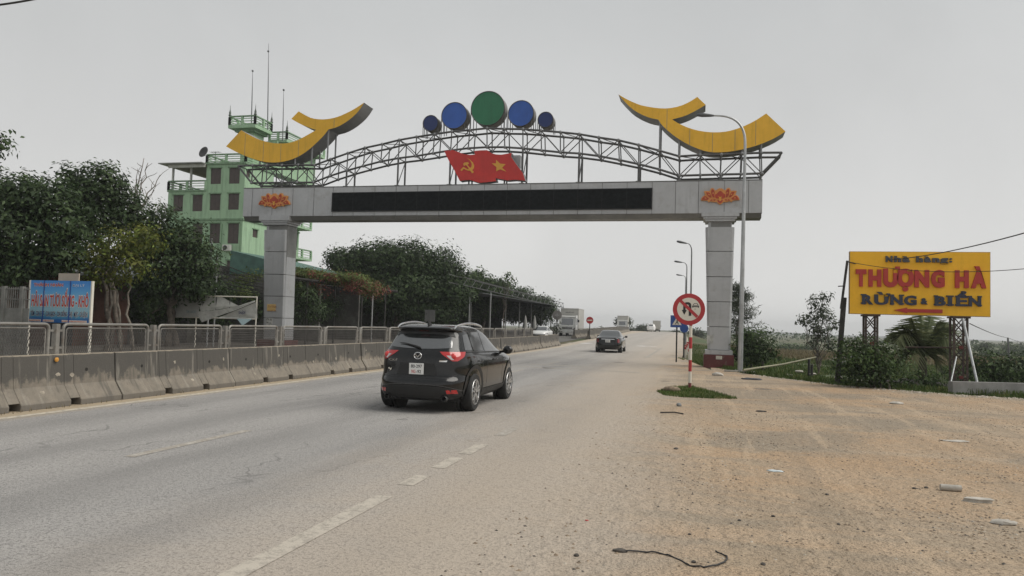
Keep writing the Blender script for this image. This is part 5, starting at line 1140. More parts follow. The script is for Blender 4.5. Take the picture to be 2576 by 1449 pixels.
# balconies on the road side
for (xa_, ya_, xb2, yb2, deep) in ((1380, 770, 1550, 860, 2.2), (1395, 1060, 1555, 1155, 2.4)):
    c = onX(*q('d7', xa_, yb2), bxr+.3); zz = c.z; yy0 = YBK-4.5; yy1 = YBK-.2; deep *= .8
    sl2 = MB().box(bxr+.002, bxr+deep, yy0, yy1, zz-.02, zz+.22).build('balcony', GREEN, house)
    for pa, pb2 in (((bxr+.2, yy0+.1), (bxr+deep-.1, yy0+.1)), ((bxr+deep-.1, yy0+.1), (bxr+deep-.1, yy1-.1))): balustrade(sl2, pa, pb2, zz+.22, .95, 2)
MB().box(bxr+1.3, bxr+1.55, YBK-4.2, YBK-3.95, 3, onX(*q('d7', 1400, 860), bxr+.3).z).build('balcony_post', GTRIM, house)
# sheet roof annex behind, right of the house
pz = onX(*q('d5', 760, 1215), -40).z; mono('rear_building', MB().box(-41, -33.5, 86, 104, -.2, 7.6).box(-41.6, -33, 85.4, 104.5, 7.602, 7.95), mat('dull_render', (.36, .38, .33), .8, 0, .15, 1, grime=(.2, .2, .18), gamt=.4), 'low grey building behind the green house', 'building')
mono('vent_pipe', MB().tube([(-37.5, 87, 7.9), (-37.5, 87, 11.0)], .24, 10), mat('vent_grey', (.36, .36, .36), .7), 'grey vent pipe rising above the low building', 'pipe')
# ------------------------------------------------------------------ shops on the left
BROWNW = mat('brown_wall', (.10, .045, .03), .8, 0, .2, 1.5); DARKW = mat('shop_wall', (.10, .10, .09), .85, 0, .3, 1, grime=(.05, .045, .04), gamt=.5); TIN = mat('tin_roof', (.10, .11, .115), .55, .3, .25, 1.5); GRT = mat('green_tin', (.06, .14, .11), .55, .1, .2, 1.5)
sh = thing('shop_house', 'low dark brown shop house behind the left trees', 'house', (-29, 25, 0))
MB().box(-33, -28.2, 14, 33, -.1, 3.6).build('wall', BROWNW, sh); MB().prism([(-34, 13.5, 3.6), (-27.0, 13.5, 3.3), (-27.0, 13.5, 3.42), (-34, 13.5, 4.9)], (0, 20, 0)).build('roof', TIN, sh)
for y in (17, 22, 27): d_ = MB().box(-28.2, -28.12, y, y+2.4, 0, 2.6).build('doorway', INK, sh); MB().box(-28.118, -28.08, y+.05, y+1.1, .02, 2.5).build('shutter', SHUT, d_)
sh2 = thing('shop_house', 'low dark shop behind the hedge and pergola left of the market shed', 'house', (-29, 45, 0))
MB().box(-34, -29, 33.6, 56, -.1, 3.6).build('wall', DARKW, sh2); MB().prism([(-35, 33.2, 3.6), (-27.6, 33.2, 3.4), (-27.6, 33.2, 3.5), (-35, 33.2, 4.9)], (0, 23, 0)).build('roof', TIN, sh2)
for y in (36, 41, 46, 51): MB().box(-29, -28.93, y, y+2.6, 0, 2.7).build('doorway', INK, sh2)
mk = thing('market_shed', 'long dark market shed with steel truss eaves below the roadside trees', 'shed', (-23, 60, 0))
MB().box(-31, -30.7, 40, 100, 0, 5).build('back_wall', DARKW, mk)
for k, y in enumerate(range(40, 100, 6)): MB().box(-30.7, -24.5, y, y+.2, 0, 4.2).build('party_wall', DARKW, mk)
MB().prism([(-31.5, 61, 5.2), (-17.6, 61, 4.2), (-17.6, 61, 4.26), (-31.5, 61, 5.4)], (0, 39, 0)).build('roof', TIN, mk)
ev = MB(); EAVE = mat('eave_steel', (.075, .078, .075), .7, .0)
exx = -17.4; e_a, e_b = onX(*q('e6', 1060, 545), exx), onX(*q('e6', 2300, 840), exx)
EZ = 4.05; y_ = 55.0
for zz in (4.25, 4.85): ev.tube([(exx, 55, zz+.3), (exx, 99, zz-.15)], .03, 6); ev.tube([(exx-1.2, 55, zz+.5), (exx-1.2, 99, zz+.05)], .03, 6)
ev.build('eave_chord', EAVE, mk)
while y_ < 97:
    z_ = 4.55-.0102*(y_-55); MB().tube([(exx, y_, z_), (exx, y_+1.1, z_+.6)], .025, 5).tube([(exx, y_+1.1, z_+.6), (exx, y_+2.2, z_)], .025, 5).build('eave_lacing', EAVE, mk); y_ += 2.2
for y in range(62, 100, 6): MB().tube([(-18.9, y, .1), (-18.9, y, 4.2)], .06, 8).build('shed_post', mat('shed_post', (.16, .16, .15), .6, .2), mk)
# green tin awning beside the left column
mono('tin_awning', MB().prism([(-30, 44, 5.9), (-24.0, 44, 4.6), (-24.0, 44, 4.68), (-30, 44, 6.0)], (0, 8, 0)).prism([(-30, 44, 5.9), (-24, 44, 4.6), (-24, 44, 4.2), (-30, 44, 4.2)], (0, .1, 0)), GRT, 'green tin awning with pale edge beside the left gate column', 'awning')
# seafood sign board
sY = 20.6
a, b2 = onY(78, 706, sY), onY(225, 812, sY); sx0, sx1 = a.x, b2.x; sz1, sz0 = onY(150, 706, sY).z, onY(150, 812, sY).z
def sea_mat():
    m, t, b = node_mat('sea_print'); N = NT(t); v = N.n('ShaderNodeTexCoord').outputs['Generated']; s = N.n('ShaderNodeSeparateXYZ', {0: v}); n = N.noise(v, 4, 4)
    z = N.math('ADD', s.outputs[2], N.math('MULTIPLY', N.math('SUBTRACT', n, .5), .12)); cr_ = N.n('ShaderNodeValToRGB', {0: z}); e = cr_.color_ramp.elements
    e[0].position = .08; e[0].color = (.02, .12, .36, 1); e[1].position = .95; e[1].color = (.05, .24, .62, 1)
    for p_, c in ((.18, (.10, .36, .52)), (.30, (.30, .50, .58)), (.5, (.26, .52, .68)), (.75, (.10, .36, .70))): x = e.new(p_); x.color = (*c, 1)
    t.links.new(cr_.outputs[0], b.inputs['Base Color']); b.inputs['Roughness'].default_value = .5; return m
sb = thing('seafood_sign', 'blue seafood sign board with red lettering behind the fence at left', 'sign', (sx0, sY, .14))
MB().box(sx0, sx1, sY, sY+.05, sz0, sz1).build('panel', sea_mat(), sb)
for x in (sx0-.02, sx1+.02): MB().box(x-.025, x+.025, sY-.02, sY+.07, .1, sz1).build('frame_post', SIGNW, sb)
sw_, shh = sx1-sx0, sz1-sz0
def SP(u_, v_): return Vector((sx0+(u_-510)/(1440.-510)*sw_, sY-.003, sz1-(v_-225)/(915.-225)*shh))
SRED = mat('print_red', (.52, .03, .025), .5); SNAV = mat('print_navy', (.02, .035, .13), .5)
def sea_text(s_, u0, u1, top, base, m, halo=True, bold=.01):
    wd = (u1-u0)/930.*sw_; cp = (base-top)/690.*shh
    if halo: text(MB(), s_, SP(u0-4, base+3), (1, 0, 0), (0, 0, 1), wd*1.01, cp*1.04, .002, bold+.045).build('print_outline', SIGNW, sb)
    text(MB(), s_, SP(u0, base)-Vector((0, .003, 0)), (1, 0, 0), (0, 0, 1), wd, cp, .003, bold).build('print_text', m, sb)
sea_text('THÀNH NHÀN', 560, 1015, 270, 320, SRED); sea_text('ĐẠI LÝ', 1155, 1340, 280, 318, mat('print_pale', (.55, .60, .68), .5), False)
sea_text('HẢI SẢN TƯƠI SỐNG - KHÔ', 540, 1410, 462, 645, SRED, True, .015); sea_text('TÔM - CUA THỊT - CUA GẠCH - CUA GIỐNG - GHẸ - MỰC - CÁ LỆCH', 535, 1400, 730, 805, SNAV)
for u0, u1 in ((515, 700), (730, 900), (1020, 1400)):
    p0, p1 = SP(u0, 868), SP(u1, 905); pb_ = MB().box(p0.x, p1.x, sY-.002, sY-.001, p1.z, p0.z).build('print_band', SIGNW, sb); scribble(MB(), (p0.x+.01, sY-.003, p1.z+.02), p1.x-p0.x-.02, (p0.z-p1.z)*.5, int((u1-u0)/14), u0).build('print_text', SRED, pb_)
for u_ in (725, 1125): p = SP(u_, 225); MB().box(p.x-.02, p.x+.02, sY-.012, sY-.007, sz0, sz1).build('fold', SIGNB, sb)
a, b2 = onY(160, 688, sY+.5), onY(200, 706, sY+.5); mono('upper_board', MB().box(a.x-.1, b2.x+.06, sY+.4, sY+.44, b2.z-.02, a.z), mat('cream_board', (.50, .42, .33), .8), 'torn cream board peeking above the blue seafood sign', 'board')
# metal gate at the far left
gt = thing('metal_gate', 'grey barred metal gate left of the blue seafood sign', 'gate', (-21.3, 15.5, .14)); gY = 19.5
g0, g1 = onY(-70, 720, gY).x, onY(76, 720, gY).x; gzt, gzm = onY(40, 722, gY).z, onY(40, 775, gY).z
GATEM = mat('gate_paint', (.20, .20, .185), .55, .2, .15, 3)
MB().box(g0, g1, gY, gY+.03, .2, gzm).build('lower_panel', GATEM, gt)
for x in (onY(10, 740, gY).x, onY(90*.62, 740, gY).x, g0): MB().box(x-.06, x+.06, gY-.05, gY+.07, .14, gzt+.02).build('gate_post', GATEM, gt)
x = g0
while x < g1: MB().tube([(x, gY+.015, gzm), (x, gY+.015, gzt)], .012, 6).build('bar', GATEM, gt); x += .085
for z_ in (gzm+.28, gzt-.06): MB().box(g0, g1, gY, gY+.028, z_-.015, z_+.015).build('rail', GATEM, gt)
# torn white banner on its frame
bY = 31.5
def eb(x, y): return onY(*q('e5', x, y), bY)
bn = thing('banner_frame', 'torn white vinyl banner hanging from a steel frame left of the gate column', 'banner', (eb(800, 900).x, bY, .14))
VIN = mat('white_vinyl', (.56, .56, .52), .6, 0, .12, 2, grime=(.36, .36, .32), gamt=.35); VING = mat('vinyl_back', (.40, .40, .37), .7, 0, .1)
fx = [eb(370, 0).x, eb(860, 0).x, eb(1085, 0).x, eb(1315, 0).x, eb(1500, 0).x, eb(1780, 0).x]; fz1, fz0 = eb(1100, 372).z, eb(1100, 740).z
for x in (fx[0], eb(765, 0).x, eb(1775, 0).x): MB().tube([(x, bY+.05, .1), (x, bY+.05, fz1)], .03, 8).build('frame_post', SIGNW, bn)
for z_ in (fz1, fz0): MB().tube([(fx[0], bY+.05, z_), (fx[-1], bY+.05, z_)], .03, 8).build('frame_rail', SIGNW, bn)
for x in fx[1:5]: MB().tube([(x, bY+.08, fz0), (x, bY+.08, fz1)], .018, 6).build('frame_bar', WOODP, bn)
def sheet(poly, m, nm, dy=0., wav=.05):
    pts = [eb(x, y)+Vector((0, dy+wav*math.sin(x*.02+y*.013), 0)) for x, y in poly]; MB().prism(pts, (0, .006, 0)).build(nm, m, bn)
sheet([(400, 400), (840, 380), (790, 620), (780, 700), (760, 725), (340, 725), (350, 640), (385, 520)], VING, 'vinyl_sheet', .02)
sheet([(845, 385), (1150, 385), (1440, 530), (1300, 575), (1050, 600), (800, 625), (790, 560)], VIN, 'vinyl_sheet', .10)
sheet([(800, 630), (1150, 605), (1400, 560), (1760, 440), (1760, 470), (1450, 600), (1150, 700), (855, 810), (785, 690)], VIN, 'vinyl_fold', -.10, .04)
sheet([(1430, 610), (1765, 470), (1765, 745), (1070, 745), (1150, 715)], VIN, 'vinyl_sheet', .0)
sheet([(1430, 750), (1700, 752), (1540, 870)], mat('vinyl_blue', (.42, .55, .58), .6), 'vinyl_flap', -.04)
p = eb(1470, 668); text(MB(), 'CÁ LỆCH', p-Vector((0, .06, 0)), (1, 0, 0), (0, 0, 1), (eb(1612, 0).x-p.x), .13, .004, .01).build('print_text', SNAV, bn)
p = eb(585, 652); text(MB(), 'TÔM - CUA THỊT', p-Vector((0, .05, 0)), (1, 0, 0), (0, 0, 1), (eb(785, 0).x-p.x), .12, .004, .0).build('print_text', mat('print_teal', (.16, .26, .28), .6), bn)
# bundled cables and poles by the house
for k in range(6):
    a = atD(520-10*k, 640+6*k, 36+k*.3); b2 = atD(665, 700+7*k, 41); wire(a, b2, .15+.05*k, .022, 'sagging cable of the bundle left of the gate column, %s from the top' % ORD[k])
for px, y0_, y1_, D, lb_ in ((533, 600, 660, 37, 'thin pale pole in front of the green house wall'), (547, 640, 720, 37.5, 'shorter thin pale pole beside the cable bundle')):
    a = atD(px, y0_, D); mono('thin_pole', MB().tube([(a.x, a.y, .1), (a.x, a.y, a.z)], .045, 8), GALV, lb_, 'pole')
# wooden shed bits behind the fence right of the column
for px, D, lb_ in ((938, 50, 'white'), (1182, 62, 'second white'), (1235, 66, 'third white')):
    a = atD(px, 735, D); mono('shed_pole', MB().tube([(a.x, a.y, .1), (a.x, a.y, a.z)], .05, 8), GALV, '%s steel pole under the dark roadside trees' % lb_, 'pole')
a, b2 = onY(*q('e6', 290, 870), 56), onY(*q('e6', 440, 1060), 56); mono('square_sign', MB().box(a.x, b2.x, 56, 56.05, b2.z, a.z).box(.5*(a.x+b2.x)-.05, .5*(a.x+b2.x)+.05, 55.95, 55.99, b2.z, a.z-.1).box(.5*(a.x+b2.x)-.05, .5*(a.x+b2.x)+.05, 56.05, 56.15, .1, b2.z), mat('panel_grey', (.15, .15, .145), .6), 'grey back of a square sign above the black suv', 'sign')
for px, D, lb_ in ((1322, 78, 'taller'), (1345, 82, 'shorter')):
    a = atD(px, 795, D); z0 = gz(a.x, a.y)+.1; mono('folded_parasol', MB().lathe([(.03, 0), (.03, .7), (.24, .8), (.2, 1.4), (.06, 2.1), (.02, 2.2)], (a.x, a.y, z0), (0, 0, 1), 12), mat('parasol_cloth', (.30, .30, .28), .8), lb_+' folded grey parasol in front of the market shed', 'parasol', smooth=50)
# ------------------------------------------------------------------ vegetation
def leaf_object(name, C, size, material, parent=None, aspect=2.2, upbias=.5, out=None, droop=0., var=.45):
    """C: leaf positions; each leaf is a small folded kite of its own"""
    n = len(C); r = rng
    nrm = r.normal(size=(n, 3))*(.6 if out is not None else 1.); nrm[:, 2] = np.abs(nrm[:, 2])*.5+upbias*.8
    if out is not None: nrm += out*1.25
    nrm /= np.linalg.norm(nrm, axis=1)[:, None]
    d = r.normal(size=(n, 3)); d[:, 2] -= droop
    if out is not None: d += out*.6
    d -= nrm*np.sum(d*nrm, 1)[:, None]; d /= np.linalg.norm(d, axis=1)[:, None]+1e-9; s = np.cross(nrm, d)
    L = size*(1+var*r.uniform(-1, 1, n))[:, None]*(.75+.6*r.random(n)**3)[:, None]; Wd = L/aspect
    v = np.empty((n, 4, 3)); v[:, 0] = C; v[:, 1] = C+d*L*.45+s*Wd*.5+nrm*L*.06; v[:, 2] = C+d*L-nrm*L*.08; v[:, 3] = C+d*L*.45-s*Wd*.5+nrm*L*.06
    return raw_quads(name, v, material, parent)
def raw_quads(name, v, material, parent=None):
    n = len(v); me = bpy.data.meshes.new(name); o0 = LOC.get(root_of(parent).name, Vector((0, 0, 0))) if parent else Vector((0, 0, 0))
    v = v-np.array(o0); me.vertices.add(4*n); me.vertices.foreach_set('co', v.astype(np.float32).ravel())
    me.loops.add(4*n); me.loops.foreach_set('vertex_index', np.arange(4*n, dtype=np.int32)); me.polygons.add(n)
    me.polygons.foreach_set('loop_start', np.arange(0, 4*n, 4, dtype=np.int32)); me.update(calc_edges=True); me.validate()
    me.materials.append(material); ob = bpy.data.objects.new(name, me); COL.objects.link(ob)
    if parent: ob.parent = parent
    return ob
def clumps(blobs, density, per, crad, hollow=.55, flat=.7):
    """points in leaf clumps spread through a union of ellipsoids; also the outward direction of each"""
    P, O = [], []
    for c, r in blobs:
        c, r = np.array(c), np.array(r); vol = r[0]*r[1]*r[2]; n = max(6, int(density*(vol**(2/3))))
        u = rng.normal(size=(n, 3)); u /= np.linalg.norm(u, axis=1)[:, None]; rad = rng.uniform(hollow, 1.0, n)[:, None]**.8
        lb_ = rng.normal(size=(7, 3)); lb_ /= np.linalg.norm(lb_, axis=1)[:, None]; rad *= (.80+.36*np.max(np.clip(u@lb_.T, 0, 1), axis=1)**5)[:, None]*(1+.10*rng.normal(size=(n, 1)))
        cc = c+u*rad*r
        k = rng.integers(int(per*.6), int(per*1.4)+1, n); idx = np.repeat(np.arange(n), k)
        off = np.clip(rng.normal(size=(len(idx), 3)), -1.5, 1.5)*crad*(.6+.8*rng.random(n))[idx][:, None]; off[:, 2] *= flat
        P.append(cc[idx]+off); o = u[idx]+.6*off/crad; O.append(o/(np.linalg.norm(o, axis=1)[:, None]+1e-9))
    return np.concatenate(P), np.concatenate(O)
def limb(mb, a, b, r0, r1, seed, n=6, bend=.08):
    rr = random.Random(seed); a, b = Vector(a), Vector(b); L = (b-a).length; pts = []; rs = []
    for k in range(n+1):
        t = k/n; p = a.lerp(b, t)
        if 0 < k < n: p += Vector((rr.uniform(-1, 1), rr.uniform(-1, 1), rr.uniform(-.5, .8)))*L*bend
        pts.append(p); rs.append(r0+(r1-r0)*t)
    mb.tube(pts, rs, 7); return pts
def tree(name, label, base, blobs, lmat, size, density, per, crad, trunk=.16, group=None, bark=None, fork=.45, cat='tree', hollow=.55, aspect=2.2, stems=1, flat=.7, droop=0., spread=.0):
    base = Vector(base); t = thing(name, label, cat, base, 0, group); bark = bark or BARK
    cz = np.mean([b[0][2] for b in blobs]); lo = min(b[0][2]-b[1][2] for b in blobs)
    cen = Vector(np.mean([np.array(b[0]) for b in blobs], 0)); mb = MB()
    for s in range(stems):
        bs = base+Vector((random.uniform(-1, 1), random.uniform(-1, 1), 0))*(spread if stems > 1 else 0); bs.z -= .15
        fz_ = base.z+(cz-base.z)*fork; fk = Vector((bs.x+(cen.x-bs.x)*.35+random.uniform(-.3, .3), bs.y+(cen.y-bs.y)*.35, fz_))
        limb(mb, bs, fk, trunk, trunk*.7, random.random(), 6, .04)
        for k, (c, r) in enumerate(blobs):
            if k % stems != s: continue
            e = Vector(c); e2 = e+Vector((0, 0, r[2]*.3)); pts = limb(mb, fk, e2, trunk*.55, trunk*.12, k+s, 6, .07)
            for j in range(4):
                u = Vector((random.gauss(0, 1), random.gauss(0, 1), random.gauss(.2, .7))).normalized(); limb(mb, pts[3+j % 3], e+Vector((u.x*r[0], u.y*r[1], u.z*r[2]))*.85, trunk*.22, trunk*.05, j+k*7, 4, .08)
    mb.build('trunk', bark, t, smooth=60)
    P, O = clumps(blobs, density, per, crad, hollow, flat); leaf_object('crown', P, size, lmat, t, aspect, out=O, droop=droop)
    return t
def pb(x, y, D, rx, ry, rd=None, dd=0.):
    c = atD(x, y, D+dd); k = D/F_PX; return ((c.x, c.y, c.z), (rx*k, (rd if rd else .5*(rx+ry))*k, ry*k))
LDARK = leaf_mat('leaf_dark', [(.026, .044, .018), (.034, .060, .022), (.048, .080, .028), (.078, .115, .046)], .5)
LMID = leaf_mat('leaf_mid', [(.022, .040, .013), (.036, .066, .018), (.058, .098, .027), (.09, .135, .045)])
LYEL = leaf_mat('leaf_yellow', [(.05, .06, .012), (.10, .12, .02), (.17, .17, .03), (.14, .20, .04)])
LGRY = leaf_mat('leaf_grey', [(.03, .045, .025), (.05, .07, .04), (.08, .10, .06), (.12, .14, .09)])
LPINK = leaf_mat('bract_pink', [(.15, .055, .045), (.26, .075, .065), (.36, .11, .10), (.15, .12, .045)])
LVINE = leaf_mat('vine_green', [(.06, .09, .02), (.11, .15, .035), (.16, .20, .06), (.10, .12, .03)])
LPALM = leaf_mat('palm_green', [(.07, .09, .04), (.11, .14, .06), (.16, .19, .085), (.20, .21, .11)])
def gbase(p, z=None): return (p[0], p[1], gz(p[0], p[1]) if z is None else z)
# left roadside trees
D = 29
b = [pb(15, 488, D, 80, 72), pb(95, 512, D, 78, 76), pb(60, 590, D, 110, 90), pb(150, 560, D, 70, 70), pb(20, 660, D, 95, 60), pb(-70, 540, D, 90, 110), pb(130, 650, D, 75, 45)]
tree('roadside_tree', 'big dark leafy tree at the left edge above the blue sign', gbase(atD(30, 800, D), .14), b, LDARK, .20, 62, 30, .30, .22, stems=2, spread=.5)
b = [pb(0, 357, 24, 13, 11), pb(-30, 372, 24, 16, 18)]
tree('roadside_tree', 'small leafy twig entering the frame at the left edge', gbase(atD(-160, 800, 24), .14), b, LDARK, .18, 40, 22, .25, .15)
D = 33
b = [pb(255, 455, D, 55, 48), pb(215, 490, D, 50, 50), pb(290, 500, D, 60, 45), pb(240, 560, D, 80, 50), pb(330, 545, D, 45, 40), pb(185, 450, D, 30, 35)]
tree('roadside_tree', 'dark tree with rounded top between the left edge and the green house', gbase(atD(290, 800, D), .14), b, LDARK, .20, 62, 30, .30, .12, stems=2, spread=.3)
D = 30
b = [pb(215, 640, D, 75, 45), pb(290, 620, D, 70, 50), pb(350, 600, D, 60, 45), pb(250, 690, D, 60, 25), pb(330, 660, D, 60, 40)]
tree('roadside_tree', 'yellow green young tree with pale stems right of the blue sign', gbase(atD(285, 810, D), .14), b, LYEL, .17, 52, 24, .26, .055, bark=BARKP, stems=4, spread=.8, fork=.6)
D = 36
b = [pb(400, 565, D, 45, 42), pb(462, 605, D, 58, 48), pb(425, 655, D, 80, 60), pb(508, 655, D, 40, 50), pb(365, 610, D, 55, 55), pb(400, 710, D, 80, 45), pb(500, 715, D, 48, 42)]
tree('roadside_tree', 'dense dark tree in front of the green house', gbase(atD(420, 800, D), .14), b, LDARK, .20, 62, 30, .30, .18, stems=2, spread=.4)
# bare branched tree
D = 44; bs = atD(350, 640, D); t = thing('bare_tree', 'thin bare branches rising above the trees left of the house', 'tree', gbase(bs, .1)); mb = MB(); ro_ = atD(330, 560, D)
limb(mb, gbase(bs, -.1), ro_, .14, .09, 1)
for k, (x, y) in enumerate(((232, 418), (362, 398), (372, 410), (388, 478), (403, 440), (300, 440), (420, 520), (345, 450))):
    pts = limb(mb, ro_, atD(x, y, D+random.uniform(-1, 1)), .06, .018, k, 8, .03)
    for j in range(6):
        p = pts[3+j % 5]; limb(mb, p, p+Vector((random.uniform(-.7, .7), random.uniform(-.6, .6), random.uniform(.1, .9))), .022, .010, j, 3, .08)
mb.build('trunk', BARKP, t, smooth=60); P, O = clumps([pb(390, 525, D, 45, 40), pb(345, 545, D, 40, 35)], 20, 9, .22, .3); leaf_object('crown', P, .18, LMID, t, out=O)
# ficus row
D = 62
b = [pb(1020, 660, D, 75, 58), pb(960, 650, D, 70, 45), pb(900, 660, D, 55, 45), pb(850, 655, D, 32, 28), pb(1090, 690, D, 75, 60), pb(1000, 730, D, 130, 60), pb(1120, 740, D, 70, 50), pb(920, 720, D, 70, 50), pb(1050, 780, D, 110, 35), pb(1150, 700, D, 35, 35)]
tree('ficus_tree', 'large dark ficus tree behind the red flowering pergola', gbase(atD(1030, 830, D), .14), b, LDARK, .27, 58, 28, .42, .35, stems=3, spread=1.5, flat=.9, hollow=.5)
D = 80
b = [pb(1200, 715, D, 42, 32), pb(1235, 740, D, 40, 30), pb(1190, 770, D, 50, 35), pb(1262, 725, D, 28, 20)]
tree('ficus_tree', 'mid green tree between the large ficus and the last tree', gbase(atD(1215, 830, D), .14), b, LMID, .30, 60, 28, .45, .22)
b = [pb(1275, 690, 70, 12, 10), pb(1288, 700, 70, 8, 14), pb(1268, 705, 70, 9, 10)]
tree('sapling', 'sparse sapling top sticking out above the roadside trees', gbase(atD(1262, 830, 70), .14), b, LMID, .26, 8, 5, .25, .06, hollow=.2)
D = 95
b = [pb(1310, 748, D, 34, 26), pb(1345, 770, D, 34, 24), pb(1368, 765, D, 24, 24), pb(1300, 785, D, 45, 28), pb(1385, 778, D, 14, 14), pb(1355, 795, D, 34, 20), pb(1270, 770, D, 30, 30)]
tree('ficus_tree', 'last dark tree of the row next to the white box truck', gbase(atD(1330, 835, D), .2), b, LDARK, .30, 52, 26, .42, .26, stems=2, spread=.8, hollow=.5)
b = [pb(1400, 820, 88, 14, 12), pb(1385, 830, 88, 18, 14)]
tree('shrub', 'small grey green shrub behind the white saloon car', gbase(atD(1395, 840, 88)), b, LGRY, .25, 30, 16, .3, .06, cat='shrub')
# pergola with bougainvillea
def pergola():
    t = thing('flowering_pergola', 'vine pergola with pink bougainvillea right of the left gate column', 'pergola', (-23.2, 44, .1))
    for y in (40.5, 44, 48, 52): MB().tube([(-22.4, y, 0), (-22.4, y, 3.9)], .06, 8).build('pergola_post', WOODP, t)
    for y in np.arange(39, 54, 1.4): MB().bar((-27, y, 4.1), (-22, y, 3.85), .06, .08).build('rafter', WOODP, t)
    for x in (-26, -24.2, -22.3): MB().bar((x, 38.6, 3.95), (x, 54, 3.95), .07, .09).build('purlin', WOODP, t)
    b = []
    for x, y, rx, ry in ((760, 690, 30, 14), (800, 695, 30, 12), (850, 700, 30, 14), (895, 705, 32, 16), (760, 720, 26, 16), (930, 725, 25, 14)): b.append(pb(x, y, 47, rx, ry, 45))
    P, O = clumps(b, 190, 26, .25, .3, .5); leaf_object('vine_leaves', P, .17, LVINE, t, out=O, upbias=1.)
    b = []
    for k in range(26):
        f = random.random()**.7; b.append(pb(775+190*f+random.gauss(0, 8), 690+40*f+random.gauss(0, 9), 46.5+random.uniform(-1, 2), random.uniform(7, 16), random.uniform(5, 10), 14))
    b += [pb(915, 738, 46, 24, 9, 20), pb(815, 730, 46, 14, 12), pb(742, 686, 46, 7, 6), pb(945, 745, 46, 14, 11)]
    P, O = clumps(b, 60, 16, .22, .2, .7); leaf_object('flowers', P, .12, LPINK, t)
    b = [pb(765, 745, 45, 28, 40), pb(790, 780, 45, 35, 40), pb(745, 790, 45, 22, 40), pb(830, 770, 47, 30, 35)]
    P, O = clumps(b, 50, 24, .28, .4); leaf_object('hanging_leaves', P, .16, LDARK, t, out=O, droop=.6)
    b = [pb(600, 700, 42, 40, 14), pb(640, 690, 42, 30, 18), pb(615, 735, 42, 45, 14)]
    P, O = clumps(b, 46, 18, .22, .3); leaf_object('vine_leaves', P, .14, LVINE, t, out=O)
pergola()
b = [pb(600, 730, 45, 50, 30), pb(650, 760, 45, 40, 35), pb(560, 770, 45, 40, 30)]
tree('hedge', 'long dark hedge behind the stems of the left trees', gbase(atD(330, 800, 40), .1), [pb(x, 770+10*math.sin(x), 40, 40, 50) for x in range(90, 560, 45)], LDARK, .2, 45, 24, .3, .08, cat='hedge', stems=4, spread=2.)
tree('hedge', 'dark hedge between the torn banner and the green house', gbase(atD(605, 800, 45), .1), b, LDARK, .2, 48, 26, .3, .08, cat='hedge', stems=2, spread=.6)
# far trees near the crest
for x, y, D, rx, ry, lb_, den in ((1567, 808, 190, 18, 14, 'lone round tree above the far grey truck', 26), (1620, 826, 200, 20, 9, 'bushy tree left of the distant white suv', 30), (1590, 832, 210, 22, 6, 'low bush line behind the far barrier', 26), (1510, 832, 180, 16, 6, 'small round bush right of the no entry sign', 26), (1545, 836, 190, 16, 5, 'low bush beneath the far grey truck', 24), (1745, 842, 160, 26, 14, 'hazy clump of trees right of the crest', 30), (1700, 836, 260, 14, 5, 'far bush just right of the distant truck', 24)):
    bl = [pb(x, y, D, rx*.7, ry), pb(x-rx*.5, y+2, D, rx*.5, ry*.7), pb(x+rx*.5, y+1, D, rx*.55, ry*.75)]
    p = atD(x, y, D); tree('far_tree', lb_, (p.x, p.y, gz(p.x, p.y)-.3), bl, LGRY, .5, den, 14, .6, .16, 'trees by the far crest', hollow=.35)
# right side
def conifer():
    D = 46; base = atD(1853, 925, D); z0 = gz(base.x, base.y); topp = atD(1860, 718, D); t = thing('casuarina_tree', 'thin feathery casuarina tree behind the right gate column', 'tree', (base.x, base.y, z0))
    mb = MB(); limb(mb, (base.x, base.y, z0-.2), topp, .08, .015, 3, 8, .015); H = topp.z-z0; P = []; Dr = []
    for k in range(74):
        f = random.uniform(.30, .99); p = Vector((base.x, base.y, z0)).lerp(topp, f); a = random.uniform(0, 6.28); L = (1-f)*1.6+.28+random.uniform(0, .3)
        e = p+Vector((math.cos(a)*L, math.sin(a)*L, random.uniform(-.1, .45)*L)); pts = limb(mb, p, e, .016, .006, k, 4, .06)
        for q_ in pts[1:]:
            for j in range(16): P.append(q_+Vector((random.gauss(0, .12), random.gauss(0, .12), random.gauss(-.05, .10))))
    for x, y in ((1893, 737), (1880, 765), (1885, 790)):
        e = atD(x, y, D); p = atD(1862, y+22, D); pts = limb(mb, p, e, .02, .006, x, 6, .04)
        for q_ in pts[1:]:
            for j in range(22): P.append(q_+Vector((random.gauss(0, .10), random.gauss(0, .1), random.gauss(-.06, .08))))
    mb.build('trunk', BARK, t); leaf_object('needles', np.array([tuple(p) for p in P]), .24, LGRY, t, aspect=7, droop=.4)
conifer()
D = 34
b = [pb(1905, 865, D, 38, 38), pb(1880, 850, D, 25, 28), pb(1930, 880, D, 24, 26), pb(1895, 895, D, 42, 25), pb(1870, 880, D, 25, 35)]
p = atD(1895, 935, D); tree('verge_bush', 'round green bush right of the street lamp base', (p.x, p.y, gz(p.x, p.y)-.2), b, LMID, .15, 90, 30, .20, .05, cat='bush', stems=4, spread=.5, fork=.5)
D = 46
b = [pb(2055, 760, D, 24, 26), pb(2070, 790, D, 28, 26), pb(2045, 800, D, 20, 18), pb(2060, 828, D, 32, 22), pb(2098, 812, D, 14, 20), pb(2020, 803, D, 12, 8), pb(2055, 860, D, 26, 16), pb(2090, 866, D, 18, 14), pb(2075, 745, D, 14, 10)]
p = atD(2057, 905, D); tree('slender_tree', 'slender open crowned tree left of the leaning pole', (p.x, p.y, gz(p.x, p.y)-.2), b, LGRY, .20, 40, 15, .20, .07, hollow=.15, fork=.15, droop=.5)
D = 23.8
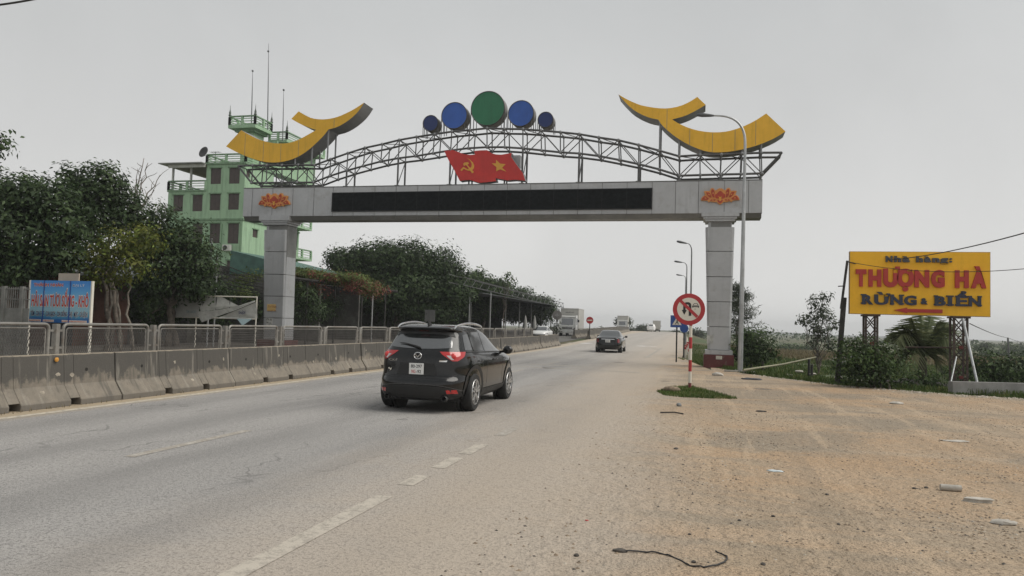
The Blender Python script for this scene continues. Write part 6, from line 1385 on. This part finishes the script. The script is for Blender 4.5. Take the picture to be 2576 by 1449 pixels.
b = [pb(2160, 895, D, 50, 38), pb(2128, 908, D, 22, 28), pb(2215, 905, D, 52, 40), pb(2180, 940, D, 60, 30), pb(2235, 940, D, 36, 28), pb(2140, 945, D, 35, 25), pb(2148, 868, D, 26, 22), pb(2205, 876, D, 18, 16)]
p = atD(2190, 985, D); tree('verge_bush', 'large dark bush under the left half of the billboard', (p.x, p.y, gz(p.x, p.y)-.3), b, LMID, .13, 80, 30, .25, .04, cat='bush', stems=5, spread=.6, fork=.4, hollow=.3)
D = 31
b = [pb(2480, 915, D, 45, 30), pb(2540, 935, D, 55, 35), pb(2450, 945, D, 30, 25), pb(2590, 920, D, 50, 40), pb(2500, 960, D, 70, 22), pb(2390, 950, D, 40, 25)]
p = atD(2500, 985, D); tree('verge_bush', 'wide green thicket at the right edge behind the kerb beam', (p.x, p.y, gz(p.x, p.y)-.3), b, LMID, .15, 85, 30, .22, .05, cat='bush', stems=5, spread=1.0, fork=.4)
b = [pb(2310, 958, 24.6, 44, 20), pb(2352, 955, 24.6, 26, 20), pb(2270, 968, 24.4, 34, 14)]
p = atD(2330, 985, 24.6); tree('verge_bush', 'low yellowish shrub under the palm between the billboard legs', (p.x, p.y, gz(p.x, p.y)-.2), b, LMID, .12, 80, 26, .16, .03, cat='bush', stems=3, spread=.6)
# coconut palm
def palm():
    D = 28.5; c = atD(2322, 900, D); base = atD(2318, 965, D); z0 = gz(base.x, base.y)-.2
    t = thing('coconut_palm', 'young coconut palm with arching fronds behind the billboard', 'palm', (base.x, base.y, z0)); MB().tube([(base.x, base.y, z0), (c.x, c.y, c.z)], [.22, .13], 12).build('trunk', BARK, t, smooth=50)
    for x, y, bow in ((2292, 800, .03), (2318, 793, .0), (2342, 797, .03), (2362, 808, .08), (2236, 842, .30), (2250, 872, .38), (2270, 818, .16), (2404, 838, .30), (2408, 870, .34), (2388, 814, .16), (2256, 915, .45), (2402, 908, .45), (2284, 962, .5), (2378, 958, .5)):
        tip = atD(x, y, D+random.uniform(-1.2, 1.2)); L = (tip-c).length; pts = [c.lerp(tip, s)+Vector((0, 0, bow*4*s*(1-s)*L)) for s in np.linspace(0, 1, 15)]
        fr_ = MB().tube(pts, [.028*(1-.8*k/14)+.004 for k in range(15)], 6).build('frond', LPALM, t, smooth=60); v = []
        for k in range(2, 15):
            d = (pts[min(k+1, 14)]-pts[k-1]).normalized(); sd_ = d.cross(Vector((0, 0, 1)))
            if sd_.length < .2: sd_ = Vector((1, 0, 0))
            sd_.normalize(); ll = .80*math.sin(math.pi*min(1, .15+.8*k/15))+.12
            for sg in (-1, 1):
                for sub in (0, .33, .66):
                    p0 = pts[k]-d*(L/14)*sub; q0 = p0+(sd_*sg*.75+d*.65+Vector((0, 0, -.5+random.uniform(-.25, .15)))).normalized()*ll; w_ = d*.034; v.append([p0-w_, p0+w_, q0+w_*.3, q0-w_*.3])
        raw_quads('leaflets', np.array([[tuple(a) for a in r_] for r_ in v]), LPALM, fr_)
palm()
# field trees and hazy far things
far = [(2480, 872, 190, 10, 7), (2465, 876, 210, 14, 5), (2540, 877, 200, 14, 8), (2570, 880, 230, 20, 8), (2425, 878, 260, 16, 4), (1985, 878, 150, 34, 6), (2030, 880, 160, 30, 5), (2110, 879, 190, 30, 6), (2180, 882, 180, 30, 5), (1960, 872, 260, 30, 5), (2240, 878, 260, 34, 5), (2400, 886, 160, 34, 5), (2500, 892, 150, 44, 5), (2580, 893, 160, 40, 6), (2330, 884, 200, 34, 5)]
places = ['nearest the utility pole top', 'left of the utility pole', 'right of the utility pole', 'at the right edge', 'beyond the right lattice leg', 'right of the lamp base bush', 'left of the slender tree', 'between the slender tree and the leaning pole', 'left of the billboard bush', 'far behind the lamp base bush', 'behind the billboard bush', 'below the right lattice leg', 'behind the thicket', 'behind the thicket at the right edge', 'behind the palm']
for (x, y, D, rx, ry), pl_ in zip(far, places):
    y -= 2; bl = [pb(x, y, D, rx*.6, ry), pb(x-rx*.6, y+1.5, D, rx*.5, ry*.7), pb(x+rx*.6, y+1, D, rx*.55, ry*.75), pb(x+rx*.1, y+3, D, rx, ry*.6)]
    p = atD(x, y, D); tree('field_tree', 'hazy low tree on the far fields '+pl_, (p.x, p.y, gz(p.x, p.y)-.3), bl, LMID, .55, 24, 14, .6, .14, 'hazy trees on the fields', hollow=.35)
# distant wood as one mass, hills, pond
HZ = mat('far_wood_green', (.045, .058, .045), .9, 0, .25, .02)
fw = []
for k in range(9000):
    x = rng.uniform(-60, 900); y = 330+.28*x+rng.normal(0, 14)+20*math.sin(x*.03); h = 2.1+1.1*math.sin(x*.05)+.9*math.sin(x*.19+1)+.7*math.sin(x*.47); fw.append((x, y, -1.9+max(.3, h)*rng.random()**.6))
tag(leaf_object('far_wood', np.array(fw), 1.5, LMID, None, 1.6), 'low hazy wood along the horizon at the right', 'wood', kind='stuff')
hx = np.linspace(-300, 1250, 80); struct(MB().grid([[(x, 1500, -3) for x in hx], [(x, 1620, 0+3*math.sin(x*.006+.5)+1.5*math.sin(x*.017)) for x in hx], [(x, 1900, -3) for x in hx]]).build('hills', HZ, smooth=60, fix=False))
WAT, wt, wb = node_mat('pond_water'); N = NT(wt); wb.inputs['Base Color'].default_value = (.10, .11, .11, 1); wb.inputs['Roughness'].default_value = .12; N.bump(wb, N.noise(pos_vec(N), 3, 3), .15, .03)
pc = [atD(2090, 905, 52), atD(2230, 925, 46), atD(2270, 912, 60), atD(2180, 893, 85), atD(2100, 893, 85)]
zz = -1.0
mb = MB(); pp_ = [onZ(x, y, -.92) for x, y in ((2085, 905), (2140, 921), (2200, 923), (2240, 912), (2200, 898), (2120, 893))]; struct(mb.add([(p.x, p.y, -.90) for p in pp_], [tuple(range(6))]).build('pond_water', WAT))
# grass
GRS = leaf_mat('grass', [(.040, .075, .014), (.065, .115, .022), (.095, .145, .035), (.14, .14, .05)], .7); GDRY = leaf_mat('dry_grass', [(.13, .10, .05), (.18, .14, .07), (.23, .18, .10), (.12, .12, .05)], .8)
def grass(name, label, pts, h, m, wd=.012, lean=.5):
    pts = np.array(pts); n = len(pts); a = rng.uniform(0, 6.28, n); L = h*rng.uniform(.5, 1.3, n); d = np.stack([np.cos(a), np.sin(a), np.zeros(n)], 1); s = np.stack([-np.sin(a), np.cos(a), np.zeros(n)], 1)*wd
    ln = lean*rng.uniform(.1, 1, n)[:, None]; up = np.array([0, 0, 1.]); v = np.empty((n, 4, 3)); v[:, 0] = pts-s; v[:, 1] = pts+s; tip = pts+(up+d*ln)*L[:, None]; v[:, 2] = tip+s*.25; v[:, 3] = tip-s*.25
    o = raw_quads(name, v, m); tag(o, label, 'grass', kind='stuff'); return o
def scatter(n, fx_, ok=None):
    o = []
    while len(o) < n:
        x, y = fx_()
        if ok is None or ok(x, y): o.append((x, y, gz(x, y)-.04))
    return o
tuft = [gp(x, y) for x, y in ((1652, 985), (1690, 975), (1735, 972), (1790, 985), (1858, 1004), (1790, 1003), (1720, 1000), (1670, 995))]
from mathutils.geometry import intersect_point_tri_2d
tc_ = sum((Vector((p.x, p.y)) for p in tuft), Vector((0, 0)))/len(tuft)
def in_tuft(x, y):
    return any(intersect_point_tri_2d(Vector((x, y)), tc_, Vector(tuft[i][:2]), Vector(tuft[(i+1) % len(tuft)][:2])) for i in range(len(tuft)))
x0, x1 = min(p.x for p in tuft), max(p.x for p in tuft); y0_, y1_ = min(p.y for p in tuft), max(p.y for p in tuft)
grass('grass_tuft', 'low green grass patch around the foot of the no u-turn sign', [(a, b, .0) for a, b, c in scatter(5200, lambda: (random.uniform(x0, x1), random.uniform(y0_, y1_)), lambda x, y: in_tuft(x, y) and (random.random() < .9))], .055, GRS, .008, 1.2)
def edge_pt(): x = random.uniform(-1.2, 18) if random.random() < .5 else random.uniform(-1, 9); return x, lotY(x)+random.gauss(.5, .45)
grass('verge_grass', 'ragged green grass along the edge of the dirt lot', scatter(9000, edge_pt, lambda x, y: math.sin(x*2.1)+math.sin(x*5.3+1) > -.9), .09, GRS, .010, 1.0)
grass('verge_grass', 'knee high green grass on the slope behind the dirt lot', scatter(60000, lambda: (lambda x: (x, lotY(x)+abs(random.gauss(.8, 5))))(random.uniform(-.5, 24)), lambda x, y: y > lotY(x)+.6), .19, GRS, .016, .8)
grass('field_grass', 'brown and green rough grass of the lower fields', scatter(26000, lambda: (random.uniform(0, 75), random.uniform(78, 150)), lambda x, y: x > 3), .5, GDRY, .06, .7)
grass('meadow_grass', 'green meadow grass between the dirt lot and the brown field', scatter(42000, lambda: (random.uniform(1, 40), random.uniform(38, 84)), lambda x, y: y > lotY(x)+8 and x > 2.2 and math.sin(x*.5)+math.sin(y*.31+x*.2) > -1.2), .30, GRS, .045, .8)
grass('embankment_grass', 'short grass on the road embankment by the guard posts', scatter(5000, lambda: (random.uniform(-.6, 3), random.uniform(36, 75)), lambda x, y: x > xedge(y)+.3), .14, GRS, .014, .8)
grass('barrier_weeds', 'tiny dry weeds along the foot of the median barrier', [(-10.5+random.gauss(0, .03), random.uniform(6, 40), 0) for _ in range(350)], .05, GDRY, .006, 1.)
# ------------------------------------------------------------------ pebbles, litter
def stones(name, label, n, fn, smin, smax, m, flat=.55):
    oc = np.array([(1, 0, 0), (0, 1, 0), (-1, 0, 0), (0, -1, 0), (0, 0, 1), (0, 0, -.4)]); tri = [(0, 1, 4), (1, 2, 4), (2, 3, 4), (3, 0, 4), (1, 0, 5), (2, 1, 5), (3, 2, 5), (0, 3, 5)]
    v = []; f = []
    for k in range(n):
        x, y = fn(); s = smin+(smax-smin)*random.random()**3; a = random.uniform(0, 6.28); c, sn = math.cos(a), math.sin(a); e = random.uniform(.6, 1.3); b = len(v); z = gz(x, y)
        for p in oc: px, py = p[0]*s*e*random.uniform(.8, 1.2), p[1]*s*random.uniform(.8, 1.2); v.append((x+px*c-py*sn, y+px*sn+py*c, z+p[2]*s*flat*random.uniform(.8, 1.2)))
        f += [tuple(i+b for i in t_) for t_ in tri]
    return tag(MB().add(v, f).build(name, m, fix=False), label, 'gravel', kind='stuff')
def lot_pt(y0=2.5, y1=24):
    while True:
        y = y0+(y1-y0)*random.random()**1.6; x = random.uniform(-1.6, 1.2+y*.55)
        if random.random() > .25+.9*max(0, math.sin(x*1.3+y*.6)*math.sin(y*1.1-x*.4+1)): continue
        if y < lotY(x)-.1 and (x > -.2 or random.random() < .2): return x, y
STD = mat('stone_dark', (.09, .08, .07), .9, 0, .3, 9); STP = mat('stone_pale', (.44, .39, .32), .9, 0, .2, 9); STB = mat('stone_tan', (.25, .19, .13), .9, 0, .3, 9)
stones('gravel', 'dark grit strewn over the dirt lot', 6000, lot_pt, .003, .018, STD); stones('gravel', 'tan pebbles strewn over the dirt lot', 12000, lot_pt, .003, .022, STB); stones('gravel', 'pale chips strewn over the dirt lot', 4000, lot_pt, .003, .018, STP)
stones('rubble', 'band of pale rubble along the lot edge below the billboard', 1500, lambda: (lambda x: (x, lotY(x)-abs(random.gauss(0, .55))))(random.uniform(2, 15)), .012, .06, STP)
def rock(p, s, m, label, sq=(1, 1, .6), name='stone'):
    mb = MB().ball((p.x, p.y, p.z+s*sq[2]*.45), s, 10, 7, sq); r = random.Random(p.x*100); mb.v = [(a+r.uniform(-1, 1)*s*.12, b+r.uniform(-1, 1)*s*.12, c+r.uniform(-1, 1)*s*.08) for a, b, c in mb.v]
    return mono(name, mb, m, label, 'stone', smooth=45)
PALE = mat('white_debris', (.46, .43, .38), .8, 0, .15, 12)
rock(gp(1690, 985), .20, STB, 'tan flat stone in the grass at the foot of the sign pole', (1.2, .8, .5))
rock(gp(1708, 1022), .055, mat('stone_grey', (.22, .23, .23), .9), 'small grey stone left of the dirt lot centre', (1, 1, .9))
rock(gp(2525, 1318), .075, PALE, 'white oval stone near the right edge of the dirt lot', (1.5, .8, .35))
rock(gp(2255, 1016), .11, PALE, 'crumpled white rag below the billboard kerb', (1.5, .9, .35), 'rag')
rock(gp(1950, 1186), .06, mat('pale_blue_scrap', (.50, .56, .58), .7), 'small pale blue plastic scrap on the dirt lot', (1.6, .8, .2), 'plastic_scrap')
rock(gp(1805, 945), .17, PALE, 'white rubble lump at the foot of the street lamp', (1.2, .9, .5))
rock(gp(1890, 955), .22, mat('dark_rag', (.06, .065, .075), .9), 'flattened dark rag in front of the street lamp', (1.6, .8, .18), 'rag')
rock(gp(1915, 1036), .07, STD, 'flat dark stone on the dirt lot below the leaning pole', (1.6, .8, .3))
rock(gp(2400, 1110), .12, PALE, 'pale thin scrap lying mid right on the dirt lot', (1.8, .8, .1), 'scrap')
for k, (x, y) in enumerate(((2045, 942), (2110, 951), (2160, 958), (2010, 936), (1985, 945))): rock(gp(x, y), .10+.03*(k % 2), PALE, 'white rubble lump on the grassy edge, %s from the lamp side' % ORD[k], (1.3, 1, .45))
p = gp(1690, 1041); mono('stick', MB().tube([p+Vector((-.22, 0, .015)), p+Vector((.05, .03, .03)), p+Vector((.22, .0, .012))], .014, 6), WOODP, 'short dark stick lying near the road edge of the dirt lot', 'stick')
p = gp(2365, 1233); r_ = gp(2418, 1237); dv = (r_-p).normalized(); mono('pipe_piece', MB().lathe([(.030, 0), (.034, .002), (.034, (r_-p).length), (.026, (r_-p).length), (.026, .01)], p+Vector((0, 0, .033)), dv, 20), PALE, 'white plastic pipe piece at the right of the dirt lot', 'pipe', smooth=40)
p = gp(2455, 1262); mono('slab_piece', MB().prism([p+Vector((a, b, .0)) for a, b in ((-.13, -.02), (-.02, -.06), (.13, -.03), (.12, .05), (.0, .06), (-.08, .04))], (.02, 0, .035)), PALE, 'flat broken white slab right of the pipe piece', 'slab', bevel=.006)
for k, (x, y) in enumerate(((2300, 1230), (2330, 1228))): rock(gp(x, y), .022, STD, ('left' if k == 0 else 'right')+' of two dark lumps beside the pipe piece')
# cable loop in front
cab = [(1545, 1386), (1575, 1390), (1640, 1392), (1680, 1398), (1715, 1412), (1735, 1424), (1770, 1429), (1805, 1425), (1826, 1414), (1828, 1402), (1815, 1394), (1800, 1389)]
pts = [gp(x, y) for x, y in cab]; fine = []
for k in range(len(pts)-1):
    a, b_, c, d_ = pts[max(0, k-1)], pts[k], pts[k+1], pts[min(len(pts)-1, k+2)]
    for j in range(5):
        u_ = j/5; fine.append(.5*((2*b_)+(c-a)*u_+(2*a-5*b_+4*c-d_)*u_*u_+(3*b_-a-3*c+d_)*u_**3)+Vector((0, 0, .008+.006*math.sin(k+u_*3))))
mono('cable_scrap', MB().tube(fine+[pts[-1]+Vector((0, 0, .012))], .006, 8), INK, 'black cable loop lying in the dirt at the bottom', 'cable', smooth=60)
rock(gp(1560, 1388), .035, STD, 'dark clod at the end of the black cable loop', (1.6, .7, .5), 'clod')
for x, y, s, lb_ in ((1450, 1399, .02, 'left of the black cable loop'), (1745, 1415, .018, 'inside the black cable loop'), (1920, 1421, .018, 'right of the black cable loop at the bottom'), (1945, 1300, .018, 'right half of the lot, level with the red scrap'), (1860, 1310, .016, 'just above the black cable loop to the right'), (2110, 1320, .016, 'below the pipe piece'), (1735, 1345, .014, 'above the middle of the cable loop'), (1700, 1130, .03, 'halfway between the sign foot and the cable loop'), (2080, 1245, .018, 'left of the two lumps by the pipe piece')):
    rock(gp(x, y), s, STD, 'small loose dark stone '+lb_)['group'] = 'loose dark stones'
# red scrap and dried leaf
rock(gp(1476, 1310), .014, SIGNR, 'tiny red scrap at the edge of the asphalt', (1.2, .8, .4), 'red_scrap')
# lamp base slabs
for dx, dy, lb_ in ((-.35, -.15, 'left'), (.30, -.18, 'right')):
    c = Vector((lb.x+dx, lb.y+dy, .0)); mono('concrete_slab', MB().box(c.x-.28, c.x+.28, c.y-.16, c.y+.12, .0, .07), mat('slab_concrete', (.36, .34, .30), .9, 0, .15, 6), lb_+' broken concrete slab at the foot of the street lamp', 'slab', bevel=.012)
# earth bank under the guard posts and dark heap under the billboard
HEAP = mat('dark_heap', (.035, .03, .028), .95, 0, .4, 5, bump=.8, bscale=12)
p = atD(*q('d2', 1250, 1310), 25.5); mb = MB().ball((p.x, p.y+.2, gz(p.x, p.y)+.05), .9, 18, 9, (1.6, .6, .38)); mb.v = [(a+random.uniform(-.08, .08), b+random.uniform(-.08, .08), c+random.uniform(-.05, .05)) for a, b, c in mb.v]; mono('rubbish_heap', mb, HEAP, 'dark heap of rubbish under the billboard bushes', 'heap')
# ------------------------------------------------------------------ haze
hm = bpy.data.materials.new('haze'); hm.use_nodes = True; ht = hm.node_tree; ht.nodes.clear()
ho = ht.nodes.new('ShaderNodeOutputMaterial'); hv = ht.nodes.new('ShaderNodeVolumePrincipled'); ht.links.new(hv.outputs[0], ho.inputs['Volume'])
hv.inputs['Color'].default_value = (.93, .95, .97, 1); hv.inputs['Density'].default_value = .0005; hv.inputs['Anisotropy'].default_value = .2
hb = MB().box(-1450, 1450, -120, 2660, -6, 36).build('haze', hm); hb['kind'] = 'stuff'; hb['label'] = 'pale even haze over the whole place'; hb['category'] = 'haze'
